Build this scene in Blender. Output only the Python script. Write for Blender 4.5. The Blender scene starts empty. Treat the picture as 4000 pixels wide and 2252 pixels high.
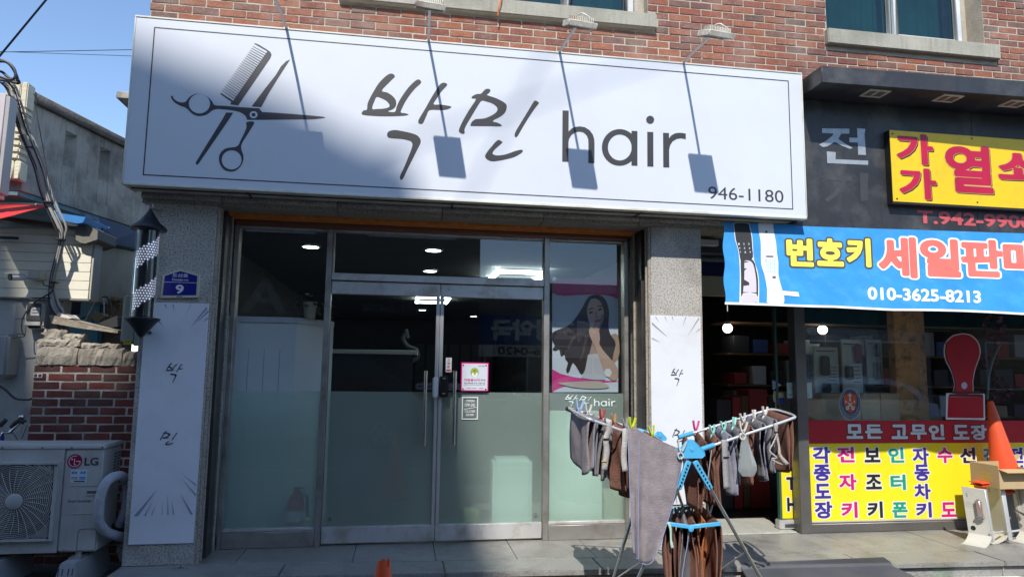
import bpy, bmesh, math, random
from math import radians as RD, sin, cos, pi
from mathutils import Vector as V, Matrix
from mathutils.geometry import tessellate_polygon
random.seed(7)
SC = bpy.context.scene
COL = SC.collection

# ---------------------------------------------------------------- camera, world, sun, exposure
YAW, PIT, ROL = RD(9.0), RD(6.63), RD(0.74)
CAM = V((0, -5.9, 1.45))
FPX = 2660.0
fw = V((sin(YAW)*cos(PIT), cos(YAW)*cos(PIT), sin(PIT)))
rt = V((cos(YAW), -sin(YAW), 0)); up = rt.cross(fw)
rt2 = rt*cos(ROL) + up*sin(ROL); up2 = up*cos(ROL) - rt*sin(ROL)
cd = bpy.data.cameras.new('camera'); cam = bpy.data.objects.new('camera', cd); COL.objects.link(cam)
cd.sensor_width = 36; cd.lens = 36*FPX/4000; cd.clip_end = 500; cd.clip_start = 0.05
cam.matrix_world = Matrix(((rt2.x, up2.x, -fw.x, CAM.x), (rt2.y, up2.y, -fw.y, CAM.y), (rt2.z, up2.z, -fw.z, CAM.z), (0, 0, 0, 1)))
SC.camera = cam
SUND = V((0.29, 1.0, -1.2)).normalized()          # direction the sunlight travels
w = bpy.data.worlds.new('World'); SC.world = w; w.use_nodes = True
nt = w.node_tree; nt.nodes.clear()
sk = nt.nodes.new('ShaderNodeTexSky'); sk.sky_type = 'NISHITA'; sk.sun_disc = False
sk.sun_elevation = math.asin(-SUND.z); sk.sun_rotation = math.atan2(-SUND.x, -SUND.y)
sk.air_density = 1.0; sk.dust_density = 0.2; sk.ozone_density = 3.0; sk.altitude = 50
bg = nt.nodes.new('ShaderNodeBackground'); bg.inputs[1].default_value = 0.15
wo = nt.nodes.new('ShaderNodeOutputWorld')
nt.links.new(sk.outputs[0], bg.inputs[0]); nt.links.new(bg.outputs[0], wo.inputs[0])
ld = bpy.data.lights.new('sun', 'SUN'); ld.energy = 3.3; ld.angle = RD(0.6); ld.color = (1.0, 0.96, 0.89)
lo = bpy.data.objects.new('sun', ld); COL.objects.link(lo)
lo.rotation_euler = SUND.to_track_quat('-Z', 'Y').to_euler(); lo.location = (0, -10, 15)
SC.view_settings.view_transform = 'Standard'; SC.view_settings.look = 'None'
SC.view_settings.exposure = 0.62; SC.view_settings.gamma = 1; SC.view_settings.use_curve_mapping = False
SC.render.engine = 'CYCLES'
SC.cycles.use_denoising = True
SC.cycles.max_bounces = 10; SC.cycles.transparent_max_bounces = 16; SC.cycles.transmission_bounces = 6
SC.cycles.caustics_reflective = False; SC.cycles.caustics_refractive = False
SC.cycles.sample_clamp_indirect = 6

# ---------------------------------------------------------------- measuring: a photo pixel on a given real plane
def at(u, v, x=None, y=None, z=None):
    d = fw + rt2*((u-2000)/FPX) - up2*((v-1126)/FPX)
    if y is not None: t = (y-CAM.y)/d.y
    elif z is not None: t = (z-CAM.z)/d.z
    else: t = (x-CAM.x)/d.x
    return CAM + d*t
def pj(p):
    d = V(p)-CAM; q = d.dot(fw)
    return (2000+FPX*d.dot(rt2)/q, 1126-FPX*d.dot(up2)/q) if q > 0.01 else (-9999, -9999)
def W(pts, y): return [(lambda q: (q.x, q.z))(at(p[0], p[1], y=y)) for p in pts]
def zm(ox, oy, s): return lambda pts: [(ox+p[0]/s, oy+p[1]/s) for p in pts]
def wb(u0, v0, u1, v1, y):
    um, vm = (u0+u1)/2, (v0+v1)/2
    return (at(u0, vm, y=y).x, at(um, v1, y=y).z, at(u1, vm, y=y).x, at(um, v0, y=y).z)
def smooth(pts, n=4, closed=True):
    out = []; N = len(pts)
    for i in range(N if closed else N-1):
        g = lambda k: pts[k % N] if closed else pts[max(0, min(N-1, k))]
        p0, p1, p2, p3 = g(i-1), g(i), g(i+1), g(i+2)
        for j in range(n):
            t = j/n
            out.append(tuple(0.5*((2*b)+(-a+c)*t+(2*a-5*b+4*c-d)*t*t+(-a+3*b-3*c+d)*t**3) for a, b, c, d in zip(p0, p1, p2, p3)))
    if not closed: out.append(tuple(pts[-1]))
    return out
def ell(cx, cy, rx, ry, n=28, a0=0, a1=2*pi): return [(cx+rx*cos(a0+(a1-a0)*i/n), cy+ry*sin(a0+(a1-a0)*i/n)) for i in range(n)]

# ---------------------------------------------------------------- materials
MATS = {}
def mat(name, col, rough=0.6, metal=0.0, var=0.12, vs=3.0, bump=0.0, bs=40.0, streak=0.0, speck=None, rnd=None, emit=None, trans=0, coat=0, aniso=None, dirt=None, spec=0.5):
    if name in MATS: return MATS[name]
    m = bpy.data.materials.new(name); m.use_nodes = True; t = m.node_tree; N = t.nodes; L = t.links
    b = N['Principled BSDF']; b.inputs['Roughness'].default_value = rough; b.inputs['Metallic'].default_value = metal
    b.inputs['Specular IOR Level'].default_value = spec
    if coat: b.inputs['Coat Weight'].default_value = coat; b.inputs['Coat Roughness'].default_value = .08
    tc = N.new('ShaderNodeTexCoord'); gp = N.new('ShaderNodeNewGeometry')
    src = gp.outputs['Position']
    def noise(sc, det=4, scl=(1, 1, 1), rf=.55):
        mp = N.new('ShaderNodeMapping'); mp.inputs['Scale'].default_value = scl; L.new(src, mp.inputs[0])
        n = N.new('ShaderNodeTexNoise'); n.inputs['Scale'].default_value = sc; n.inputs['Detail'].default_value = det; n.inputs['Roughness'].default_value = rf
        L.new(mp.outputs[0], n.inputs[0]); return n.outputs[0]
    def mixc(fac, a, bb):
        x = N.new('ShaderNodeMix'); x.data_type = 'RGBA'
        for s, k in ((fac, 0), (a, 6), (bb, 7)):
            if hasattr(s, 'node'): L.new(s, x.inputs[k])
            else: x.inputs[k].default_value = s if k == 0 else (*s[:3], 1)
        return x.outputs[2]
    def ramp(s, a, bb):
        r = N.new('ShaderNodeMapRange'); r.inputs[1].default_value = a; r.inputs[2].default_value = bb; L.new(s, r.inputs[0]); return r.outputs[0]
    def sc_(c, k): return tuple(min(1, x*k) for x in c)
    cur = None
    if rnd:                                           # list of colours picked per object and per loose piece
        oi = N.new('ShaderNodeObjectInfo'); ad = N.new('ShaderNodeMath'); ad.operation = 'ADD'
        L.new(oi.outputs['Random'], ad.inputs[0]); L.new(gp.outputs['Random Per Island'], ad.inputs[1])
        fr = N.new('ShaderNodeMath'); fr.operation = 'FRACT'; L.new(ad.outputs[0], fr.inputs[0])
        cr = N.new('ShaderNodeValToRGB'); cr.color_ramp.interpolation = 'LINEAR'
        el = cr.color_ramp.elements
        while len(el) < len(rnd): el.new(0.5)
        for i, c in enumerate(rnd): el[i].position = i/(len(rnd)-1); el[i].color = (*c, 1)
        L.new(fr.outputs[0], cr.inputs[0]); cur = cr.outputs[0]
    n1 = noise(vs)
    if cur is None: cur = mixc(ramp(n1, .3, .7), sc_(col, 1-var), sc_(col, 1+var))
    else:
        mm = N.new('ShaderNodeMix'); mm.data_type = 'RGBA'; mm.blend_type = 'MULTIPLY'; mm.inputs[0].default_value = 1
        L.new(cur, mm.inputs[6]); L.new(mixc(ramp(n1, .3, .7), (1-var,)*3, (1+var,)*3 if var < .01 else (1, 1, 1)), mm.inputs[7]); cur = mm.outputs[2]
    if speck:                                         # (colour, scale, lo, hi)
        s = noise(speck[1], 2, rf=.7); cur = mixc(ramp(s, speck[2], speck[3]), cur, speck[0])
    if streak:
        s = noise(9, 3, (3, 3, .35)); cur = mixc(ramp(s, .52, .75), cur, sc_(col, 1-streak))
    if dirt:                                          # (colour, amount, scale)
        s = noise(dirt[2], 6, rf=.65); k = N.new('ShaderNodeMath'); k.operation = 'MULTIPLY'; k.inputs[1].default_value = dirt[1]
        L.new(ramp(s, .48, .68), k.inputs[0]); cur = mixc(k.outputs[0], cur, dirt[0])
    L.new(cur, b.inputs['Base Color'])
    if rough > .15 and rough < .9:
        rr = N.new('ShaderNodeMapRange'); rr.inputs[3].default_value = rough-.07; rr.inputs[4].default_value = rough+.07
        L.new(noise(vs*4), rr.inputs[0]); L.new(rr.outputs[0], b.inputs['Roughness'])
    if bump:
        bp = N.new('ShaderNodeBump'); bp.inputs['Strength'].default_value = min(1, bump); bp.inputs['Distance'].default_value = .01
        L.new(noise(bs, 5, (1, 1, 1) if not aniso else aniso), bp.inputs['Height']); L.new(bp.outputs[0], b.inputs['Normal'])
    if emit: b.inputs['Emission Color'].default_value = (*emit[0], 1); b.inputs['Emission Strength'].default_value = emit[1]
    if trans: b.inputs['Transmission Weight'].default_value = trans
    MATS[name] = m; return m

def glassmat(name, tint=(.94, .96, .955), ior=1.5, gain=1.7, rough=0.0):
    m = bpy.data.materials.new(name); m.use_nodes = True; t = m.node_tree; N = t.nodes; L = t.links; N.clear()
    o = N.new('ShaderNodeOutputMaterial'); mx = N.new('ShaderNodeMixShader'); tr = N.new('ShaderNodeBsdfTransparent'); gl = N.new('ShaderNodeBsdfGlossy')
    tr.inputs[0].default_value = (*tint, 1); gl.inputs['Roughness'].default_value = rough; gl.inputs[0].default_value = (.9, .95, 1, 1)
    fr = N.new('ShaderNodeLayerWeight'); fr.inputs[0].default_value = .5; pw = N.new('ShaderNodeMath'); pw.operation = 'POWER'; pw.inputs[1].default_value = 5; mu = N.new('ShaderNodeMath'); mu.operation = 'MULTIPLY_ADD'; mu.inputs[1].default_value = 1-.045*gain; mu.inputs[2].default_value = .045*gain; mu.use_clamp = True
    bp = N.new('ShaderNodeBump'); bp.inputs['Strength'].default_value = .02; nz = N.new('ShaderNodeTexNoise'); nz.inputs['Scale'].default_value = 1.3
    ge = N.new('ShaderNodeNewGeometry'); L.new(ge.outputs['Position'], nz.inputs[0]); L.new(nz.outputs[0], bp.inputs['Height']); L.new(bp.outputs[0], gl.inputs['Normal'])
    L.new(fr.outputs['Facing'], pw.inputs[0]); L.new(pw.outputs[0], mu.inputs[0]); L.new(mu.outputs[0], mx.inputs[0]); L.new(tr.outputs[0], mx.inputs[1]); L.new(gl.outputs[0], mx.inputs[2]); L.new(mx.outputs[0], o.inputs[0])
    MATS[name] = m; return m
def filmmat(name, col, wt, wr, wl, wd):               # frosted film: clear, blurred, translucent, diffuse shares
    m = bpy.data.materials.new(name); m.use_nodes = True; t = m.node_tree; N = t.nodes; L = t.links; N.clear()
    o = N.new('ShaderNodeOutputMaterial')
    ge = N.new('ShaderNodeNewGeometry'); nz = N.new('ShaderNodeTexNoise'); nz.inputs['Scale'].default_value = 2.2; nz.inputs['Detail'].default_value = 5; L.new(ge.outputs['Position'], nz.inputs[0])
    cm = N.new('ShaderNodeMix'); cm.data_type = 'RGBA'; cm.inputs[6].default_value = (*[x*.8 for x in col], 1); cm.inputs[7].default_value = (*col, 1); L.new(nz.outputs[0], cm.inputs[0])
    a = N.new('ShaderNodeBsdfTransparent'); a.inputs[0].default_value = (*col, 1)
    b = N.new('ShaderNodeBsdfRefraction'); b.inputs[0].default_value = (*col, 1); b.inputs['Roughness'].default_value = .42; b.inputs['IOR'].default_value = 1.12
    c = N.new('ShaderNodeBsdfTranslucent'); c.inputs[0].default_value = (*col, 1)
    d = N.new('ShaderNodeBsdfDiffuse'); d.inputs[0].default_value = (*col, 1)
    L.new(cm.outputs[2], c.inputs[0]); L.new(cm.outputs[2], d.inputs[0])
    def mx(f, p, q):
        x = N.new('ShaderNodeMixShader'); x.inputs[0].default_value = f; L.new(p, x.inputs[1]); L.new(q, x.inputs[2]); return x.outputs[0]
    ab = mx(wr/(wt+wr), a.outputs[0], b.outputs[0]); dd = mx(wd/(wl+wd), c.outputs[0], d.outputs[0])
    L.new(mx((wl+wd)/(wt+wr+wl+wd), ab, dd), o.inputs[0]); MATS[name] = m; return m

# ---------------------------------------------------------------- mesh building
def rootloc(p):
    while p.parent: p = p.parent
    return V(p.location)
class MB:
    def __init__(s): s.v = []; s.f = []
    def add(s, vs, fs):
        n = len(s.v); s.v += [tuple(q) for q in vs]; s.f += [tuple(i+n for i in f) for f in fs]; return s
    def box(s, x0, x1, y0, y1, z0, z1):
        return s.hexa([(x0, y0, z0), (x1, y0, z0), (x1, y1, z0), (x0, y1, z0), (x0, y0, z1), (x1, y0, z1), (x1, y1, z1), (x0, y1, z1)])
    def hexa(s, p): return s.add(p, [(0, 3, 2, 1), (4, 5, 6, 7), (0, 1, 5, 4), (1, 2, 6, 5), (2, 3, 7, 6), (3, 0, 4, 7)])
    def bar(s, a, b, wd, th, upv=V((0, 0, 1))):
        a, b = V(a), V(b); d = (b-a).normalized(); r = d.cross(upv)
        if r.length < .01: r = d.cross(V((0, 1, 0)))
        r.normalize(); q = r.cross(d)
        r *= wd/2; q *= th/2
        return s.hexa([a-r-q, a+r-q, b+r-q, b-r-q, a-r+q, a+r+q, b+r+q, b-r+q])
    def prism(s, pts, y0, y1, holes=()):              # outline in x,z extruded along y
        loops = [list(pts)]+[list(h) for h in holes]
        allp = [p for l in loops for p in l]; n = len(allp)
        tri = tessellate_polygon([[V((p[0], p[1], 0)) for p in l] for l in loops])
        fs = []
        for t in tri:
            a, b, c = (allp[i] for i in t)
            ar = (b[0]-a[0])*(c[1]-a[1])-(b[1]-a[1])*(c[0]-a[0])
            if abs(ar) < 1e-12: continue
            t = t if ar > 0 else t[::-1]
            fs.append(t); fs.append(tuple(i+n for i in t[::-1]))
        k = 0
        for l in loops:
            for i in range(len(l)):
                a, b = k+i, k+(i+1) % len(l); fs.append((a, b, b+n, a+n))
            k += len(l)
        return s.add([(p[0], y0, p[1]) for p in allp]+[(p[0], y1, p[1]) for p in allp], fs)
    def flat(s, pts, y, holes=()):                    # outline in x,z as one face facing -y
        loops = [list(pts)]+[list(h) for h in holes]; allp = [p for l in loops for p in l]
        fs = []
        for t in tessellate_polygon([[V((p[0], p[1], 0)) for p in l] for l in loops]):
            a, b, c = (allp[i] for i in t); ar = (b[0]-a[0])*(c[1]-a[1])-(b[1]-a[1])*(c[0]-a[0])
            if abs(ar) > 1e-12: fs.append(t if ar > 0 else t[::-1])
        return s.add([(p[0], y, p[1]) for p in allp], fs)
    def tube(s, pts, r, n=8, cap=True):
        P = [V(p) for p in pts]; R = r if isinstance(r, (list, tuple)) else [r]*len(P); vs = []; prev = None
        for i, p in enumerate(P):
            d = (P[min(i+1, len(P)-1)]-P[max(i-1, 0)]).normalized()
            if prev is None: a = d.cross(V((0, 0, 1))); a = a if a.length > .05 else d.cross(V((0, 1, 0)))
            else: a = prev-d*prev.dot(d)
            a.normalize(); prev = a; b = d.cross(a)
            vs += [p+(a*cos(2*pi*k/n)+b*sin(2*pi*k/n))*R[i] for k in range(n)]
        fs = [(i*n+k, i*n+(k+1) % n, (i+1)*n+(k+1) % n, (i+1)*n+k) for i in range(len(P)-1) for k in range(n)]
        if cap: fs += [tuple(range(n))[::-1], tuple((len(P)-1)*n+k for k in range(n))]
        return s.add(vs, fs)
    def lathe(s, prof, c, n=24, M=None):              # (radius, z) profile about a vertical axis through c
        vs = []
        for r, z in prof:
            for k in range(n):
                q = V((r*cos(2*pi*k/n), r*sin(2*pi*k/n), z))
                if M: q = M @ q
                vs.append(q+V(c))
        fs = [(i*n+k, i*n+(k+1) % n, (i+1)*n+(k+1) % n, (i+1)*n+k) for i in range(len(prof)-1) for k in range(n)]
        fs += [tuple(range(n))[::-1], tuple((len(prof)-1)*n+k for k in range(n))]
        return s.add(vs, fs)
    def ball(s, c, r, n=12, sq=(1, 1, 1)):
        m = n//2; pr = [(max(.001, sin(pi*i/m)), -cos(pi*i/m)) for i in range(m+1)]
        vs = [V((c[0]+a*cos(2*pi*k/n)*r*sq[0], c[1]+a*sin(2*pi*k/n)*r*sq[1], c[2]+b*r*sq[2])) for a, b in pr for k in range(n)]
        return s.add(vs, [(i*n+k, i*n+(k+1) % n, (i+1)*n+(k+1) % n, (i+1)*n+k) for i in range(m) for k in range(n)])
    def rev(s, M, c):
        pass
    def build(s, name, m, parent=None, bevel=0, smooth_=False, seg=1, base=None):
        me = bpy.data.meshes.new(name)
        if parent: off = rootloc(parent)
        elif base is not None: off = V(base)
        else:
            xs, ys, zs = zip(*s.v); off = V(((min(xs)+max(xs))/2, (min(ys)+max(ys))/2, min(zs)))
        me.from_pydata([tuple(V(p)-off) for p in s.v], [], s.f); me.validate()
        if bevel:
            b = bmesh.new(); b.from_mesh(me); bmesh.ops.remove_doubles(b, verts=b.verts, dist=1e-5)
            ed = [e for e in b.edges if len(e.link_faces) == 2 and e.calc_face_angle(0) > .5]
            bmesh.ops.bevel(b, geom=ed, offset=bevel, segments=seg, affect='EDGES', clamp_overlap=True); b.to_mesh(me); b.free()
        if smooth_ or bevel:
            me.shade_smooth(); me.set_sharp_from_angle(angle=RD(42))
        if m: me.materials.append(m)
        o = bpy.data.objects.new(name, me); COL.objects.link(o)
        if parent: o.parent = parent
        else: o.location = off
        return o
def T(o, label=None, cat=None, group=None, kind=None):
    for k, x in (('label', label), ('category', cat), ('group', group), ('kind', kind)):
        if x: o[k] = x
    return o
def thing(name, loc, label, cat, group=None):
    o = bpy.data.objects.new(name, None); COL.objects.link(o); o.location = loc; o.empty_display_size = .1
    return T(o, label, cat, group)
def struct(o): o['kind'] = 'structure'; return o

# ---------------------------------------------------------------- lettering
import numpy as np
_TC = {}
def rawglyph(s, off):
    c = bpy.data.curves.new('lettering', 'FONT'); c.body = s; c.offset = off; c.resolution_u = 4
    o = bpy.data.objects.new('lettering', c); COL.objects.link(o)
    me = bpy.data.meshes.new_from_object(o.evaluated_get(bpy.context.evaluated_depsgraph_get()))
    vs = [(v.co.x, v.co.y) for v in me.vertices]; fs = [tuple(p.vertices) for p in me.polygons]
    bpy.data.objects.remove(o); bpy.data.curves.remove(c); bpy.data.meshes.remove(me); return vs, fs
def glyphs(s, off):
    """letter shapes; heavier weights grow the outline by an exact distance so strokes stay clean"""
    k = (s, round(off, 4))
    if k in _TC: return _TC[k]
    if off < .028: _TC[k] = rawglyph(s, off); return _TC[k]
    vs, fs = rawglyph(s, 0); P = np.array(vs); key = {}; idx = []
    for p in vs: idx.append(key.setdefault((round(p[0], 4), round(p[1], 4)), len(key)))
    cnt = {}
    for f in fs:
        for i in range(len(f)):
            a, b = f[i], f[(i+1) % len(f)]; e = (min(idx[a], idx[b]), max(idx[a], idx[b])); cnt.setdefault(e, []).append((a, b))
    E = [v[0] for v in cnt.values() if len(v) == 1]
    A = P[[e[0] for e in E]]; B = P[[e[1] for e in E]]
    T3 = np.array([[P[f[0]], P[f[i]], P[f[i+1]]] for f in fs for i in range(1, len(f)-1)])
    cs = .021 if len(s) < 4 else .026; lo = P.min(0)-off-2*cs; hi = P.max(0)+off+2*cs
    nx, ny = int((hi[0]-lo[0])/cs)+2, int((hi[1]-lo[1])/cs)+2
    X, Y = np.meshgrid(lo[0]+cs*np.arange(nx), lo[1]+cs*np.arange(ny), indexing='ij'); Q = np.stack([X.ravel(), Y.ravel()], 1)
    D = np.full(len(Q), 9.0)
    for a, b in zip(A, B):
        d = b-a; L2 = d @ d
        if L2 < 1e-14: continue
        t = np.clip(((Q-a) @ d)/L2, 0, 1); D = np.minimum(D, np.hypot(Q[:, 0]-a[0]-t*d[0], Q[:, 1]-a[1]-t*d[1]))
    ins = np.zeros(len(Q), bool)
    for t in T3:
        def cr(p, q): return (q[0]-p[0])*(Q[:, 1]-p[1])-(q[1]-p[1])*(Q[:, 0]-p[0])
        c0, c1, c2 = cr(t[0], t[1]), cr(t[1], t[2]), cr(t[2], t[0]); ins |= ((c0 >= 0) & (c1 >= 0) & (c2 >= 0)) | ((c0 <= 0) & (c1 <= 0) & (c2 <= 0))
    S = (off-np.where(ins, -D, D)).reshape(nx, ny)
    ov, of, vk = [], [], {}
    def vid(kk, p):
        if kk not in vk: vk[kk] = len(ov); ov.append(p)
        return vk[kk]
    for i in range(nx-1):
        for j in range(ny-1):
            c = [(i, j), (i+1, j), (i+1, j+1), (i, j+1)]; v = [S[q] for q in c]
            if max(v) <= 0: continue
            poly = []
            for m in range(4):
                n = (m+1) % 4
                if v[m] > 0: poly.append(vid(c[m], (lo[0]+cs*c[m][0], lo[1]+cs*c[m][1])))
                if (v[m] > 0) != (v[n] > 0):
                    t = v[m]/(v[m]-v[n]); p = (lo[0]+cs*(c[m][0]+(c[n][0]-c[m][0])*t), lo[1]+cs*(c[m][1]+(c[n][1]-c[m][1])*t))
                    poly.append(vid((min(c[m], c[n]), max(c[m], c[n])), p))
            if len(poly) > 2: of.append(tuple(poly))
    _TC[k] = (ov, of); return _TC[k]
def lettering(mb, s, box, y, off=0.0, refoff=None, surf=None, shear=0, rise=0):
    """letters fitted into the world box (x0,z0,x1,z1); refoff = offset whose outline fills the box"""
    vs, fs = glyphs(s, off); rv, _ = glyphs(s, off if refoff is None else refoff)
    a0 = min(p[0] for p in rv); a1 = max(p[0] for p in rv); b0 = min(p[1] for p in rv); b1 = max(p[1] for p in rv)
    x0, z0, x1, z1 = box; out = []
    for p in vs:
        tx, tz = (p[0]-a0)/(a1-a0), (p[1]-b0)/(b1-b0)
        x = x0+tx*(x1-x0)+shear*(tz-.5)*(z1-z0); z = z0+tz*(z1-z0)+rise*tx
        out.append((x, (surf(x, z) if surf else 0)+y, z))
    mb.add(out, fs); return mb
def glyph_part(name, ch, box, y, off, ref, m_, par, surf=None, lift=0):
    m = MB(); lettering(m, ch, box, y, off, ref)
    if surf: m.v = [surf(p, lift) for p in m.v]
    return m.build(name, m_, par)
def printpolys(mb, polys, y, step=.0004, surf=None):
    for i, pg in enumerate(polys):
        outer, holes = pg if isinstance(pg, tuple) and isinstance(pg[0], list) else (pg, [])
        n = len(mb.v); mb.flat(outer, y-step*i, holes)
        if surf: mb.v[n:] = [(p[0], p[1]+surf(p[0], p[2]), p[2]) for p in mb.v[n:]]
    return mb

# ================================================================= MATERIALS IN USE
steel = mat('brushed_steel', (.42, .4, .37), .36, .6, .15, 2, bump=.12, bs=30, aniso=(40, 40, 1.5), dirt=((.16, .11, .06), .5, 5))
steelL = mat('pale_steel_frame', (.62, .61, .59), .4, .35, .12, 2, bump=.12, bs=30, aniso=(1.5, 40, 40), dirt=((.3, .24, .16), .6, 6))
chrome = mat('chrome', (.72, .72, .74), .13, 1.0, .04)
darkmetal = mat('dark_shutter_metal', (.10, .10, .10), .4, .7, .2, 3, dirt=((.2, .16, .11), .4, 8))
brownmetal = mat('brown_header_metal', (.3, .15, .1), .35, .3, .15)
orangefoam = mat('orange_sealant', (.9, .27, .05), .8, var=.2, vs=14, bump=.8, bs=25)
granite = mat('speckled_granite', (.52, .49, .45), .8, var=.1, speck=((.24, .225, .205), 80, .48, .62), bump=.5, bs=90, dirt=((.15, .125, .1), .5, 2.2))
graniteS = mat('landing_granite', (.33, .32, .29), .36, var=.2, vs=1.6, speck=((.2, .19, .175), 75, .47, .66), bump=.35, bs=110, dirt=((.14, .13, .11), .6, 3.4), streak=.1)
stonetrim = mat('stone_moulding', (.42, .38, .32), .75, var=.14, speck=((.15, .13, .1), 80, .5, .66), bump=.3, bs=80, dirt=((.16, .13, .1), .5, 3))
signwhite = mat('white_sign_film', (.69, .72, .785), .42, var=.025, vs=1.2, dirt=((.6, .62, .66), .18, 2.5), spec=.35)
signedge = mat('cream_sign_edge', (.76, .74, .66), .5, var=.06, dirt=((.45, .4, .3), .5, 5))
signbottom = mat('white_sign_underside', (.62, .6, .55), .6, var=.1, dirt=((.28, .22, .14), .7, 4))
printink = mat('dark_print', (.045, .043, .045), .5, var=.08)
printgrey = mat('charcoal_print', (.055, .055, .065), .5, var=.08)
mortar = mat('mortar', (.5, .45, .37), .95, var=.16, vs=6, bump=.9, bs=70, dirt=((.2, .175, .14), .5, 4))
brickm = mat('brick', (.4, .12, .07), .82, var=.24, vs=16, bump=.75, bs=110, speck=((.5, .33, .25), 60, .6, .8), streak=0,
             rnd=[(.31, .09, .055), (.37, .135, .075), (.25, .08, .058), (.20, .10, .085), (.29, .105, .068), (.17, .11, .09), (.38, .14, .075), (.22, .07, .052)], dirt=((.44, .35, .29), .35, 3.2))
brickd = mat('dark_brick', (.3, .06, .04), .8, var=.25, vs=12, bump=.7, bs=90, rnd=[(.20, .045, .032), (.26, .06, .042), (.13, .04, .032), (.24, .05, .035), (.10, .035, .03), (.23, .06, .045)], dirt=((.24, .2, .17), .25, 5))
concrete = mat('weathered_concrete', (.46, .43, .385), .9, var=.16, vs=2.5, bump=.6, bs=45, streak=.35, dirt=((.1, .09, .08), .75, 1.8))
concsill = mat('pale_concrete_sill', (.4, .385, .32), .85, var=.12, vs=4, bump=.5, bs=70, streak=.22, dirt=((.26, .24, .18), .5, 3.5))
whiteframe = mat('white_window_frame', (.7, .72, .74), .35, var=.04, dirt=((.45, .43, .38), .3, 6))
blackpanel = mat('black_fascia_sheet', (.035, .036, .04), .42, var=.25, vs=3, dirt=((.13, .125, .12), .55, 2.6), bump=.1, bs=20, streak=.2)
asphalt = mat('asphalt', (.11, .107, .1), .92, var=.2, vs=1.5, speck=((.2, .2, .19), 150, .5, .7), bump=.9, bs=140, dirt=((.11, .1, .085), .4, .8))
yardconc = mat('yard_concrete', (.13, .12, .105), .92, var=.25, vs=3, bump=.8, bs=60, dirt=((.05, .045, .04), .6, 2))
siding = mat('cream_siding', (.84, .79, .64), .6, var=.04, dirt=((.5, .45, .34), .2, 3))
greywall = mat('painted_grey_wall', (.46, .46, .43), .75, var=.09, vs=2, bump=.2, bs=40, dirt=((.17, .16, .14), .45, 2.2))
beigewall = mat('beige_render', (.5, .42, .3), .85, var=.1, bump=.4, bs=60, dirt=((.3, .25, .18), .4, 2))
bluepaint = mat('faded_blue_paint', (.16, .38, .56), .8, var=.15, bump=.5, bs=40, dirt=((.3, .27, .22), .55, 5))
blueplastic = mat('sky_blue_plastic', (.09, .45, .75), .35, var=.04, coat=.3)
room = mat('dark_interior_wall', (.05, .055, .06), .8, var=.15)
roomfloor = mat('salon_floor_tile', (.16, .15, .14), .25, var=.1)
blackrub = mat('black_rubber', (.025, .025, .027), .55, var=.15)
ledm = mat('led_light', (.9, .95, .95), .5, emit=((.85, 1, .95), 6))
globem = mat('globe_light', (.9, .95, .9), .5, emit=((1, 1, .92), 3.5))
glass = glassmat('window_glass')
glassdark = glassmat('teal_upstairs_glass', (.35, .5, .5), 1.5, 1.2)
film = filmmat('frosted_green_film', (.78, .94, .86), .42, .12, .20, .26)
acm = mat('outdoor_unit_paint', (.5, .49, .46), .5, var=.05, dirt=((.3, .28, .24), .4, 5), streak=.12)
white = mat('white_plastic', (.72, .72, .7), .4, var=.05, dirt=((.5, .47, .4), .25, 6))
cream = mat('cream_plastic', (.6, .57, .46), .5, var=.08, dirt=((.3, .27, .2), .4, 6))
red = mat('red_paint', (.55, .03, .03), .4, var=.08)
yellow = mat('yellow_vinyl', (.93, .78, .02), .38, var=.04)
navy = mat('navy_print', (.05, .03, .28), .4, var=.04)
magenta = mat('magenta_print', (.65, .01, .18), .4, var=.04)
green = mat('green_print', (.01, .33, .2), .4, var=.04)
black = mat('black_print', (.02, .018, .016), .4)
pwhite = mat('white_print', (.8, .8, .8), .4, var=.02)

# ================================================================= SETTING: ROAD, YARD, LANDING
rm = MB(); rm.box(-120, 120, -120, 80, -.35, -.15); struct(rm.build('road', asphalt, base=(0, -10, -.35)))
ym = MB(); ym.box(-9, -1.96, -1.35, 9, -.148, -.12); struct(ym.build('yard_ground', yardconc, base=(-4, 2, -.15)))
def yedge(x): return -.83-.045*x
lm = MB(); X0, X1 = -1.955, 8.4
lm.hexa([(X0, yedge(X0)+.03, -.149), (X1, yedge(X1)+.03, -.149), (X1, .12, -.149), (X0, .12, -.149), (X0, yedge(X0)+.03, -.034), (X1, yedge(X1)+.03, -.034), (X1, .12, -.034), (X0, .12, -.034)])
landing = struct(lm.build('landing', mortar, base=(0, -.4, -.15)))
x = X0; k = 0
while x < X1:                                       # granite slabs, edging and risers of the landing
    wd = random.choice([.62, .7, .78, .85]); xb = min(x+wd, X1); g = .0025
    dz = random.uniform(-.0012, .0012)
    MB().hexa([(x+g, yedge(x)+.305, -.032), (xb-g, yedge(xb)+.305, -.032), (xb-g, .1, -.032), (x+g, .1, -.032), (x+g, yedge(x)+.305, dz), (xb-g, yedge(xb)+.305, dz), (xb-g, .1, dz), (x+g, .1, dz)]).build('stone_slab', graniteS, landing, bevel=.002)
    x = xb
x = X0
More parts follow.
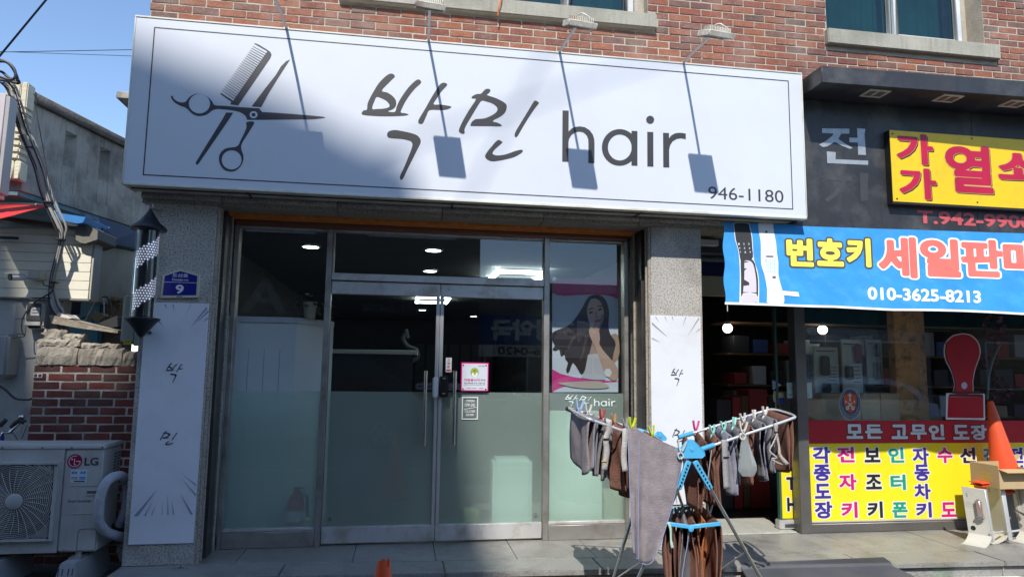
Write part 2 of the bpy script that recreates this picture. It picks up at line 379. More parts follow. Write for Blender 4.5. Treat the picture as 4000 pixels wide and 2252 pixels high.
while x < X1:
    wd = random.choice([.9, 1.0, 1.15]); xb = min(x+wd, X1); g = .0025; dz = random.uniform(-.0015, .0015)
    MB().hexa([(x+g, yedge(x)-.012, -.04), (xb-g, yedge(xb)-.012, -.04), (xb-g, yedge(xb)+.3, -.034), (x+g, yedge(x)+.3, -.034), (x+g, yedge(x)-.012, dz), (xb-g, yedge(xb)-.012, dz), (xb-g, yedge(xb)+.3, dz), (x+g, yedge(x)+.3, dz)]).build('edge_stone', graniteS, landing, bevel=.006, seg=2)
    MB().hexa([(x+g, yedge(x)+.018, -.149), (xb-g, yedge(xb)+.018, -.149), (xb-g, yedge(xb)+.03, -.149), (x+g, yedge(x)+.03, -.149), (x+g, yedge(x)+.018, -.052), (xb-g, yedge(xb)+.018, -.052), (xb-g, yedge(xb)+.03, -.044), (x+g, yedge(x)+.03, -.044)]).build('riser_stone', graniteS, landing, bevel=.002)
    x = xb

# ================================================================= SALON BUILDING: piers, lintel, upper wall
def pier(name, x0, x1, label):
    t = thing(name, ((x0+x1)/2, -.22, 0), label, 'pillar')
    MB().box(x0, x1, -.45, .1, 0, 2.66).build('shaft', granite, t, bevel=.004)
    return t
pl = pier('stone_pillar', -1.945, -1.45, 'speckled granite pillar carrying the blue number plate at the left of the salon')
pr = pier('stone_pillar', 2.055, 2.505, 'speckled granite pillar between the salon window and the dark doorway')
for px_, s, pa in ((-1.45, 1, pl), (2.055, -1, pr)):
    a = MB()
    for i, (dx, yy, r) in enumerate(((.006, -.42, .018), (.016, -.375, .014), (.004, -.335, .012))):
        a.tube([(px_+s*dx, yy, .001), (px_+s*dx, yy, 2.655)], r, 10)
    a.build('moulding', stonetrim, pa, smooth_=True)
    MB().box(min(px_, px_+s*.035), max(px_, px_+s*.035), -.3, -.17, .002, 2.655).build('shutter_channel', darkmetal, pa, bevel=.003)
    MB().box(min(px_, px_+s*.03), max(px_, px_+s*.03), -.16, -.055, .002, 2.655).build('inner_jamb', steel if s > 0 else stonetrim, pa, bevel=.003)
    MB().tube([(px_+s*.045, -.145, .01), (px_+s*.045, -.145, 2.65)], .011, 8).build('jamb_bead', stonetrim, pa, smooth_=True)
# stone lintel made of separate blocks
lin = thing('stone_lintel', (.5, -.2, 2.66), 'long stone lintel band over the salon windows with moulded edge', 'lintel')
xs = [-2.0, -1.42, -.55, .28, 1.12, 1.95, 2.75, 3.36]
for a, b in zip(xs, xs[1:]):
    MB().box(a+.003, b-.003, -.44, .1, 2.662, 2.83).build('lintel_block', stonetrim, lin, bevel=.003)
    m = MB(); m.tube([(a+.003, -.452, 2.715), (b-.003, -.452, 2.715)], .022, 10); m.box(a+.003, b-.003, -.475, -.442, 2.735, 2.83); m.build('lintel_moulding', granite, lin, bevel=.002)
m = MB()
nseg = 90
top = []; bot = []
for i in range(nseg+1):
    xx = -1.41+3.4*i/nseg; top.append((xx, -.235+random.uniform(-.012, .012))); bot.append((xx, -.085+random.uniform(-.004, .004)))
for i in range(nseg):
    (x0, y0), (x1, y1) = top[i], top[i+1]; (_, y2), (_, y3) = bot[i], bot[i+1]
    m.hexa([(x0, y0, 2.640), (x1, y1, 2.640), (x1, y3, 2.640), (x0, y2, 2.640), (x0, y0, 2.661), (x1, y1, 2.661), (x1, y3, 2.661), (x0, y2, 2.661)])
T(m.build('sealant_strip', orangefoam), 'ragged orange sealant strip under the stone lintel above the glass', 'sealant')

# upper brick wall
BY = -.42
uw = thing('brick_wall', (2.5, -.1, 2.84), 'red brick upper storey wall above the shop signs', 'wall')
bx0, bx1, bz0, bz1 = -2.05, 9.0, 4.0, 6.4
W1 = (-.62, 2.06, 4.57, 6.2); W2 = (3.80, 5.47, 4.605, 6.2)   # window openings x0,x1,z0,z1
S1 = (-.61, 2.125, 4.435, 4.57); S2 = (3.775, 5.59, 4.45, 4.6)
m = MB(); WB = BY+.0035
m.box(bx0, bx1, WB, .1, 2.84, 4.43); m.box(bx0, W1[0], WB, .1, 4.43, bz1); m.box(W1[1], W2[0], WB, .1, 4.43, bz1); m.box(W2[1], bx1, WB, .1, 4.43, bz1)
m.box(W1[0], W1[1], WB, .1, W1[3], bz1); m.box(W2[0], W2[1], WB, .1, W2[3], bz1); m.box(W1[0], W1[1], WB, .1, 4.43, W1[2]-.002); m.box(W2[0], W2[1], WB, .1, 4.43, W2[2]-.002)
m.build('mortar_bed', mortar, uw)
cand = []; row = 0; z = 3.88
def clash(a, b, za, zb):
    for r in (W1, W2, S1, S2):
        if b > r[0] and a < r[1] and zb > r[2]+.004 and za < r[3]-.004: return True
    return False
while z < bz1-.06:
    x = bx0 - (.1025 if row % 2 else 0); za, zb = z+.0052, z+.0608
    while x < bx1:
        xa, xb = max(x+.0055, bx0-.004), min(x+.1995, bx1)
        # cut bricks that meet an opening
        for r in (W1, W2, S1, S2):
            if zb > r[2]+.004 and za < r[3]-.004:
                if xa < r[0] < xb: xb = r[0]-.004
                elif xa < r[1] < xb: xa = r[1]+.004
        if xb-xa > .03 and not clash(xa, xb, za, zb):
            u, v = pj(((xa+xb)/2, BY, (za+zb)/2)); su, sv = pj(((xa+xb)/2, BY, za))
            vis = -60 < u < 4060 and v > -40 and (z > 3.98)
            hid = (u < 3140 and v > 45+(u-528)*.0857+30) or (u > 3140 and v > 260+(u-3200)*.152+25)
            cand.append(((0 if vis and not hid else 1), random.random()*.01-(v*.00001), xa, xb, za, zb))
        x += .205
    row += 1; z += .0668
cand.sort(key=lambda c: (c[0], c[1]))
meshes = {}
def brickmesh(wd, ht, m_, dep=.1):
    k = (round(wd, 3), round(ht, 3), m_.name, random.randrange(4))
    if k not in meshes:
        b = MB(); j = lambda: random.uniform(-.0016, .0016)
        b.hexa([(-wd/2+j(), -.0+j(), -ht/2+j()), (wd/2+j(), 0+j(), -ht/2+j()), (wd/2, dep, -ht/2), (-wd/2, dep, -ht/2), (-wd/2+j(), 0+j(), ht/2+j()), (wd/2+j(), 0+j(), ht/2+j()), (wd/2, dep, ht/2), (-wd/2, dep, ht/2)])
        o = b.build('brick', m_, base=(0, 0, 0), bevel=.0025); meshes[k] = o.data; bpy.data.objects.remove(o)
    return meshes[k]
rest = MB()
for i, (h, _, xa, xb, za, zb) in enumerate(cand):
    dy = random.uniform(-.004, .0015)
    if i < 300:
        o = bpy.data.objects.new('brick', brickmesh(xb-xa, zb-za, brickm, .06)); COL.objects.link(o); o.parent = uw
        o.location = V(((xa+xb)/2, BY+dy, (za+zb)/2))-V(uw.location); o.rotation_euler = (0, random.uniform(-.006, .006), 0)
    else: rest.box(xa, xb, BY+dy, BY+.05, za, zb)
print('bricks', len(cand), sum(1 for c in cand if c[0] == 0))
o = rest.build('brick', brickm, uw); o['kind'] = 'stuff'
# sills
for nm, S, lab in (('window_sill', S1, 'long pale concrete sill under the left upstairs window'), ('window_sill', S2, 'shorter pale concrete sill under the right upstairs window')):
    b = MB().box(S[0], S[1], BY-.055, BY+.2, S[2], S[3]-.002); T(b.build(nm, concsill, bevel=.008, seg=2), lab, 'sill')
# upstairs windows
def upwindow(x0, x1, z0, z1, div, label, curtain):
    t = thing('upstairs_window', ((x0+x1)/2, -.3, z0), label, 'window'); y = BY+.13
    f = .05
    m = MB()
    m.box(x0, x1, y, y+.09, z0, z0+f); m.box(x0, x0+f, y, y+.09, z0+f, z1-f); m.box(x1-f, x1, y, y+.09, z0+f, z1-f); m.box(x0, x1, y, y+.09, z1-f, z1)
    m.build('outer_frame', whiteframe, t, bevel=.003)
    pts = [x0+f]+div+[x1-f]
    for i in range(len(pts)-1):
        a, b = pts[i], pts[i+1]; yy = y-.012 if i % 2 else y+.03; g = .045
        m = MB(); m.box(a, a+g, yy, yy+.035, z0+f+.001, z1-f-.001); m.box(b-g, b, yy, yy+.035, z0+f+.001, z1-f-.001); m.box(a+g, b-g, yy, yy+.035, z0+f+.001, z0+f+g); m.box(a+g, b-g, yy, yy+.035, z1-f-g, z1-f-.001)
        s = m.build('sash', whiteframe, t, bevel=.003)
        MB().box(a+g, b-g, yy+.014, yy+.02, z0+f+g, z1-f-g).build('pane', glassdark, s)
    m = MB(); n = 60
    for i in range(n):
        xa = x0+(x1-x0)*i/n; xb = x0+(x1-x0)*(i+1)/n
        m.add([(xa, y+.22+.02*sin(i*1.3), z0+.02), (xb, y+.22+.02*sin((i+1)*1.3), z0+.02), (xb, y+.22+.02*sin((i+1)*1.3), z1), (xa, y+.22+.02*sin(i*1.3), z1)], [(0, 1, 2, 3)])
    m.build('curtain', curtain, t)
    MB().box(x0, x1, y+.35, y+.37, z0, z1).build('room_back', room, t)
    return t
curt = mat('teal_curtain', (.3, .55, .55), .8, var=.2)
upwindow(W1[0], W1[1]-.09, W1[2], W1[3]-.02, [.2, .75, 1.35], 'white framed sliding window above the salon sign', curt)
upwindow(W2[0]+.01, W2[1]-.12, W2[2], W2[3]-.02, [4.6], 'white framed sliding window above the black shop canopy', curt)
m = MB(); m.box(W1[1]-.088, W1[1], BY+.1, BY+.14, W1[2], 6.18); m.box(W2[1]-.118, W2[1], BY+.2, BY+.23, W2[2], 6.18)
m.build('reveal', mortar, uw)
# two more bracket details: ledge stub left of the sign
T(MB().box(-2.30, -2.0, -.3, -.05, at(488, 385, y=-.3).z, at(488, 357, y=-.3).z).build('ledge_stub', concrete, bevel=.006), 'dark concrete ledge stub sticking out left of the white sign', 'ledge')

# ================================================================= BIG WHITE SIGN
SY = -.72
sg = thing('white_sign', (.65, -.6, 2.72), 'long white box sign with scissors, comb and brush lettering over the salon', 'sign')
SX0, SX1, SZ0, SZ1 = -2.04, 3.336, 2.726, 4.014
MB().box(SX0+.012, SX1-.012, SY+.01, -.47, SZ0+.012, SZ1-.012).build('box', signbottom, sg)
MB().box(SX0+.01, SX1-.01, SY, SY+.0095, SZ0+.02, SZ1-.014).build('face_panel', signwhite, sg)
m = MB(); m.box(SX0, SX1, SY-.006, -.45, SZ1-.013, SZ1); m.box(SX0, SX0+.009, SY-.006, -.45, SZ0+.001, SZ1-.014); m.box(SX1-.009, SX1, SY-.006, -.45, SZ0+.001, SZ1-.014); m.box(SX0, SX1, SY-.006, SY+.05, SZ0, SZ0+.019)
m.build('trim', signedge, sg, bevel=.002)
m = MB()
for x in (-1.2, .35, 1.9): m.box(x, x+.012, SY+.05, -.47, SZ0+.002, SZ0+.011)
m.box(SX0+.02, SX1-.02, -.6, -.593, SZ0+.002, SZ0+.0115); m.build('underside_seam', darkmetal, sg)
def frame_rect(m, x0, z0, x1, z1, w_, y):
    a = [(x0, z0), (x1, z0), (x1, z1), (x0, z1)]; b = [(x0+w_, z0+w_), (x1-w_, z0+w_), (x1-w_, z1-w_), (x0+w_, z1-w_)]
    return m.flat(a, y, [b])
PY = SY-.001
fx0 = at(580, 400, y=SY).x; fx1 = at(3089, 560, y=SY).x; fz1 = at(1700, 200, y=SY).z; fz0 = at(1700, 739, y=SY).z
p = at(600.5, 105, y=SY); q = at(3097, 819, y=SY); fx0 = (p.x+at(559, 684, y=SY).x)/2; fz1 = (p.z+at(3082, 316, y=SY).z)/2; fz0 = (q.z+at(559, 684, y=SY).z)/2; fx1 = (q.x+at(3082, 316, y=SY).x)/2
frame_rect(MB(), fx0, fz0, fx1, fz1, .0085, PY).build('border_line', printink, sg)
# --- scissors and comb
Z = zm(640, 130, 2.544)
def wp(pts, n=3, closed=True): return W(Z(smooth(pts, n) if n else pts), SY)
P = []
P.append((wp([(72, 628), (85, 622), (100, 650), (130, 675), (170, 688), (205, 686), (225, 672), (255, 635), (300, 608), (350, 602), (400, 612), (450, 645), (480, 680), (495, 705), (520, 718), (600, 722), (760, 735), (940, 746), (948, 748), (975, 780), (985, 783), (1200, 797), (1590, 831), (1540, 850), (1450, 857), (1300, 858), (835, 862), (829, 860), (815, 828), (785, 800), (740, 780), (660, 765), (560, 755), (520, 755), (480, 770), (440, 800), (400, 818), (350, 824), (300, 812), (265, 785), (235, 755), (205, 735), (160, 720), (110, 690), (80, 655)]),
          [W(Z(ell(354, 700, 105, 97, 36)), SY), W(Z(ell(892, 810, 40, 36)), SY)]))
P.append(W(Z(ell(892, 810, 19, 18, 18)), SY))
P.append(wp([(1255, 262), (1215, 280), (1165, 330), (1110, 420), (1000, 560), (873, 728), (968, 735), (1040, 600), (1130, 455), (1210, 330)], 0))
P.append(wp([(620, 788), (690, 790), (645, 862), (345, 1298), (325, 1308), (316, 1295), (320, 1278), (585, 850)], 0))
P.append((wp([(822, 883), (900, 883), (860, 960), (800, 1055), (775, 1100), (768, 1130), (775, 1170), (790, 1210), (790, 1260), (765, 1320), (720, 1362), (665, 1376), (605, 1360), (565, 1315), (548, 1260), (555, 1205), (590, 1160), (640, 1138), (710, 1130), (745, 1105), (760, 1070), (800, 990), (822, 930)], 3), [W(Z(ell(674, 1258, 98, 95, 36)), SY)]))
P.append(wp([(905, 100), (945, 115), (1035, 170), (1060, 188), (1071, 215), (1058, 250), (740, 717), (660, 708), (672, 683), (565, 608), (562, 597), (572, 596), (690, 672), (1029, 182), (899, 107)], 0))
for i in range(24):
    f = (i+.5)/24; a = (893+(575-893)*f, 122+(582-122)*f); b = (1026+(697-1026)*f+3, 197+(668-197)*f)
    P.append(wp([(a[0]-1, a[1]-2.6), (b[0]+2, b[1]-2.6), (b[0]-2, b[1]+2.6), (a[0]-3, a[1]+1.5)], 0))
printpolys(MB(), P[:3], PY).build('scissors_blade', printgrey, sg); printpolys(MB(), [P[4]], PY).build('scissors_handle', printgrey, sg); T(printpolys(MB(), [P[3]]+P[5:], PY).build('comb', printgrey, sg), kind='stuff')
# --- brush lettering
Z2 = zm(1380, 250, 2.959)
BK = [([(440, 112), (470, 125), (480, 150), (455, 175), (410, 220), (330, 308), (390, 330), (440, 360), (480, 400), (496, 440), (490, 490), (455, 525), (400, 549), (480, 555), (500, 500), (530, 430), (580, 350), (640, 270), (700, 210), (740, 182), (770, 185), (785, 210), (770, 235), (720, 280), (660, 350), (600, 440), (565, 510), (549, 560), (600, 570), (640, 585), (600, 598), (480, 605), (300, 605), (150, 595), (100, 582), (98, 565), (120, 537), (157, 528), (165, 460), (195, 390), (240, 310), (290, 230), (350, 165), (400, 125)],
       [[(270, 383), (330, 400), (385, 430), (415, 465), (418, 490), (395, 507), (340, 518), (270, 521), (222, 523), (225, 480), (245, 430)]]),
      ([(1040, 218), (1075, 225), (1085, 245), (1060, 275), (1010, 330), (965, 400), (928, 466), (1000, 470), (1080, 480), (1125, 490), (1130, 505), (1090, 525), (1030, 534), (885, 534), (850, 590), (825, 645), (805, 685), (780, 695), (755, 685), (752, 655), (775, 610), (830, 520), (880, 430), (940, 330), (1000, 240)], []),
      ([(470, 764), (520, 768), (600, 783), (700, 808), (750, 835), (777, 875), (775, 920), (740, 990), (680, 1110), (620, 1230), (580, 1315), (555, 1340), (540, 1325), (542, 1290), (580, 1210), (630, 1090), (670, 990), (684, 930), (670, 900), (640, 885), (560, 868), (430, 858), (400, 845), (390, 815), (410, 780)], [])]
MN = [([(1560, 288), (1580, 295), (1583, 318), (1560, 345), (1547, 361), (1640, 392), (1720, 430), (1765, 465), (1774, 500), (1755, 560), (1700, 610), (1612, 660), (1670, 680), (1710, 703), (1715, 718), (1680, 723), (1560, 720), (1370, 718), (1355, 708), (1370, 670), (1410, 640), (1460, 635), (1520, 628), (1590, 600), (1645, 565), (1667, 525), (1650, 490), (1600, 455), (1540, 437), (1482, 428), (1430, 500), (1370, 600), (1310, 700), (1285, 760), (1288, 795), (1270, 810), (1235, 798), (1220, 775), (1230, 735), (1270, 650), (1340, 530), (1416, 413), (1380, 402), (1365, 388), (1390, 365), (1430, 348), (1476, 344), (1510, 308), (1535, 290)], []),
      ([(2110, 424), (2135, 440), (2145, 455), (2110, 500), (2040, 600), (1960, 730), (1905, 825), (1882, 848), (1866, 835), (1872, 790), (1930, 690), (2010, 560), (2070, 460), (2090, 430)], []),
      ([(1682, 878), (1715, 895), (1722, 910), (1690, 940), (1640, 985), (1612, 1020), (1618, 1045), (1670, 1057), (1760, 1045), (1860, 1010), (1930, 992), (1955, 995), (1957, 1015), (1920, 1045), (1850, 1080), (1740, 1108), (1620, 1126), (1560, 1112), (1530, 1085), (1525, 1055), (1560, 1000), (1610, 940), (1650, 895)], [])]
def brush(groups, n=3): return [(W(Z2(smooth(o, n)), SY), [W(Z2(smooth(h, n)), SY) for h in hs]) for o, hs in groups]
BKW, MNW = brush(BK), brush(MN)
for q_ in BKW+MNW: printpolys(MB(), [q_], PY).build('brush_stroke', printink, sg)
def fit(polys, box, ref=None):
    allp = [p for o, hs in (ref or polys) for p in o]; a0 = min(p[0] for p in allp); a1 = max(p[0] for p in allp); b0 = min(p[1] for p in allp); b1 = max(p[1] for p in allp)
    g = lambda p: (box[0]+(p[0]-a0)/(a1-a0)*(box[2]-box[0]), box[1]+(p[1]-b0)/(b1-b0)*(box[3]-box[1]))
    return [([g(p) for p in o], [[g(p) for p in h] for h in hs]) for o, hs in polys]
# --- latin letters h a i r
Z3 = zm(2140, 400, 4.293); w3 = lambda p, n=0: W(Z3(smooth(p, n) if n else p), SY)
H = [w3([(246, 136), (350, 139), (344, 998), (240, 994)]),
     w3([(346, 492), (400, 437), (460, 412), (535, 403), (620, 417), (700, 467), (755, 542), (778, 620), (782, 700), (781, 1023), (679, 1018), (680, 700), (676, 620), (655, 560), (600, 507), (530, 490), (460, 503), (395, 548), (355, 612), (345, 672)]),
     (W(Z3(ell(1203, 756, 298, 308, 44)), SY), [W(Z3(ell(1206, 757, 199, 216, 44)), SY)]),
     w3([(1402, 478), (1502, 482), (1502, 1064), (1402, 1060)]),
     w3([(1666, 494), (1768, 498), (1770, 1080), (1668, 1076)]), W(Z3(ell(1715, 293, 67, 69)), SY),
     w3([(1931, 510), (2031, 514), (2036, 1094), (1935, 1090)]),
     w3([(2028, 606), (2070, 555), (2130, 520), (2200, 510), (2260, 514), (2312, 524), (2312, 622), (2270, 609), (2230, 604), (2160, 614), (2090, 657), (2050, 720), (2032, 800)])]
for g_ in (H[:2], H[2:4], H[4:6], H[6:]): printpolys(MB(), g_, PY).build('letter', printink, sg)
m = MB(); lettering(m, '946-1180', wb(2767, 736, 3060, 784, SY), PY, 0.0); T(m.build('phone_number', printink, sg), kind='stuff')

# --- sign lamps on arms
lampbody = mat('rusty_lamp_housing', (.74, .7, .6), .5, 0, .2, 8, dirt=((.3, .13, .05), .6, 9))
armm = mat('grey_arm', (.45, .45, .43), .4, .5, .08)
def signlamp(bx, hx, hz, hy, lab):
    t = thing('sign_lamp', (bx, SY+.05, SZ1), lab, 'sign lamp', 'floodlights on arms over the white sign')
    b = V((bx, SY+.02, SZ1+.004)); h = V((hx, hy, hz))
    MB().tube([b, b+(h-b)*.5+V((0, 0, .01)), h], .0105, 10).build('arm', armm, t, smooth_=True)
    MB().box(bx-.02, bx+.02, SY-.004, SY+.05, SZ1, SZ1+.008).build('foot_plate', armm, t)
    M = Matrix.Translation(h+V((0, .0, .0))) @ Matrix.Rotation(RD(25), 4, 'X') @ Matrix.Rotation(RD(4), 4, 'Y')
    m = MB(); k = MB()
    k.box(-.095, .095, -.19, 0, -.005, .016)
    m.add([M @ V(p) for p in k.v], k.f); m.build('glass_tray', mat('lamp_glass_tray', (.09, .08, .07), .2, .3), t, bevel=.004)
    k = MB(); k.box(-.1, .1, -.2, -.19, -.012, .028); k.box(-.1, .1, 0, .008, -.012, .028); k.box(-.104, -.096, -.2, .008, -.012, .028); k.box(.096, .104, -.2, .008, -.012, .028)
    m = MB(); m.add([M @ V(p) for p in k.v], k.f); m.build('housing', lampbody, t, bevel=.003)
    k = MB()
    for i in range(13):
        x = -.078+i*.013; k.hexa([(x-.002, -.17, .016), (x+.002, -.17, .016), (x+.002, -.02, .016), (x-.002, -.02, .016), (x-.002, -.14, .062), (x+.002, -.14, .062), (x+.002, -.04, .062), (x-.002, -.04, .062)])
    m = MB(); m.add([M @ V(p) for p in k.v], k.f); m.build('cooling_fins', lampbody, t)
    k = MB(); k.tube(smooth([(-.03, -.05, .05), (0, -.1, .085), (.06, -.13, .06), (.085, -.1, .04), (.05, .01, .02)], 4, False), .005, 6)
    m = MB(); m.add([M @ V(p) for p in k.v], k.f); m.build('cable', white, t, smooth_=True)
for bx_l, (u_, v_), lab_ in ((-.96, (1070, -12), 'floodlight arm at the far left end of the sign top, its head above the picture'), (.126, (1678, 34), 'floodlight on a straight arm in front of the concrete sill'), (1.189, (2252, 104), 'floodlight with looping white cable on an arm above the printed letter h'), (2.258, (2776, 142), 'rightmost floodlight on an arm over the phone number end of the sign')):
    q_ = at(u_, v_, y=-1.33); signlamp(bx_l, q_.x, q_.z, q_.y, lab_)
oc = [at(1962, -40, y=-.49), at(1957, 4, y=-.5), at(1948, 30, y=-.5), at(1944, 62, y=-.49)]
T(MB().tube(smooth([tuple(q) for q in oc], 4, False), .006, 6).build('orange_rope', mat('orange_rope', (.8, .18, .03), .5), smooth_=True), 'orange rope end dangling over the concrete sill', 'rope')

# ================================================================= SALON GLASS FRONT
xg0 = -1.405; xm0 = at(1281, 894, y=-.03).x; xm1 = at(1304, 894, y=-.03).x; xr0 = at(2126, 915, y=-.03).x; xr1 = at(2147, 915, y=-.03).x; xg1 = 1.985; xd = at(1721, 1120, y=0).x
ZH0, ZH1 = 2.165, 2.225; ZT = 2.60
sf = thing('shop_window_frame', (.3, 0, 0), 'steel framed glass front of the hair salon around the double door', 'shopfront')
def fr(name, x0, x1, z0, z1, m_=steel, y0=-.05, y1=.05, par=None, bv=.003): return MB().box(x0, x1, y0, y1, z0, z1).build(name, m_, par or sf, bevel=bv)
fr('mullion', xm0, xm1, .001, ZT-.001); fr('mullion', xr0, xr1, .001, ZT-.001)
fr('header', xg0, xg1, ZT, 2.646, brownmetal, -.055, .06)
fr('side_frame', xg0, xg0+.035, .001, ZT-.001, steel); fr('side_frame', xg1-.035, xg1, .001, ZT-.001, steel)
fr('sill', xg0+.036, xm0-.001, .002, .125, steel); fr('sill', xr1+.001, xg1-.036, .002, .125, steel)
fr('sill_bead', xg0+.036, xm0-.001, .126, .15, steelL, -.03, .03); fr('sill_bead', xr1+.001, xg1-.036, .126, .15, steelL, -.03, .03)
fr('transom', xm1+.001, xr0-.001, ZH0, ZH1, steelL, -.055, .05)
for a, b, z0, z1 in ((xg0+.036, xm0-.001, ZT-.022, ZT-.001), (xm1+.001, xr0-.001, ZT-.022, ZT-.001), (xr1+.001, xg1-.036, ZT-.022, ZT-.001)): fr('glazing_bead', a, b, z0, z1, steelL, -.03, .03)
fr('glazing_bead', xm1+.001, xm1+.014, ZH1+.001, ZT-.023, steelL, -.03, .03)
def pane(x0, x1, z0, z1, par, zf=None, y=0.0):
    o = MB().add([(x0, y, z0), (x1, y, z0), (x1, y, z1), (x0, y, z1)], [(0, 1, 2, 3)]).build('glass_pane', glass, par)
    if zf: MB().add([(x0, y+.006, z0), (x1, y+.006, z0), (x1, y+.006, zf), (x0, y+.006, zf)], [(0, 1, 2, 3)]).build('frosted_film', film, par)
    return o
FZ = 1.236
pane(xg0+.036, xm0, .15, ZT-.022, sf, FZ); pane(xr1, xg1-.036, .15, ZT-.022, sf, FZ); pane(xm1, xr0, ZH1, ZT-.022, sf)
# doors
def door(x0, x1, meet, label):
    t = thing('glass_door', ((x0+x1)/2, 0, .01), label, 'door')
    fr('top_rail', x0, x1, 2.05, 2.158, steelL, -.03, .03, t); fr('bottom_rail', x0, x1, .018, .145, steelL, -.03, .03, t)
    s0, s1 = (x1-.03, x1) if meet > 0 else (x0, x0+.03)
    fr('edge_stile', s0, s1, .146, 2.049, mat('aluminium_stile', (.62, .6, .58), .35, .5, .06), -.025, .025, t)
    pane(x0 if meet > 0 else s1, s0 if meet > 0 else x1, .146, 2.049, t, FZ)
    hx = at(1660 if meet > 0 else 1774, 1590, y=-.07).x
    MB().tube([(hx, -.075, at(1660, 1738, y=-.07).z), (hx, -.075, at(1660, 1447, y=-.07).z)], .0155, 14).build('pull_handle', chrome, t, smooth_=True)
    zz = at(1690, 1508, y=-.05).z; pts = W([(1625, 1508), (1708, 1508)] if meet > 0 else [(1748, 1509), (1798, 1509)], -.045)
    m = MB()
    ex0, ex1 = pts[0][0], pts[1][0]
    ring = smooth([(ex0, zz-.018), (ex0, zz+.018), (ex0+.02, zz+.028), (ex1, zz+.028), (ex1, zz-.028), (ex0+.02, zz-.028)], 1) if meet > 0 else [(ex0, zz-.028), (ex0, zz+.028), (ex1-.02, zz+.028), (ex1, zz+.018), (ex1, zz-.018), (ex1-.02, zz-.028)]
    m.prism(ring[::-1] if meet > 0 else ring[::-1], -.05, -.026); m.build('lock_bracket', chrome, t, bevel=.004)
    m = MB(); m.box(ex0+.015, ex1-.012, -.053, -.05, zz-.004, zz+.004); m.build('bracket_slot', black, t)
    for z in (2.115,): MB().lathe([(.0085, 0), (.0085, .004), (.001, .0045)], (x1-.07 if meet > 0 else x0+.07, -.03, z), 12, Matrix.Rotation(RD(90), 4, 'X')).build('screw', steel, t)
    MB().lathe([(.016, 0), (.016, .002), (.001, .0022)], (x0+.06 if meet > 0 else x1-.05, -.001, .205), 16, Matrix.Rotation(RD(90), 4, 'X')).build('small_sticker', mat('grey_sticker', (.15, .15, .15), .6), t)
    return t
dl = door(xm1+.003, xd-.002, 1, 'left leaf of the salon glass door with silver latch'); drr = door(xd+.002, xr0-.003, -1, 'right leaf of the salon glass door with opening hours')
b = wb(1690, 1471, 1712, 1552, -.06); T(MB().box(b[0], b[2], -.075, -.026, b[1], b[3]).build('latch_cover', white, bevel=.009, seg=3), 'white rounded latch cover where the two door leaves meet', 'lock')
b = wb(1716, 1468, 1751, 1550, -.06); lk = thing('digital_door_lock', (.33, -.05, b[1]), 'black digital door lock beside the white latch cover', 'door lock')
MB().box(b[0], b[2], -.08, -.026, b[1], b[3]).build('body', mat('glossy_black_plastic', (.012, .012, .014), .18, coat=.5), lk, bevel=.007, seg=3)
xm_ = (b[0]+b[2])/2; m = MB()
for z in (b[3]-.02, b[1]+.03): m.box(xm_-.013, xm_+.013, -.0812, -.0803, z, z+.003)
m.build('mark', steelL, lk)
def decal_note(name, box, y, m_, label, cat, bev=0, th=.002):
    t = thing(name, ((box[0]+box[2])/2, y, box[1]), label, cat); MB().box(box[0], box[2], y-th, y, box[1], box[3]).build('sheet', m_, t, bevel=bev); return t
# push-side label
redp = mat('red_print', (.5, .02, .03), .5)
b = wb(1741, 1396, 1764, 1452, 0); t = decal_note('door_label', b, -.002, pwhite, 'small white label with red writing above the black door lock', 'label'); h = b[3]-b[1]; w_ = b[2]-b[0]
m = MB()
for i, c in enumerate('고정문'): lettering(m, c, (b[0]+w_*.25, b[3]-h*(.24+i*.24), b[2]-w_*.25, b[3]-h*(.07+i*.24)), -.0045, .02)
m.box(b[0]+w_*.12, b[2]-w_*.12, -.0046, -.0041, b[1]+h*.06, b[1]+h*.18); m.build('lettering', redp, t)
# volunteer plaque
b = wb(1801, 1415, 1909, 1527, -.03); t = decal_note('plaque', b, -.012, magenta, 'square white and magenta plaque with green hands emblem on the door', 'plaque', .002, .008)
h = b[3]-b[1]; w_ = b[2]-b[0]
fx = lambda a: b[0]+w_*a
fz = lambda a: b[3]-h*a
MB().flat([(fx(.04), fz(.96)), (fx(.96), fz(.96)), (fx(.96), fz(.04)), (fx(.04), fz(.04))], -.0206).build('white_field', mat('plaque_white', (.62, .65, .72), .4, var=.03), t)
G = lambda l: [(fx(a), fz(c)) for a, c in l]
MB().flat(G(ell(.49, .34, .155, .16, 30)), -.0211).build('emblem_disc', mat('leaf_green', (.28, .42, .06), .5), t)
m = MB(); m.flat(G(smooth([(.49, .5), (.4, .46), (.395, .39), (.42, .35), (.45, .37), (.47, .41), (.5, .45), (.55, .37), (.6, .35), (.6, .42), (.57, .47), (.52, .52)], 3)), -.0216); m.build('emblem_hands', pwhite, t)
MB().flat(G(smooth([(.49, .32), (.445, .28), (.46, .255), (.49, .27), (.52, .255), (.535, .28)], 3)), -.0217).build('emblem_heart', red, t)
m = MB(); lettering(m, '자원봉사자', (fx(.11), fz(.66), fx(.69), fz(.56)), -.0212, .025); m.build('plaque_title', mat('crimson_print', (.5, .01, .12), .5), t)
m = MB(); lettering(m, '에게', (fx(.71), fz(.65), fx(.88), fz(.575)), -.0212, .01); lettering(m, '할인혜택을 주는 자원기업', (fx(.12), fz(.75), fx(.87), fz(.69)), -.0212, .01); lettering(m, '할인가맹점', (fx(.63), fz(.14), fx(.84), fz(.1)), -.0212, .01); m.box(fx(.12), fx(.87), -.0212, -.0208, fz(.785), fz(.777)); T(m.build('plaque_lettering', black, t), kind='stuff')
m = MB()
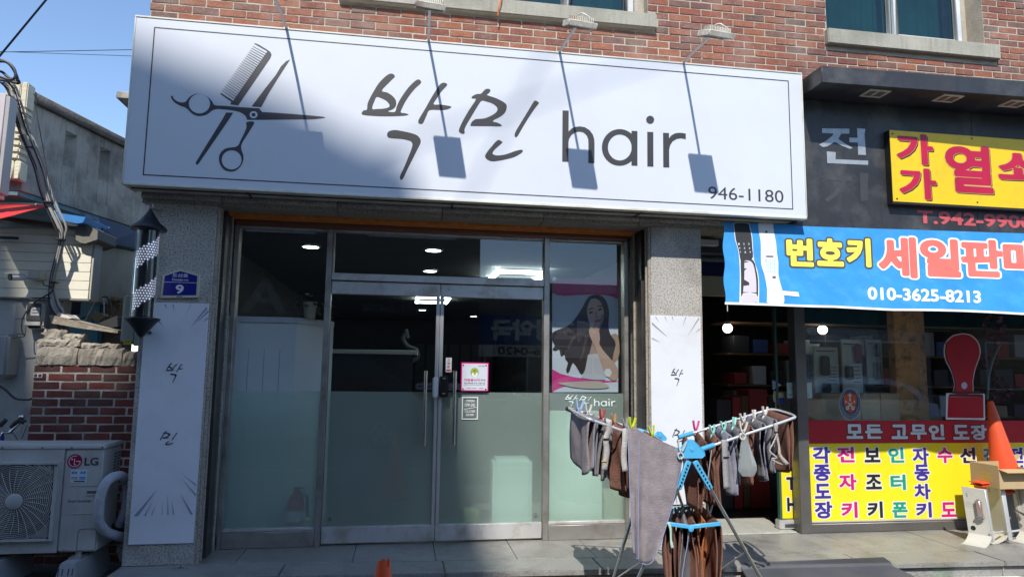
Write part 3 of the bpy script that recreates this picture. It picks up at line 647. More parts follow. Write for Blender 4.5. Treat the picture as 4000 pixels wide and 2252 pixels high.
for a in (.18, .37, .62): m.box(fx(a+.04), fx(a+.2), -.0212, -.0208, fz(.905), fz(.89))
m.build('plaque_fine_print', printgrey, t)
for a, c in ((.08, .09), (.9, .09), (.08, .92), (.9, .92)): MB().lathe([(.0075, 0), (.006, .005), (.001, .006)], (fx(a), -.02, fz(c)), 12, Matrix.Rotation(RD(90), 4, 'X')).build('corner_cap', chrome, t, smooth_=True)
# opening hours
b = wb(1804, 1549, 1867, 1637, 0); t = thing('opening_hours', ((b[0]+b[2])/2, -.004, b[1]), 'white OPEN 09:30 CLOSE 20:00 frame on the right door leaf', 'sign')
h = b[3]-b[1]; w_ = b[2]-b[0]
frame_rect(MB(), b[0], b[1], b[2], b[3], .0085, -.003).build('hours_frame', pwhite, t)
m = MB(); lettering(m, 'OPEN', (fx(.25), fz(.235), fx(.77), fz(.12)), -.003, .015); lettering(m, '09:30', (fx(.22), fz(.43), fx(.8), fz(.285)), -.003, .015); lettering(m, 'CLOSE', (fx(.18), fz(.69), fx(.82), fz(.58)), -.003, .015); lettering(m, '20:00', (fx(.25), fz(.845), fx(.74), fz(.735)), -.003, .015)
m.flat([(fx(.12), fz(.56)), (fx(.12), fz(.535)), (fx(.9), fz(.44)), (fx(.9), fz(.465))], -.0034); T(m.build('hours_lettering', pwhite, t), kind='stuff')
# white decal on right film
dm = mat('frosted_white_decal', (.75, .85, .8), .6); t = thing('window_decal', (1.6, -.003, 1.1), 'pale salon name decal on the frosted right window film', 'decal')
m = MB(); printpolys(m, fit(BKW+MNW, wb(2206, 1540, 2310, 1586, 0)), -.003)
T(m.build('brush_letters', dm, t), kind='stuff'); hb = wb(2320, 1556, 2403, 1585, 0); HH = [(p if isinstance(p, tuple) and isinstance(p[0], list) else (p, [])) for p in H]
m = MB(); printpolys(m, fit(HH, hb), -.003); T(m.build('letters', dm, t), kind='stuff')

# poster of a long haired model, hung just behind the right pane
po = thing('hair_poster', (1.6, .045, 1.25), 'tall poster of a woman with long swept dark hair behind the right window', 'poster')
Zp = zm(2120, 1050, 2.544); PYY = .04
def pp(pts, n=3): return W(Zp(smooth(pts, n) if n else pts), PYY)
MB().prism(pp([(95, 1222), (750, 1222), (750, 98), (95, 92)], 0), PYY, PYY+.004).build('sheet', mat('poster_grey', (.4, .46, .52), .45, var=.06), po)
lay = [('pink_wave', (.6, .03, .22), [pp([(95, 92), (750, 98), (750, 302), (700, 276), (620, 259), (500, 252), (350, 258), (230, 268), (150, 262), (95, 235)], 0), pp([(95, 995), (180, 1040), (300, 1070), (450, 1095), (600, 1108), (750, 1112), (750, 1120), (560, 1130), (400, 1135), (240, 1160), (150, 1190), (95, 1222)], 0)]),
 ('skin', (.36, .25, .18), [pp([(470, 760), (560, 700), (670, 655), (748, 660), (748, 900), (560, 1000), (480, 960), (455, 850)]), pp([(500, 560), (600, 520), (640, 700), (560, 850), (480, 800)])]),
 ('hair', (.028, .018, .014), [pp([(520, 256), (570, 262), (620, 300), (650, 370), (660, 450), (652, 560), (672, 650), (712, 705), (724, 755), (705, 830), (685, 925), (650, 900), (575, 800), (548, 660), (570, 590), (608, 450), (560, 310), (480, 300), (445, 380), (440, 440), (470, 560), (500, 640), (480, 780), (450, 880), (420, 1000), (385, 1050), (350, 1000), (300, 930), (268, 1010), (245, 1035), (232, 1000), (250, 930), (225, 900), (215, 850), (180, 872), (165, 800), (130, 815), (97, 800), (120, 760), (97, 720), (97, 632), (180, 592), (280, 540), (350, 450), (400, 370), (430, 310), (470, 268)], 2)]),
 ('hair_sheen', (.07, .045, .035), [pp([(330, 640), (280, 690), (250, 780), (262, 790), (300, 720), (350, 670), (420, 640)]), pp([(150, 640), (260, 600), (270, 612), (170, 660)]), pp([(420, 660), (400, 780), (370, 900), (385, 905), (425, 790), (445, 680)])]),
 ('face', (.62, .45, .35), [pp([(470, 320), (530, 300), (575, 330), (600, 400), (605, 480), (590, 545), (555, 580), (515, 570), (480, 535), (455, 480), (440, 420), (447, 370)])]),
 ('cheek_shade', (.36, .22, .16), [pp([(575, 470), (598, 440), (604, 490), (590, 545), (560, 575), (575, 520)])]),
 ('brow', (.05, .03, .025), [pp([(443, 418), (465, 392), (505, 385), (505, 393), (468, 402)]), pp([(535, 378), (565, 360), (590, 365), (590, 374), (562, 372)])]),
 ('eye', (.03, .025, .025), [pp([(455, 436), (475, 420), (500, 428), (485, 440), (465, 443)]), pp([(548, 408), (568, 388), (592, 392), (580, 408), (560, 414)])]),
 ('nose_shade', (.3, .18, .13), [pp([(512, 470), (530, 476), (552, 462), (545, 478), (528, 484)]), pp([(528, 420), (534, 440), (526, 466), (518, 466)])]),
 ('lips', (.36, .12, .13), [pp([(512, 518), (535, 496), (550, 500), (576, 498), (570, 520), (545, 531), (525, 530)])]),
 ('white_top', (.45, .47, .51), [pp([(448, 850), (545, 838), (562, 870), (600, 990), (620, 1100), (500, 1100), (380, 1080), (420, 1000)], 0)]),
 ('hand', (.44, .31, .24), [pp([(465, 530), (480, 560), (500, 590), (520, 600), (508, 560), (514, 530), (526, 532), (540, 580), (560, 630), (568, 700), (560, 740), (600, 810), (680, 900), (740, 980), (748, 1060), (720, 1105), (680, 1100), (620, 1040), (570, 920), (520, 780), (490, 720), (462, 650), (458, 600), (470, 585), (455, 555)], 2)]),
 ('hexagon', (.62, .66, .68), [pp([(685, 1028), (665, 1068), (625, 1068), (605, 1028), (625, 990), (665, 990)], 0), pp([(200, 285), (185, 308), (150, 308), (133, 285), (150, 262), (185, 262)], 0), pp([(745, 330), (745, 372), (715, 372), (697, 350), (712, 328)], 0)]),
 ('grey_ribbon', (.45, .42, .36), [pp([(165, 1128), (520, 1112), (600, 1130), (655, 1165), (620, 1182), (500, 1188), (340, 1178), (240, 1160)])])]
for i, (nm, c, ps) in enumerate(lay):
    m = MB()
    for k, q_ in enumerate(ps): m.flat(q_, PYY-.0006*(i+1)-.0001*k)
    m.build(nm, mat('poster_'+nm, tuple(v_*.72 for v_ in c), .45, var=.08), po)
for u, v in ((112, 104), (735, 124)):
    q = at(*Zp([(u, v)])[0], y=PYY); MB().lathe([(.018, 0), (.016, .008), (.001, .009)], (q.x, PYY-.012, q.z), 16, Matrix.Rotation(RD(90), 4, 'X')).build('suction_cup', glass, po, smooth_=True)

# ================================================================= SALON INTERIOR
ri = thing('salon_room', (.3, 3, 0), 'dark interior room of the salon behind the glass', 'room')
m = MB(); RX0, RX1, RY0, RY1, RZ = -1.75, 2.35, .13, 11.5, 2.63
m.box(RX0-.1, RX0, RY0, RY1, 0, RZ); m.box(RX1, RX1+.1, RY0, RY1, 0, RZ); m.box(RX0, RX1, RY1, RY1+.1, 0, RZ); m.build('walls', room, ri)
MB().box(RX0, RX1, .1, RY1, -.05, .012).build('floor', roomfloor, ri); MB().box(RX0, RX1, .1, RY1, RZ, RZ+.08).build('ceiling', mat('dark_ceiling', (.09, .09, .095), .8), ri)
m = MB()
for k in range(7): m.box(.3+k*.28, .52+k*.28, RY1-.5, RY1-.48, .2, 2.0)
m.build('back_shelving', mat('dull_shelving', (.09, .09, .1), .7), ri)
for i, (u, v, rr) in enumerate(((1215, 957, .075), (1693, 971, .075), (1680, 1053, .075), (1650, 1207, .07), (1850, 1232, .07), (2012, 1249, .07), (2045, 1237, .07))):
    q = at(u, v, z=RZ); yy = min(q.y, 10.8); 
    t = thing('ceiling_light', (q.x if q.y < 10.8 else at(u, v, y=yy).x, yy, RZ-.02), ('round ceiling light seen through the ' + ['top of the left pane', 'transom, the nearer one above the door', 'transom, just above the steel bar', 'left door leaf, small and deep', 'right door leaf, leftmost small one', 'right door leaf, lowest small one', 'right door leaf, small, nearest the poster'][i]), 'ceiling light', 'round salon ceiling lights')
    c = t.location
    MB().lathe([(rr+.02, 0), (rr+.02, .02), (rr, .02)], c, 28).build('rim', white, t, smooth_=False)
    MB().lathe([(rr, -.003), (rr-.001, .001)], c, 28).build('diffuser', ledm, t)
for u0, v0, u1, v1, wpx in ((1905, 1092, 2105, 1066, 0), (1622, 1178, 1750, 1163, 0)):
    a = at(u0, v0, z=RZ-.05); b = at(u1, v0, z=RZ-.05); c = at(u1, v1, z=RZ-.05)
    x0, x1 = a.x, b.x; y0 = a.y; y1 = min(c.y, y0+1.6)
    t = thing('frame_light', ((x0+x1)/2, (y0+y1)/2, RZ-.07), 'rectangular outline light hanging in the salon ' + ('right of the transom' if u0 > 1800 else 'behind the door top rail'), 'ceiling light')
    s_ = .05; m = MB(); z0, z1 = RZ-.07, RZ-.03
    m.box(x0, x1, y0, y0+s_, z0, z1); m.box(x0, x1, y1-s_, y1, z0, z1); m.box(x0, x0+s_, y0+s_+.001, y1-s_-.001, z0, z1); m.box(x1-s_, x1, y0+s_+.001, y1-s_-.001, z0, z1); m.build('light_strip', ledm, t)
    m = MB(); [m.tube([(xx, yy, z1), (xx, yy, RZ)], .004, 5) for xx in (x0+.04, x1-.04) for yy in (y0+.04, y1-.04)]; m.build('hanger', steel, t)
# white partition and plant behind the left pane
wp_ = mat('white_partition', (.84, .87, .88), .55, var=.04)
pz = at(1000, 1236, y=.3).z; px0, px1 = -1.7, at(1157, 1300, y=.3).x; px2 = at(1300, 1300, y=.75).x
t = thing('white_partition', ((px0+px1)/2, .3, 0), 'white panelled counter partition behind the left window', 'partition')
m = MB(); m.box(px0, px1, .3, .38, .013, pz-.05); m.build('front_panel', wp_, t, bevel=.003)
m = MB(); m.hexa([(px1+.002, .3, .013), (px2, .75, .013), (px2, .8, .013), (px1+.002, .38, .013), (px1+.002, .3, pz-.05), (px2, .75, pz-.05), (px2, .8, pz-.05), (px1+.002, .38, pz-.05)]); m.build('side_panel', wp_, t)
m = MB(); m.box(px0, px1+.004, .285, .42, pz-.049, pz); m.hexa([(px1+.006, .285, pz-.049), (px2, .735, pz-.049), (px2, .85, pz-.049), (px1+.006, .42, pz-.049), (px1+.006, .285, pz), (px2, .735, pz), (px2, .85, pz), (px1+.006, .42, pz)]); m.build('top_rail', mat('white_rail', (.66, .7, .73), .5), t)
m = MB()
for i in range(5): m.box(px0+.12+i*.13, px0+.125+i*.13, .298, .3, .1, pz-.28)
m.build('groove', mat('grey_groove', (.4, .43, .46), .6), t)
q = at(1192, 1232, y=.36); pt = thing('pot_plant', (q.x+.03, .42, pz), 'cream pot with trailing green plant on the white partition', 'plant')
c = (q.x+.03, .42, pz); MB().lathe([(.045, 0), (.05, .02), (.062, .14), (.066, .15), (.058, .15), (.054, .12)], c, 20).build('pot', cream, pt, smooth_=True)
m = MB()
def leaf(m, p, d, ln, wd, upn=V((0, 0, 1))):
    d = V(d).normalized(); s = d.cross(upn); s = (s if s.length > .01 else V((1, 0, 0))).normalized(); p = V(p); k = d.cross(s)*.12*ln
    m.add([p, p+d*ln*.3+s*wd*.45, p+d*ln*.65+s*wd*.4+k, p+d*ln+k*2, p+d*ln*.65-s*wd*.4+k, p+d*ln*.3-s*wd*.45], [(0, 1, 2, 3, 4, 5)])
rs = random.Random(3)
for i in range(46):
    a = rs.uniform(0, 6.28); r = rs.uniform(.01, .19); p = V((c[0]+r*cos(a), c[1]+r*sin(a)*.4, pz+.17+rs.uniform(-.05, .12)-r*.9))
    leaf(m, p, (cos(a), sin(a), rs.uniform(-.9, .5)), rs.uniform(.05, .09), .045)
m.build('leaves', mat('pothos_leaf', (.05, .11, .03), .5, var=.3, vs=20), pt)
# things close behind the film
T(MB().box(at(1925, 1900, y=.16).x, at(2080, 1900, y=.16).x, .16, .4, .013, at(2000, 1790, y=.16).z).build('white_cabinet', wp_, bevel=.03, seg=4), 'white cabinet blurred behind the frosted right door leaf', 'cabinet')
T(MB().box(at(1810, 2000, y=.16).x, at(1870, 2000, y=.16).x, .16, .3, .013, at(1830, 1990, y=.16).z).build('yellow_box', mat('pale_yellow_box', (.6, .55, .3), .6), bevel=.01), 'pale yellow box blurred behind the right door leaf near the floor', 'box')
T(MB().box(at(2140, 1800, y=.1).x, at(2352, 1800, y=.1).x, .1, .2, .013, at(2250, 1605, y=.1).z).build('white_board', mat('pale_board', (.88, .92, .88), .6), bevel=.004), 'tall pale board blurred behind the right window film', 'board')
T(MB().box(at(2360, 1900, y=.25).x, at(2470, 1900, y=.25).x, .25, .45, .013, at(2400, 1920, y=.25).z).build('cream_box', mat('pale_cream_box', (.7, .7, .5), .6), bevel=.004), 'cream box with blue strip blurred low behind the right window', 'box')
q = at(1150, 2040, y=.16); ex = thing('fire_extinguisher', (q.x, .16, .013), 'red fire extinguisher blurred behind the frosted left window', 'extinguisher')
c = (q.x, .17, .013); MB().lathe([(.06, 0), (.075, .01), (.075, .28), (.06, .34), (.025, .37), (.025, .4)], c, 20).build('cylinder', red, ex, smooth_=True); MB().lathe([(.077, .15), (.077, .24)], c, 20).build('label_band', pwhite, ex)
m = MB(); m.box(c[0]-.02, c[0]+.07, .16, .18, .42, .435); m.tube([(c[0]+.02, .17, .4), (c[0]+.09, .17, .36), (c[0]+.1, .17, .2)], .012, 8); m.build('valve', blackrub, ex)
# salon chair-side dryer on an arm, dim
t = thing('hair_dryer_stand', (at(1600, 1500, y=3).x, 3, .013), 'curved arm hair dryer stand standing dimly inside the salon', 'hair dryer'); q = at(1560, 1300, y=3); x0 = at(1600, 1400, y=3).x
dg = mat('dull_chrome_dryer', (.14, .15, .17), .45, .2)
MB().tube([(x0, 3, .02), (x0, 3, 1.1)], .02, 8).build('stand', dg, t); m = MB(); m.tube(smooth([(at(u, v, y=3).x, 3, at(u, v, y=3).z) for u, v in ((1590, 1300), (1575, 1320), (1590, 1350), (1625, 1365), (1630, 1395), (1600, 1415), (1590, 1430))], 4, False), [.03]*25, 8); m.build('arm', dg, t, smooth_=True)
m = MB(); m.tube([(at(1585, 1285, y=3).x, 3, at(1585, 1285, y=3).z), (at(1592, 1320, y=3).x, 3, at(1592, 1320, y=3).z)], .03, 10); m.build('nozzle', dg, t)
MB().lathe([(.22, 0), (.22, .02), (.03, .04)], (x0, 3, .013), 20).build('base', dg, t)
t = thing('counter_shelf', (-.1, 2.2, .013), 'pale counter edge crossing the dark salon behind the left door leaf', 'counter')
a = at(1291, 1362, y=2.2); b = at(1632, 1366, y=2.2); MB().box(a.x-.3, b.x, 2.2, 2.7, a.z-.05, a.z).build('top', wp_, t, bevel=.005); MB().box(a.x-.3, b.x-.05, 2.3, 2.65, .013, a.z-.051).build('base', room, t)

# ================================================================= PILLAR PANELS, NUMBER PLATE, BARBER POLE
pan = mat('white_panel', (.78, .8, .84), .4, var=.02, dirt=((.55, .55, .55), .2, 5)); raym = mat('grey_ray_print', (.34, .35, .44), .5); inkt = printink
def panel(x0, z0, x1, z1, lab, rays, b1, b2):
    y = -.462; t = thing('sign_board', ((x0+x1)/2, y, z0), lab, 'sign'); MB().box(x0, x1, y, -.4515, z0, z1).build('board', pan, t, bevel=.002)
    m = MB()
    for i, r in enumerate(rays): m.flat(W(r, y), y-.001-.0002*i)
    T(m.build('ray_print', raym, t), kind='stuff')
    m = MB(); printpolys(m, fit(BKW, b1), y-.0012); printpolys(m, fit(MNW, b2), y-.0012); T(m.build('brush_letters', inkt, t), kind='stuff'); return t
y = -.462
a = at(561, 1318, y=y); b = at(498, 2126, y=y); c = at(818, 1186, y=y); d = at(754, 2119, y=y)
zc = zm(0, 700, 1.812); zd = zm(0, 1450, 1.808)
rays = [zc([(1220, 884), (1229, 884), (1236, 935)]), zc([(1163, 884), (1175, 884), (1182, 920)]), zc([(1350, 884), (1354, 884), (1305, 985)]), zc([(1463, 900), (1467, 918), (1345, 1050)]), zc([(1474, 925), (1476, 940), (1385, 1020)]), zc([(1474, 975), (1474, 988), (1435, 1008)]), zc([(1118, 1005), (1125, 1000), (1165, 1045)]),
        zd([(945, 1018), (975, 1018), (1110, 832)]), zd([(926, 998), (932, 993), (1030, 880)]), zd([(1018, 1016), (1028, 1016), (1085, 900)]), zd([(1068, 1012), (1074, 1012), (1108, 918)]), zd([(1144, 1010), (1148, 1010), (1148, 905)]), zd([(1183, 1010), (1192, 1010), (1185, 855)]), zd([(1222, 1008), (1232, 1008), (1212, 895)]), zd([(1346, 1006), (1364, 1006), (1272, 852)]), zd([(1384, 862), (1384, 880), (1288, 755)]), zd([(1386, 795), (1386, 806), (1280, 712)])]
panel((a.x+b.x)/2, b.z, (c.x+d.x)/2, c.z, 'tall white panel with brush lettering on the left granite pillar', rays, wb(646, 1417, 714, 1493, y), wb(625, 1682, 692, 1737, y))
ze = zm(1800, 750, 1.812); a = at(2541, 1230, y=y); c = at(2733, 1236, y=y); d = at(2754, 1967, y=y)
rays = [ze([(1375, 882), (1382, 882), (1405, 925)]), ze([(1440, 880), (1447, 880), (1462, 925)]), ze([(1492, 880), (1500, 880), (1505, 915)]), ze([(1590, 882), (1597, 882), (1568, 955)]), ze([(1684, 885), (1686, 898), (1598, 1028)]), ze([(1352, 918), (1352, 935), (1470, 1030)]), ze([(1352, 1028), (1352, 1036), (1412, 1062)]), ze([(1690, 962), (1690, 972), (1660, 995)]), [(2640, 1962), (2646, 1962), (2640, 1915)], [(2690, 1962), (2694, 1962), (2688, 1925)], [(2600, 1962), (2606, 1962), (2622, 1900)], [(2735, 1962), (2742, 1962), (2712, 1890)]]
panel(at(2541, 1230, y=y).x, d.z, (c.x+d.x)/2, c.z, 'tall white panel with brush lettering on the right granite pillar behind the drying rack', rays, wb(2620, 1438, 2670, 1506, y), wb(2626, 1672, 2676, 1726, y))
# plate
y = -.46; bl = [(633, 1159), (770, 1158), (777, 1068), (710, 1052), (640, 1075)]
npl = thing('number_plate', (-1.6, y, 1.9), 'blue house number plate reading 9 above the left white panel', 'number plate')
g = W([(630, 1162), (775, 1161), (780, 1073), (707, 1052), (640, 1073)], y); MB().prism(g, y-.012, -.4505).build('cream_rim', mat('plate_rim', (.6, .56, .42), .5), npl, bevel=.003)
g = W([(637, 1154), (768, 1153), (773, 1078), (707, 1059), (646, 1078)], y); MB().flat(g, y-.0128).build('blue_field', mat('plate_blue', (.012, .015, .22), .3), npl)
m = MB(); lettering(m, '도산로', wb(676, 1069, 737, 1083, y), y-.0135, .02); lettering(m, 'Dosan-ro', wb(675, 1088, 738, 1097, y), y-.0135, .015); lettering(m, '9', wb(688, 1112, 720, 1147, y), y-.0135, .03)
q0, q1 = at(641, 1101, y=y), at(771, 1101, y=y); m.box(q0.x, q1.x, y-.0135, y-.013, q0.z-.002, q0.z+.001); T(m.build('plate_lettering', pwhite, npl), kind='stuff')
m = MB(); q = at(703, 1158, y=y); m.box(q.x-.02, q.x+.02, y-.0125, y-.0122, q.z-.004, q.z+.003); m.build('plate_clip', printgrey, npl)
# barber pole
bp_x, bp_y = -1.865, -.63
def bz(v): return at(570, v, y=bp_y).z
c0 = (bp_x, bp_y, 0); bpz0, bpz1 = bz(1243), bz(903)
bp = thing('barber_pole', (bp_x, bp_y, bz(1312)), 'hanging black barber pole with glittering white spiral on the left pillar', 'barber pole')
bm = mat('dark_cast_metal', (.035, .037, .045), .38, .6, .1)
ztop, zeave = bz(835), bz(893)
m = MB(); m.lathe([(.118, zeave-.012), (.122, zeave), (.115, zeave+.012), (.07, zeave+.05), (.035, zeave+.1), (.014, zeave+.135), (.008, zeave+.15)], c0, 32); m.build('top_cap', bm, bp, smooth_=True)
m = MB(); m.lathe([(.006, bz(1318)), (.02, bz(1312)), (.05, bz(1290)), (.09, bz(1262)), (.118, bz(1248)), (.118, bz(1243)), (.09, bz(1240))], c0, 32); m.build('bottom_cap', bm, bp, smooth_=True)
m = MB(); m.lathe([(.082, bpz0), (.082, bpz1)], c0, 32); m.build('glass_cylinder', glassmat('pole_glass', (.93, .95, .95), 1.45, 1.3), bp, smooth_=True)
MB().lathe([(.068, bpz0), (.068, bpz1)], c0, 32).build('inner_drum', mat('black_drum', (.012, .012, .014), .3), bp, smooth_=True)
spark = mat('glitter_flake', (.75, .78, .95), .3, .3, emit=((.8, .82, 1), .4)); sparkd = mat('dim_flake', (.3, .32, .33), .3, .5)
mA, mB_ = MB(), MB(); nz = 34; nr = 22; R = .0702
for j in range(nz):
    z = bpz0+.008+(bpz1-bpz0-.016)*j/(nz-1)
    for i in range(nr):
        a = 2*pi*(i+.5*(j % 2))/nr; ph = (a/(2*pi)*1.0 - (z-bpz0)/.30) % 1.0
        inb = ph < .45; s = (.0108 if inb else .0022); tg = V((-sin(a), cos(a), 0)); n_ = V((cos(a), sin(a), 0)); p = V((bp_x, bp_y, z))+n_*R
        k = V((0, 0, 1))
        vs = [p+tg*s, p+tg*s*.25+k*s*.3, p+k*s*.95-tg*s*.2, p-tg*s*.3+k*s*.2, p-tg*s*1.0+k*.1*s, p-tg*s*.3-k*s*.25, p-k*s*.95-tg*s*.1, p+tg*s*.25-k*s*.3]
        (mA if inb else mB_).add(vs, [tuple(range(8))[::-1]])
mS = MB(); nn = 60
for j in range(nn):
    for i in range(12):
        z0_, z1_ = bpz0+.002+(bpz1-bpz0-.004)*j/nn, bpz0+.002+(bpz1-bpz0-.004)*(j+1)/nn
        f0_, f1_ = -.02+.49*i/12, -.02+.49*(i+1)/12
        pt_ = lambda f_, z_: (bp_x+.0686*cos(2*pi*(f_+(z_-bpz0)/.30)), bp_y+.0686*sin(2*pi*(f_+(z_-bpz0)/.30)), z_)
        mS.add([pt_(f0_, z0_), pt_(f1_, z0_), pt_(f1_, z1_), pt_(f0_, z1_)], [(0, 1, 2, 3)])
mS.build('spiral_band', mat('silver_band', (.12, .125, .15), .3, .3), bp, smooth_=True)
T(mA.build('spiral_flakes', spark, bp), kind='stuff'); T(mB_.build('faint_flakes', sparkd, bp), kind='stuff')
m = MB(); m.tube([(bp_x, bp_y, zeave+.15), (bp_x, bp_y, bz(815))], .006, 6)
import_ring = [(bp_x+.016*cos(a_), bp_y, zeave+.17+.018*sin(a_)) for a_ in [i*pi/8 for i in range(17)]]; m.tube(import_ring, .004, 6); m.tube([(bp_x, bp_y, bz(815)), (bp_x+.02, -.45, bz(800))], .006, 6); m.build('hanging_hook', steel, bp)
m = MB(); m.box(bp_x-.012, bp_x+.012, -.63, -.45, bz(1300), bz(1300)+.02); m.box(bp_x-.02, bp_x+.02, -.46, -.4505, bz(1300)-.03, bz(1300)+.05); m.box(bp_x-.012, bp_x+.012, -.63, -.45, bz(893), bz(893)+.02); m.build('wall_bracket', bm, bp)

# ================================================================= LEFT: ALLEY, NEIGHBOUR, LOW WALL
def A(u, v, y): return at(u, v, y=y)
def PX(pts, y): return [tuple(at(u, v, y=y)) for u, v in pts]
# low brick wall
LY = .12
lx0 = A(118, 1600, LY).x; lx1 = -1.96
lw = thing('low_brick_wall', ((lx0+lx1)/2, LY+.05, -.12), 'low dark red brick wall with crumbling mortar cap behind the outdoor unit', 'wall')
ztop_ = A(300, 1425, LY).z
MB().box(lx0+.012, lx1, LY+.004, LY+.1, -.119, ztop_).build('mortar_bed', mat('grimy_mortar', (.62, .58, .5), .95, var=.2, vs=8, bump=.9, bs=60, dirt=((.14, .12, .1), .5, 5)), lw)
z = -.115; row = 0; nb = 0
while z < ztop_-.03:
    x = lx0-(.1 if row % 2 else 0)-random.uniform(0, .01)
    while x < lx1:
        xa, xb = max(x+.007, lx0-random.uniform(-.004, .006)), min(x+.198, lx1)
        if xb-xa > .03 and nb < 300:
            o = bpy.data.objects.new('brick', brickmesh(round((xb-xa)*100)/100-.002, .0535, brickd, .06)); COL.objects.link(o); o.parent = lw
            o.location = V(((xa+xb)/2, LY+random.uniform(-.006, .001), z+.0325))-V(lw.location); o.rotation_euler = (0, random.uniform(-.012, .012), 0); nb += 1
        x += .205
    z += .0672; row += 1
# rubble cap: uneven stones
rub = mat('mortar_rubble', (.36, .32, .26), .95, var=.25, vs=12, bump=1, bs=50, dirt=((.16, .13, .1), .6, 7))
def rock(x0, x1, y0, y1, z0, z1, seed, parent, nm='cap_stone', m_=None, jit=.009):
    r = random.Random(seed); n = max(2, int((x1-x0)/.022)); vs = []; m = MB()
    secs = []
    for i in range(n+1):
        x = x0+(x1-x0)*i/n; e = 0 if 0 < i < n else .012
        j = lambda: r.uniform(-jit, jit)
        secs.append([(x+j()*.5, y0+j()+e, z0+j()*.4), (x+j()*.5, y0+j()*1.2+e-.004, (z0+z1)/2+j()), (x+j()*.5, y0+.01+j()+e, z1+j()-e), (x, (y0+y1)/2, z1+j()+.004), (x, y1, z1+j()), (x, y1, z0)])
    for s_ in secs: m.v += s_
    for i in range(n):
        for k in range(6): m.f.append((i*6+k, (i+1)*6+k, (i+1)*6+(k+1) % 6, i*6+(k+1) % 6))
    m.f += [tuple(range(6))[::-1], tuple(n*6+k for k in range(6))]
    return m.build(nm, m_ or rub, parent)
q = lambda u, v: A(u, v, LY)
rock(q(140, 1400).x, q(300, 1400).x, LY-.01, LY+.12, ztop_+.001, q(250, 1352).z, 1, lw); rock(q(303, 1400).x, q(475, 1400).x, LY-.012, LY+.12, ztop_+.001, q(400, 1360).z, 2, lw); rock(q(478, 1400).x, lx1+.02, LY-.006, LY+.12, ztop_+.001, q(500, 1375).z, 3, lw)
rock(q(142, 1330).x, q(310, 1330).x, LY+.0, LY+.13, q(250, 1351).z, q(250, 1322).z, 4, lw); rock(q(310, 1330).x, q(452, 1330).x, LY+.01, LY+.13, q(400, 1358).z, q(400, 1342).z, 5, lw)
rock(q(160, 1300).x, q(250, 1300).x, LY+.01, LY+.1, q(250, 1321).z, q(200, 1288).z, 6, lw, jit=.016); rock(q(225, 1300).x, q(320, 1300).x, LY+.02, LY+.11, q(250, 1321).z, q(260, 1304).z, 7, lw)
for u, v, s_ in ((395, 1468, .03), (560//1, 1468, .01)):
    pass
# board of old asbestos cement on top
bd = mat('old_board', (.34, .29, .22), .95, var=.3, vs=7, bump=1, bs=30, dirt=((.07, .06, .05), .7, 4))
g = [(202, 1232), (216, 1232), (300, 1252), (400, 1278), (470, 1290), (466, 1300), (380, 1288), (320, 1282), (260, 1270), (210, 1262)]
T(MB().prism([(p[0], p[2]) for p in PX(g[::-1], LY+.06)], LY+.02, LY+.3).build('old_board', bd, bevel=.003), 'warped old board lying sloping on top of the low brick wall', 'board')
g = [(232, 1230), (240, 1222), (255, 1226), (275, 1230), (290, 1243), (270, 1244), (245, 1240)]
T(MB().prism([(p[0], p[2]) for p in PX(g[::-1], LY+.1)], LY+.06, LY+.2).build('plaster_lump', mat('pale_plaster', (.7, .62, .56), .9, bump=.6), bevel=.004), 'pale broken plaster lump on the old board by the cables', 'rubble')
# sticker pieces on bricks
b = wb(132, 1458, 166, 1474, LY-.008); ms = thing('wall_notice', (b[0], LY-.008, b[1]), 'tiny white and dark red notice stuck at the left end of the low brick wall', 'notice')
MB().box(b[0], b[2], LY-.012, LY-.009, b[1], b[3]).build('tile', pwhite, ms); m = MB(); w_ = (b[2]-b[0])
m.box(b[0]+w_*.08, b[0]+w_*.42, LY-.0128, LY-.0121, b[1]+.004, b[3]-.004); m.box(b[0]+w_*.56, b[0]+w_*.92, LY-.0128, LY-.0121, b[1]+.004, b[3]-.004); m.build('notice_print', mat('notice_red', (.25, .03, .03), .6), ms)
# neighbour: painted wall, siding, cream lit wall
GY = .34
nx0 = -6.5; nxc = A(357, 1000, GY).x
zs0 = A(200, 1164, GY).z; zs1 = A(300, 886, GY).z
nw = thing('neighbour_house', (-4.2, GY, -.12), 'neighbouring house with cream siding above a painted grey wall', 'house')
MB().box(nx0, A(232, 1200, GY).x, GY, GY+.15, -.119, zs0-.004).build('lower_wall', greywall, nw, bevel=.003)
MB().box(A(232, 1200, GY).x+.002, A(245, 1200, GY).x, GY+.02, GY+.15, -.119, zs0-.01).build('opening_post', greywall, nw)
zz = zs0; n = 8; hh = (zs1-zs0)/n
for i in range(n): MB().box(nx0, nxc, GY+.0, GY+.06, zz+i*hh+.0015, zz+(i+1)*hh-.0015).build('siding_panel', siding, nw, bevel=.002)
MB().box(nx0, nxc-.001, GY+.012, GY+.14, zs0-.012, zs1).build('siding_core', mat('siding_core', (.45, .42, .35), .8), nw)
MB().box(nxc+.001, A(378, 1000, GY+.06).x, GY+.01, GY+.16, zs0-.01, zs1).build('corner_trim', mat('pale_trim', (.5, .47, .4), .7), nw, bevel=.003)
MB().box(nx0, nxc+.02, GY-.03, GY+.02, zs0-.015, zs0-.002).build('base_flashing', mat('grey_flashing', (.3, .3, .28), .5, .4), nw)
m = MB(); m.box(nx0, A(330, 890, GY).x, GY-.02, GY+.0, A(300, 900, GY).z, A(300, 884, GY).z); m.build('top_channel', mat('grey_channel', (.5, .5, .47), .5, .3), nw, bevel=.002)
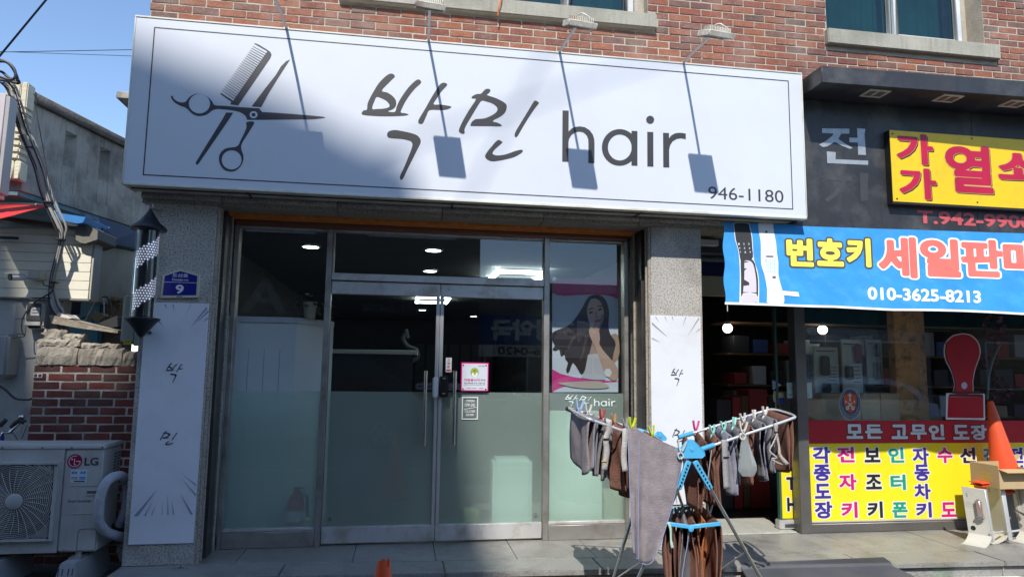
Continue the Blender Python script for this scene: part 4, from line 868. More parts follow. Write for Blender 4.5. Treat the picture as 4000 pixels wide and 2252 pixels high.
# beige wall receding behind and navy eave
p0 = A(378, 1000, .6); p1 = A(530, 1000, 1.7)
m = MB(); zb0 = at(378, 1168, y=.6).z; zq0 = at(378, 950, y=.6).z; zq1 = at(530, 985, y=1.7).z
m.hexa([(p0.x, .6, zb0), (p1.x, 1.7, zb0-.02), (p1.x-.15, 1.8, zb0-.02), (p0.x-.15, .7, zb0), (p0.x, .6, zq0), (p1.x, 1.7, zq1), (p1.x-.15, 1.8, zq1), (p0.x-.15, .7, zq0)])
m.build('beige_side_wall', beigewall, nw)
def slab(pts, y0, y1, nm, m_, par, bv=.004): return MB().prism([(p[0], p[2]) for p in PX(pts[::-1], (y0+y1)/2)], y0, y1).build(nm, m_, par, bevel=bv)
navyp = mat('navy_roof_metal', (.012, .035, .09), .8, 0, .12)
bluep = mat('bright_blue_roof', (.06, .25, .6), .4, var=.1)
f = [(385, 848), (540, 900), (540, 972), (420, 948), (375, 900)]
a3 = [at(*f[0], y=.5), at(*f[1], y=1.5), at(*f[2], y=1.5), at(*f[3], y=.55), at(*f[4], y=.5)]
m = MB(); back = [V((p.x-.25, p.y+.5, p.z)) for p in a3]; m.v = [tuple(p) for p in a3+back]; m.f = [(4, 3, 2, 1, 0), (5, 6, 7, 8, 9)]+[(i, (i+1) % 5, (i+1) % 5+5, i+5) for i in range(5)]
m.build('navy_eave', navyp, nw)
slab([(232, 848), (383, 868), (372, 890), (350, 892), (290, 880), (240, 868)], GY-.16, GY+.3, 'blue_roof_edge', bluep, nw)
slab([(350, 893), (375, 893), (420, 915), (418, 950), (372, 965), (352, 960), (336, 950), (335, 915)], GY-.08, GY+.3, 'eave_bracket', mat('grimy_soffit', (.22, .2, .17), .85, dirt=((.06, .05, .04), .6, 6)), nw)
slab([(0, 862), (232, 890), (232, 875), (0, 845)], GY-.12, GY-.02, 'dark_gutter', mat('dark_brown_metal', (.06, .045, .04), .5), nw)
# blue painted outbuilding and yard bits seen over the wall
bl_ = thing('blue_outbuilding', (-3.1, 1.8, -.12), 'faded blue painted outbuilding wall in the yard behind the low wall', 'outbuilding')
a = A(245, 1160, 1.3); b = A(370, 1160, 1.3); c = A(430, 1160, 1.2)
MB().box(a.x, b.x, 1.3, 1.45, -.119, A(300, 1165, 1.3).z).build('wall', bluepaint, bl_); 
MB().box(a.x+.05, b.x-.02, 1.25, 1.295, A(300, 1226, 1.27).z, A(300, 1176, 1.27).z).build('dark_opening', mat('shadowy_opening', (.03, .035, .04), .9), bl_)
MB().box(b.x-.02, c.x, 1.05, 1.2, -.119, A(400, 1175, 1.1).z).build('wall_block', bluepaint, bl_, bevel=.02, seg=2)
rock(b.x-.03, A(480, 1160, 1.1).x, 1.03, 1.25, A(400, 1176, 1.1).z, A(400, 1158, 1.1).z, 9, bl_, 'brown_cap', mat('brown_soil_cap', (.36, .27, .18), .95, bump=1))
MB().box(c.x+.01, A(490, 1250, 1.1).x, 1.1, 1.3, -.119, A(450, 1185, 1.1).z).build('brown_wall', mat('brown_mud_wall', (.24, .17, .13), .95, var=.3, vs=9, bump=1), bl_)
m = MB(); rs = random.Random(5)
for i in range(46):
    u = rs.uniform(428, 482); p = at(u, 1270, y=1.0); hgt = rs.uniform(.08, .33); q2 = p+V((rs.uniform(-.09, .09), rs.uniform(-.05, .05), hgt)); m.tube([p, (p+q2)/2+V((rs.uniform(-.02, .02), 0, 0)), q2], [.003, .002, .001], 4)
    for k in range(3):
        h_ = p+(q2-p)*rs.uniform(.3, .95); m.tube([h_, h_+V((rs.uniform(-.05, .05), 0, rs.uniform(.01, .05)))], .001, 3)
T(m.build('dry_weeds', mat('dry_stem', (.42, .34, .22), .9)), 'dry straw weeds behind the low wall by the grey green box', 'weeds', kind='stuff')
T(slab([(362, 1240), (400, 1222), (430, 1238), (400, 1255)], .75, .95, 'dirt_heap', mat('ochre_dirt', (.45, .33, .2), .95, bump=1), None), 'small ochre heap of dirt in front of the blue outbuilding', 'dirt')
T(slab([(400, 1265), (470, 1236), (475, 1275), (440, 1280)], .45, .6, 'black_sheet', blackrub, None), 'black sheet lying behind the old board', 'sheet')
for i, g in enumerate(([(365, 1260), (350, 1230), (330, 1240), (312, 1246)], [(330, 1256), (365, 1190), (385, 1158), (400, 1160), (406, 1180), (408, 1250)], [(400, 1160), (420, 1160), (428, 1190), (425, 1262)])):
    T(MB().tube(smooth([tuple(at(u, v, y=.9-.1*i)) for u, v in g], 4, False), .006, 6).build('yard_hose', white if i == 1 else blackrub, smooth_=True), ['short black cable lying over the blue outbuilding', 'thin white hose arching over the blue outbuilding', 'black hose looping down beside the blue outbuilding'][i], 'hose')
# concrete parapet (upper neighbour balcony) running back from the street
pp_ = thing('concrete_parapet', (-3.1, .7, 2.9), 'stained concrete balcony parapet with two slots receding left of the white sign', 'balcony')
a = A(100, 353, .2); a2 = A(80, 735, .2); xa_ = (a.x+a2.x)/2
bx_, by_ = -2.72, 2.1
def par(s, z): return (xa_+(bx_-xa_)*s, .2+(by_-.2)*s, z)
zt0, zt1 = a.z, at(490, 592, x=bx_-.11).z
z_b0 = a2.z; zt1 = zt0-.02
th = V((-.12, .02, 0))
def pseg(s0, s1, za0, za1, zb0, zb1, nm, m_, off=0, t_=None):
    t_ = t_ or th; P0, P1 = V(par(s0, za0)), V(par(s1, za1)); Q0, Q1 = V(par(s0, zb0)), V(par(s1, zb1)); o = V((off, 0, 0))
    MB().hexa([P0+o, P1+o, P1+t_, P0+t_, Q0+o, Q1+o, Q1+t_, Q0+t_]).build(nm, m_, pp_, bevel=.004)
zw0, zw1 = z_b0, z_b0+.02
def zl(s): return z_b0+.02*s
zc0 = zt0-.085
# wall strips around two slots
slots = [(.235, .31), (.47, .545)]
e = [0, slots[0][0], slots[0][1], slots[1][0], slots[1][1], 1.6]
sz0, sz1 = z_b0+.34, z_b0+.66
for i in range(5):
    if i % 2 == 0: pseg(e[i], e[i+1], z_b0+.1, z_b0+.1, zc0, zc0, 'wall_section', concrete)
    else: pseg(e[i], e[i+1], z_b0+.1, z_b0+.1, sz0, sz0, 'slot_base', concrete); pseg(e[i], e[i+1], sz1, sz1, zc0, zc0, 'slot_head', concrete)
pseg(0, 1.6, z_b0-.02, z_b0-.02, z_b0+.099, z_b0+.099, 'slab_edge', concrete, .02)
pseg(0, 1.6, zc0+.001, zc0+.001, zt0, zt0, 'coping', mat('dark_coping', (.17, .155, .135), .95, var=.3, vs=8, bump=.8, bs=50), .045, V((-.17, .02, 0)))
ct0 = mat('cream_inner_wall', (.7, .62, .5), .8)
soff = mat('peeling_blue_soffit', (.16, .28, .34), .85, var=.2, vs=4, dirt=((.08, .08, .08), .8, 5), bump=.5)
P = [V(par(0, z_b0-.06)), V(par(1.6, z_b0-.06))]
MB().hexa([P[0], P[1], P[1]+V((-2.5, .3, 0)), P[0]+V((-2.5, 0, 0)), P[0]+V((0, 0, .038)), P[1]+V((0, 0, .038)), P[1]+V((-2.5, .3, .038)), P[0]+V((-2.5, 0, .038))]).build('soffit', soff, pp_)
MB().box(-6.5, -3.2, 3.0, 3.1, 2.75, 3.55).build('inner_wall', ct0, pp_)
# cream ribbed column with split tiles and white sign edge at far left
tc = thing('tiled_column', (-3.35, .1, 2.9), 'cream split faced tile column end at the far left edge under the cables', 'column')
ct = mat('cream_split_tile', (.72, .66, .5), .8, var=.1, vs=12, bump=.8, bs=30)
yy = .1
xA, xB = A(45, 500, yy).x, A(96, 500, yy).x
zA, zB, zC = A(70, 318, yy).z, A(70, 420, yy).z, A(70, 625, yy).z; zD = A(70, 700, yy).z
for (u0, u1) in ((20, 50), (54, 78), (81, 106)): MB().box(A(u0, 370, yy).x, A(u1, 370, yy).x, yy, yy+.12, zB+.004, zA).build('tall_tile', ct, tc, bevel=.008, seg=2)
n = 8
for i in range(n):
    z0 = zC+(zB-zC)*i/n; MB().box(A(50+i*.8, 500, yy).x+.0, A(85+i*1.2, 500, yy).x, yy-.01, yy+.12, z0+.004, z0+(zB-zC)/n-.003).build('tile', ct, tc, bevel=.012, seg=2)
for u0, u1 in ((38, 50), (53, 77)): MB().box(A(u0, 660, yy).x, A(u1, 660, yy).x, yy, yy+.12, zD, zC-.004).build('foot_tile', ct, tc, bevel=.008)
MB().box(A(20, 500, yy).x, A(76, 500, yy).x, yy+.03, yy+.3, zD+.002, zA-.01).build('core', concrete, tc)
ws = thing('side_sign', (-3.3, -.25, 2.8), 'pale pink and white sign box edge at the far left of the picture', 'sign')
x0, x1 = A(-70, 500, -.3).x, A(24, 500, -.3).x
MB().box(x0, x1-.03, -.3, -.17, A(0, 768, -.3).z, A(0, 362, -.3).z).build('body', mat('pinkish_white_sign', (.62, .55, .56), .5), ws, bevel=.005)
MB().box(x1-.029, x1, -.29, -.18, A(0, 752, -.3).z, A(0, 372, -.3).z).build('edge_channel', mat('grey_sign_edge', (.42, .4, .4), .5), ws, bevel=.004)
# awning, camera, meter, boxes
aw = thing('red_awning', (-3.5, 0, 2.6), 'sunlit red awning at the left edge above the security camera', 'awning')
aa = [at(-60, 795, y=.3), at(196, 800, y=.3), at(-60, 866, y=-.5)]
m = MB(); redf = mat('red_canvas', (.6, .035, .03), .75, var=.08, bump=.2)
tl, tr, bl2 = aa[0], aa[1], aa[2]; br2 = at(60, 838, y=-.35)
m.hexa([tl-V((0, 0, .006)), tr-V((0, 0, .006)), br2-V((0, 0, .006)), bl2-V((0, 0, .006)), tl, tr, br2, bl2]); m.build('canvas', redf, aw)
c = at(202, 806, y=.3); MB().tube([c+V((-1.1, 0, 0)), c+V((.0, 0, 0))], .022, 12).build('roller', cream, aw, smooth_=True)
m = MB(); m.tube([c+V((0, 0, 0)), c+V((.035, 0, 0))], .034, 16); m.build('end_cap', white, aw, smooth_=True)
m = MB(); p = at(209, 850, y=.27); m.box(p.x-.02, p.x+.02, .25, .3, p.z-.06, p.z+.08); m.build('wall_bracket', white, aw, bevel=.003)
cc = thing('security_camera', (-3.3, .2, at(90, 1090, y=.25).z), 'white bullet security camera with junction box on the siding wall', 'camera')
p = at(142, 1076, y=.29); MB().box(p.x-.045, p.x+.05, .24, .339, p.z-.035, p.z+.035).build('junction_box', cream, cc, bevel=.006, seg=2)
m = MB(); m.tube([(at(96, 1083, y=.25).x, .25, at(96, 1083, y=.25).z), (p.x-.046, .27, p.z-.004)], .011, 8); m.ball((at(112, 1083, y=.25).x, .255, at(112, 1083, y=.25).z), .017); m.build('arm', white, cc, smooth_=True)
a = at(92, 1083, y=.24); b = at(42, 1082, y=.16)
m = MB(); m.tube([a, b], [.027, .027], 16); m.build('body', mat('white_camera_shell', (.7, .7, .72), .3), cc, smooth_=True)
m = MB(); m.bar(a+V((0, 0, .024)), b+V((-.02, -.03, .026)), .05, .008); m.build('sun_shade', white, cc, bevel=.002); m = MB(); d_ = (b-a).normalized(); m.tube([b, b+d_*.012], [.0265, .024], 16); m.build('lens_face', black, cc)
mt = thing('electric_meter', (-3.2, .26, at(140, 1290, y=.28).z), 'grey electric meter box with dark window on the neighbour wall', 'meter')
b = wb(100, 1180, 175, 1265, .24); MB().box(b[0], b[2], .22, .339, b[1]-.03, b[3]).build('case', mat('meter_grey', (.48, .47, .43), .6, dirt=((.2, .18, .15), .5, 7)), mt, bevel=.02, seg=3)
b2 = wb(105, 1183, 162, 1252, .22); MB().box(b2[0], b2[2], .212, .219, b2[1], b2[3]).build('window', mat('smoky_window', (.08, .08, .08), .15, coat=.5), mt, bevel=.004)
b3 = wb(120, 1200, 155, 1232, .21); MB().box(b3[0], b3[2], .2085, .2115, b3[1], b3[3]).build('dial_plate', mat('dial_grey', (.42, .42, .4), .5), mt); m = MB()
for f_ in (.3, .65): m.box(b3[0]+(b3[2]-b3[0])*.2, b3[0]+(b3[2]-b3[0])*.8, .2078, .2084, b3[1]+(b3[3]-b3[1])*f_, b3[1]+(b3[3]-b3[1])*(f_+.1))
m.build('dial_marks', printgrey, mt)
b = wb(105, 1266, 170, 1284, .24); MB().box(b[0], b[2], .24, .339, b[1], b[3]).build('terminal_cover', mat('meter_grey', (.48, .47, .43), .6), mt, bevel=.01, seg=2)
b = wb(52, 1176, 98, 1255, .3); T(MB().box(b[0], b[2], .332, .3398, b[1]-.1, b[3]).build('wall_patch', mat('grey_patch', (.3, .3, .28), .8)), 'darker rectangular patch plate on the wall beside the meter', 'plate')
b = wb(-40, 1305, 42, 1472, .2); T(MB().box(b[0], b[2], .15, .339, b[1], b[3]).build('wall_cabinet', mat('cabinet_grey', (.33, .34, .33), .5, var=.06), bevel=.02, seg=3), 'grey cabinet with rounded corners cut by the left picture edge', 'cabinet')
b = wb(-60, 922, 72, 932, .3); T(MB().tube([(b[0], .3, b[1]+.01), (b[2], .3, b[1]+.01)], .012, 8).build('black_bar', blackrub, smooth_=True), 'short black horizontal bar on the siding near the left edge', 'bar')
eb = thing('grey_green_box', (-2.1, -.1, at(510, 1350, y=-.1).z), 'grey green weatherproof box with yellow sticker beside the barber pole', 'utility box')
b = wb(476, 1148, 560, 1352, -.1); gg = mat('grey_green_plastic', (.27, .3, .26), .55, var=.06); MB().box(b[0], b[2], -.12, .05, b[1]+.02, b[3]).build('case', gg, eb, bevel=.02, seg=3)
b2 = wb(484, 1328, 513, 1345, -.12); MB().box(b2[0], b2[2], -.124, -.1205, b2[1], b2[3]).build('yellow_label', mat('label_yellow', (.7, .55, .02), .5), eb); m = MB()
for k in range(3): m.box(b2[0]+.006, b2[2]-.006, -.1246, -.1241, b2[1]+.006+k*.01, b2[1]+.01+k*.01)
m.build('label_print', black, eb)
b = wb(520, 1290, 562, 1350, -.13); MB().box(b[0], b[2]+.02, -.135, -.1205, b[1], b[3]).build('lower_cover', gg, eb, bevel=.01, seg=2)
# cable bundles
cabm = mat('grey_cable', (.38, .37, .34), .6); cabb = mat('black_cable', (.03, .03, .032), .5)
route = [(12, 320, -.15), (40, 350, -.12), (62, 420, -.1), (85, 500, 0), (120, 585, .05), (150, 660, .1), (170, 740, .12), (195, 810, .14), (232, 890, .16), (240, 930, .18), (226, 1000, .2), (208, 1070, .22), (200, 1130, .22), (205, 1190, .2), (226, 1228, .2)]
for i, (du, dv, mm, r) in enumerate(((0, 0, cabm, .009), (10, -4, cabm, .008), (-7, 3, cabb, .008), (16, -2, cabb, .006), (4, 6, cabm, .0075), (22, -8, cabm, .009), (-12, 0, cabb, .007))):
    g = []
    for k, (u, v, y) in enumerate(route):
        spread = sin(k/len(route)*pi)*6*((i % 3)-1)
        g.append(tuple(at(u+du*(.45 if 8 < k < 13 else 1)+spread*.6, v+dv, y=y+.012*(i % 2))))
    T(MB().tube(smooth(g, 4, False), r, 7).build('wall_cable', mm, smooth_=True), ['pale strand', 'thin pale strand', 'black strand', 'thin black strand', 'hindmost pale strand', 'thick pale strand furthest right', 'black strand furthest left'][i]+' of the cable bundle sagging down the alley', 'cable', 'cable bundle down the alley')
for i, g in enumerate(([(-40, 250), (0, 240), (30, 245), (55, 270), (60, 300), (40, 312), (0, 300), (-40, 290)], [(-40, 232), (10, 236), (40, 255), (62, 290), (70, 315)], [(-40, 305), (0, 312), (40, 318), (75, 325), (62, 300)], [(-40, 268), (5, 280), (30, 300), (64, 318)])):
    T(MB().tube(smooth([tuple(at(u, v, y=-.25+.02*i)) for u, v in g], 5, False), .011, 7).build('overhead_cable', cabb, smooth_=True), 'thick black cable coiling above the tile column, ' + ['the outer loop', 'running straight down into the bundle', 'the lowest one', 'the inner one'][i], 'cable', 'black cables coiled at upper left')
for k in (4, 6, 8, 12): 
    p = at(*[(85, 500), (150, 620), (134, 575), (232, 890), (208, 1070)][min(4, k//3)], y=.06); 
for i, (u, v, y) in enumerate(((118, 577, .06), (190, 790, .13), (212, 1103, .2), (236, 935, .17))):
    p = at(u, v, y=y); T(MB().box(p.x-.028, p.x+.028, p.y-.03, p.y+.03, p.z-.006, p.z+.006).build('cable_tie', cabb, bevel=.002), 'black tie round the sagging cable bundle, ' + ['the highest one', 'second from the top', 'lowest, beside the security camera', 'third from the top by the blue roof'][i], 'cable tie')
T(MB().tube(smooth([tuple(at(u, v, y=.1)) for u, v in ((132, 365), (142, 400), (140, 420), (165, 560), (180, 640), (200, 760))], 4, False), .004, 5).build('thin_wire', cabb, smooth_=True), 'thin dark wire hanging down the concrete parapet', 'wire')
for g, lab in (([(-30, 1325), (40, 1318), (95, 1312), (85, 1290), (90, 1240), (130, 1185), (200, 1140), (202, 1120)], 'thin black wire looping from the meter up to the cable bundle'), ([(168, 1100), (172, 1112), (200, 1120)], 'short black wire from the camera box to the cable bundle'), ([(-30, 1490), (20, 1520), (60, 1555), (110, 1560), (125, 1555)], 'black cable drooping under the grey cabinet towards the brick wall'), ([(-10, 1164), (100, 1163), (200, 1163)], 'straight black wire along the bottom of the siding')):
    T(MB().tube(smooth([tuple(at(u, v, y=.2)) for u, v in g], 5, False), .005 if 'drooping' not in lab else .009, 6).build('black_wire', cabb, smooth_=True), lab, 'wire')
# power lines
for (u0, v0), (u1, v1), dd, r, lab in (((-60, 290), (230, -60), -1.5, .006, 'thick black service line crossing the sky at the upper left corner'), ((-60, 205), (600, 193), 6, .006, 'faint overhead wire crossing the sky, the upper thin one'), ((-60, 200), (600, 222), 7, .005, 'faint overhead wire crossing the sky, the lower thin one')):
    T(MB().tube([at(u0, v0, y=dd), at(u1, v1, y=dd)], r, 6).build('power_line', cabb), lab, 'power line')

# ================================================================= OUTDOOR UNIT
AY = -.45
ar = A(396, 1900, AY).x; al = ar-.92; az0, az1 = A(388, 2152, AY).z, A(404, 1752, AY).z; aback = -.13
ac = thing('outdoor_unit', ((ar+al)/2, -.29, az0), 'beige air conditioner outdoor unit with round fan grille at the lower left', 'outdoor unit')
xs_ = A(242, 1900, AY).x
MB().box(xs_+.0015, ar, AY, aback, az0, az1).build('service_panel', acm, ac, bevel=.012, seg=3)
m = MB(); fcx, fcz = A(65, 1954, AY).x, A(65, 1954, AY).z; fr_ = .265
m.prism([(al, az0), (xs_-.0015, az0), (xs_-.0015, az1), (al, az1)], AY, AY+.02, [ell(fcx, fcz, fr_, fr_, 48)]); m.box(al, xs_-.0015, AY+.3, aback, az0, az1); m.box(al, al+.02, AY+.02, AY+.3, az0, az1); m.box(al+.02, xs_-.0015, AY+.02, AY+.3, az1-.02, az1); m.box(al+.02, xs_-.0015, AY+.02, AY+.3, az0, az0+.02); m.build('fan_panel', acm, ac)
MB().box(al-.006, ar+.006, AY-.007, aback+.004, az1+.001, az1+.03).build('top_lid', mat('outdoor_unit_lid', (.56, .55, .52), .45, dirt=((.3, .28, .24), .4, 4)), ac, bevel=.006, seg=2)
m = MB()
for k in range(3): m.box(al+.06, ar-.03, AY+.06+k*.07, AY+.075+k*.07, az1+.03, az1+.0335)
m.build('lid_rib', acm, ac)
MB().prism(ell(fcx, fcz, fr_, fr_, 40), AY+.1, AY+.29).build('fan_cavity', black, ac)
m = MB()
for k in range(3):
    a = 2*pi*k/3+.4
    pts = [(fcx+r*cos(a+da), AY+.09+dy, fcz+r*sin(a+da)) for r, da, dy in ((.05, 0, 0), (.24, .1, -.01), (.24, 1.1, .0), (.05, .9, .01))]; m.add(pts, [(0, 1, 2, 3)])
m.build('fan_blade', mat('fan_grey', (.1, .1, .1), .5), ac)
# raised square grille
gx0, gx1 = 2*fcx-A(238, 1860, AY).x, A(232, 1860, AY).x; gz0, gz1 = A(120, 2108, AY).z, A(120, 1803, AY).z
GYY = AY-.035
m = MB(); m.prism([(gx0, gz0), (gx1, gz0), (gx1, gz1), (gx0, gz1)], GYY, AY-.001, [[(gx0+.014, gz0+.014), (gx1-.022, gz0+.014), (gx1-.022, gz1-.014), (gx0+.014, gz1-.014)]]); m.build('grille_frame', acm, ac, bevel=.003)
m = MB()
rr = .055
inner = lambda x, z: gx0+.014 < x < gx1-.022 and gz0+.014 < z < gz1-.014
while rr < .43:
    prev = None
    n = 64
    for k in range(n+1):
        x, z = fcx+rr*cos(2*pi*k/n), fcz+rr*sin(2*pi*k/n)
        if inner(x, z) and prev and inner(*prev):
            dx, dz = x-fcx, z-fcz; L = math.hypot(dx, dz); nx, nz_ = dx/L*.0022, dz/L*.0022; px_, pz_ = prev; L2 = math.hypot(px_-fcx, pz_-fcz); mx_, mz_ = (px_-fcx)/L2*.0022, (pz_-fcz)/L2*.0022
            m.add([(px_-mx_, GYY+.004, pz_-mz_), (x-nx, GYY+.004, z-nz_), (x+nx, GYY+.004, z+nz_), (px_+mx_, GYY+.004, pz_+mz_), (px_-mx_, GYY+.012, pz_-mz_), (x-nx, GYY+.012, z-nz_), (x+nx, GYY+.012, z+nz_), (px_+mx_, GYY+.012, pz_+mz_)], [(0, 1, 2, 3), (0, 4, 5, 1), (3, 2, 6, 7), (7, 6, 5, 4)])
        prev = (x, z)
    rr += .0125
T(m.build('grille_rings', acm, ac), kind='stuff')
m = MB()
for k in range(26):
    a = 2*pi*k/26; P = []
    for j in range(8):
        r = .05+.4*j/7; x, z = fcx+r*cos(a-.35*j/7), fcz+r*sin(a-.35*j/7)
        if inner(x, z): P.append((x, GYY+.002, z))
    if len(P) > 1: m.tube(P, .0024, 4)
T(m.build('grille_spokes', acm, ac), kind='stuff')
MB().lathe([(.055, 0), (.055, .008), (.05, .012), (.001, .0125)], (fcx, GYY+.004, fcz), 32, Matrix.Rotation(RD(90), 4, 'X')).build('grille_hub', mat('hub_grey', (.45, .45, .43), .5), ac, smooth_=True)
for x, z in ((gx1-.011, gz1-.02), (gx1-.03, gz0+.02)): MB().lathe([(.008, 0), (.007, .003), (.001, .0035)], (x, GYY-.0, z), 10, Matrix.Rotation(RD(90), 4, 'X')).build('grille_screw', darkmetal, ac)
for u in (12, 168, 282, 401): p = A(u, 1746, AY); MB().lathe([(.006, 0), (.005, .003), (.001, .0035)], (p.x, AY-.007, az1+.012), 10, Matrix.Rotation(RD(90), 4, 'X')).build('lid_screw', darkmetal, ac)
for u in (143, 250): p = A(u, 2142, AY); MB().lathe([(.011, 0), (.009, .004), (.001, .0045)], (p.x, AY, p.z), 12, Matrix.Rotation(RD(90), 4, 'X')).build('base_screw', acm, ac)
# emblem, lettering
c = A(292, 1800, AY); R_ = .051
MB().flat(ell(c.x, c.z, R_*.99, R_, 40), AY-.001).build('emblem_disc', mat('emblem_red', (.33, .004, .05), .35), ac)
m = MB(); m.flat(ell(c.x, c.z, R_*.74, R_*.74, 40, .0, 5.0)+ell(c.x, c.z, R_*.66, R_*.66, 40, .0, 5.0)[::-1], AY-.0014)
m.v = [(c.x-(p[0]-c.x)*cos(1.55)+(p[2]-c.z)*sin(1.55)*-1, p[1], c.z+(p[0]-c.x)*-sin(1.55)*-1-(p[2]-c.z)*cos(1.55)) for p in m.v]
m = MB(); n = 36
for i in range(n):
    a0, a1 = RD(68)+RD(292)*i/n, RD(68)+RD(292)*(i+1)/n; r0, r1 = R_*.7, R_*.78
    m.add([(c.x+r0*cos(a0), AY-.0014, c.z+r0*sin(a0)), (c.x+r0*cos(a1), AY-.0014, c.z+r0*sin(a1)), (c.x+r1*cos(a1), AY-.0014, c.z+r1*sin(a1)), (c.x+r1*cos(a0), AY-.0014, c.z+r1*sin(a0))], [(0, 1, 2, 3)])
m.box(c.x-.001+.012, c.x+R_*.74, AY-.0018, AY-.0015, c.z-.003, c.z+.0025); m.box(c.x-.003, c.x+.0015, AY-.0018, AY-.0015, c.z-.026, c.z+.02); m.box(c.x+.002, c.x+.012, AY-.0018, AY-.0015, c.z-.026, c.z-.0215)
m.flat(ell(c.x-.018, c.z+.014, .0055, .0055, 16), AY-.0016); m.build('emblem_mark', pwhite, ac)
m = MB(); lettering(m, 'LG', wb(330, 1785, 385, 1817, AY), AY-.001, .035); m.build('maker_letters', mat('maker_grey', (.06, .065, .07), .5), ac)
m = MB(); lettering(m, 'Smart Inverter', wb(265, 1947, 357, 1961, AY), AY-.001, .008); m.build('small_lettering', mat('maker_grey', (.06, .065, .07), .5), ac)
b = wb(276, 1832, 339, 1883, AY); MB().box(b[0], b[2], AY-.0015, AY-.0003, b[1], b[3]).build('energy_label', mat('label_white', (.62, .65, .68), .4), ac); m = MB(); w_, h = b[2]-b[0], b[3]-b[1]
for i in range(5):
    if i != 2: m.box(b[0]+w_*(.06+i*.18), b[0]+w_*(.2+i*.18), AY-.0021, AY-.0016, b[1]+h*.66, b[1]+h*.86)
m.box(b[0]+w_*.55, b[0]+w_*.93, AY-.0021, AY-.0016, b[1]+h*.36, b[1]+h*.44); m.box(b[0]+w_*.55, b[0]+w_*.93, AY-.0021, AY-.0016, b[1]+h*.24, b[1]+h*.32); m.build('label_blue_print', mat('label_blue', (.03, .25, .6), .4), ac)
m = MB(); m.box(b[0]+w_*.05, b[0]+w_*.45, AY-.0021, AY-.0016, b[1]+h*.38, b[1]+h*.42); m.box(b[0]+w_*.05, b[0]+w_*.45, AY-.0021, AY-.0016, b[1]+h*.27, b[1]+h*.31); m.box(b[0]+w_*.22, b[0]+w_*.9, AY-.0021, AY-.0016, b[1]+h*.06, b[1]+h*.15); m.build('label_black_print', black, ac)
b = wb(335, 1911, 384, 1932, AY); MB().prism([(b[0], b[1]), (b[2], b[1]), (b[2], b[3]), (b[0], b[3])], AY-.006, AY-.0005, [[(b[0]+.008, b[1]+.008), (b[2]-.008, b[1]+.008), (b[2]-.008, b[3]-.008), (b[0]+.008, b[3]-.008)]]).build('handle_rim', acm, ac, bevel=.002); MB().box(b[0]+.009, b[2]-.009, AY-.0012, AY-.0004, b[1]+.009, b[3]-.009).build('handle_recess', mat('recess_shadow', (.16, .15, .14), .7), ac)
m = MB()
for v in (1895, 2005): q = A(275, v, AY); q1 = A(388, v, AY); m.box(q.x, q1.x-.012, AY-.004, AY+.0, q.z-.003, q.z+.003)
m.build('pressed_rib', acm, ac)
m = MB(); q = A(306, 2065, AY); q1 = A(385, 2062, AY); m.tube(smooth([(q.x, AY-.001, az0+.01), (q.x, AY-.001, q.z-.03), (q.x+.02, AY-.001, q.z), (q1.x, AY-.001, q1.z)], 5, False), .003, 6); m.build('pipe_cover_edge', mat('seam_grey', (.25, .24, .22), .6), ac)
m = MB()
for k in range(2):
    for j in range(7): m.box(ar-.0, ar+.001, aback-.13+k*.06, aback-.09+k*.06, az1-.06-j*.022, az1-.05-j*.022)
m.build('side_print', printgrey, ac)
# plastic feet
ftm = mat('grey_plastic_foot', (.33, .33, .34), .6, var=.08)
for i, (u, lab) in enumerate(((290, 'grey slotted plastic foot under the right end of the outdoor unit'), (-40, 'grey plastic foot under the far left end of the outdoor unit'))):
    p = at(u, 2200, y=-.5); cx = p.x
    t = thing('unit_foot', (cx, -.3, -.12), lab, 'foot', 'feet of the outdoor unit'); y0, y1 = -.62, -.05; zt = az0-.035
    m = MB(); m.hexa([(cx-.085, y0-.02, -.119), (cx+.085, y0-.02, -.119), (cx+.085, y1, -.119), (cx-.085, y1, -.119), (cx-.05, y0+.02, zt), (cx+.05, y0+.02, zt), (cx+.05, y1-.03, zt), (cx-.05, y1-.03, zt)]); m.build('block', ftm, t, bevel=.006, seg=2)
    m = MB()
    for r in range(2):
        zz0 = -.06+r*.075; yy0 = y0-.02+.04*(zz0+.119)/(zt+.119)
        for k in range(4):
            xx = cx-.045+k*.026+(.006 if k > 1 else -.006); m.bar((xx, yy0-.002, zz0-.02), (xx, yy0+.006, zz0+.025), .009, .004, V((1, 0, 0)))
    m.build('slot', black, t)
    m = MB(); m.box(cx-.04, cx+.04, -.5, -.38, zt+.001, zt+.012); m.tube([(cx, -.44, zt), (cx, -.44, az0)], .02, 10); m.build('bracket', steel, t)
# insulated hose loop
hp = [(489, 2100), (455, 2090), (415, 2075), (388, 2040), (385, 2000), (392, 1940), (410, 1890), (440, 1862), (475, 1858), (496, 1885), (497, 1940), (490, 1990), (478, 2025), (468, 2048)]
T(MB().tube(smooth([tuple(at(u, v, y=[-.3, -.38, -.46, -.52, -.54, -.54, -.52, -.46, -.38, -.3, -.28, -.28, -.27, -.25][i])) for i, (u, v) in enumerate(hp)], 5, False), .034, 12).build('insulated_hose', mat('wrapped_insulation', (.4, .4, .44), .7, var=.12, vs=20, bump=.8, bs=35), smooth_=True), 'thick grey wrapped pipe looping beside the outdoor unit', 'hose')
T(MB().ball(tuple(at(455, 2062, y=-.2)), .05, 10, (1, .6, 1)).build('pipe_valve', blackrub), 'dark pipe valve cluster at the foot of the looping hose', 'valve')
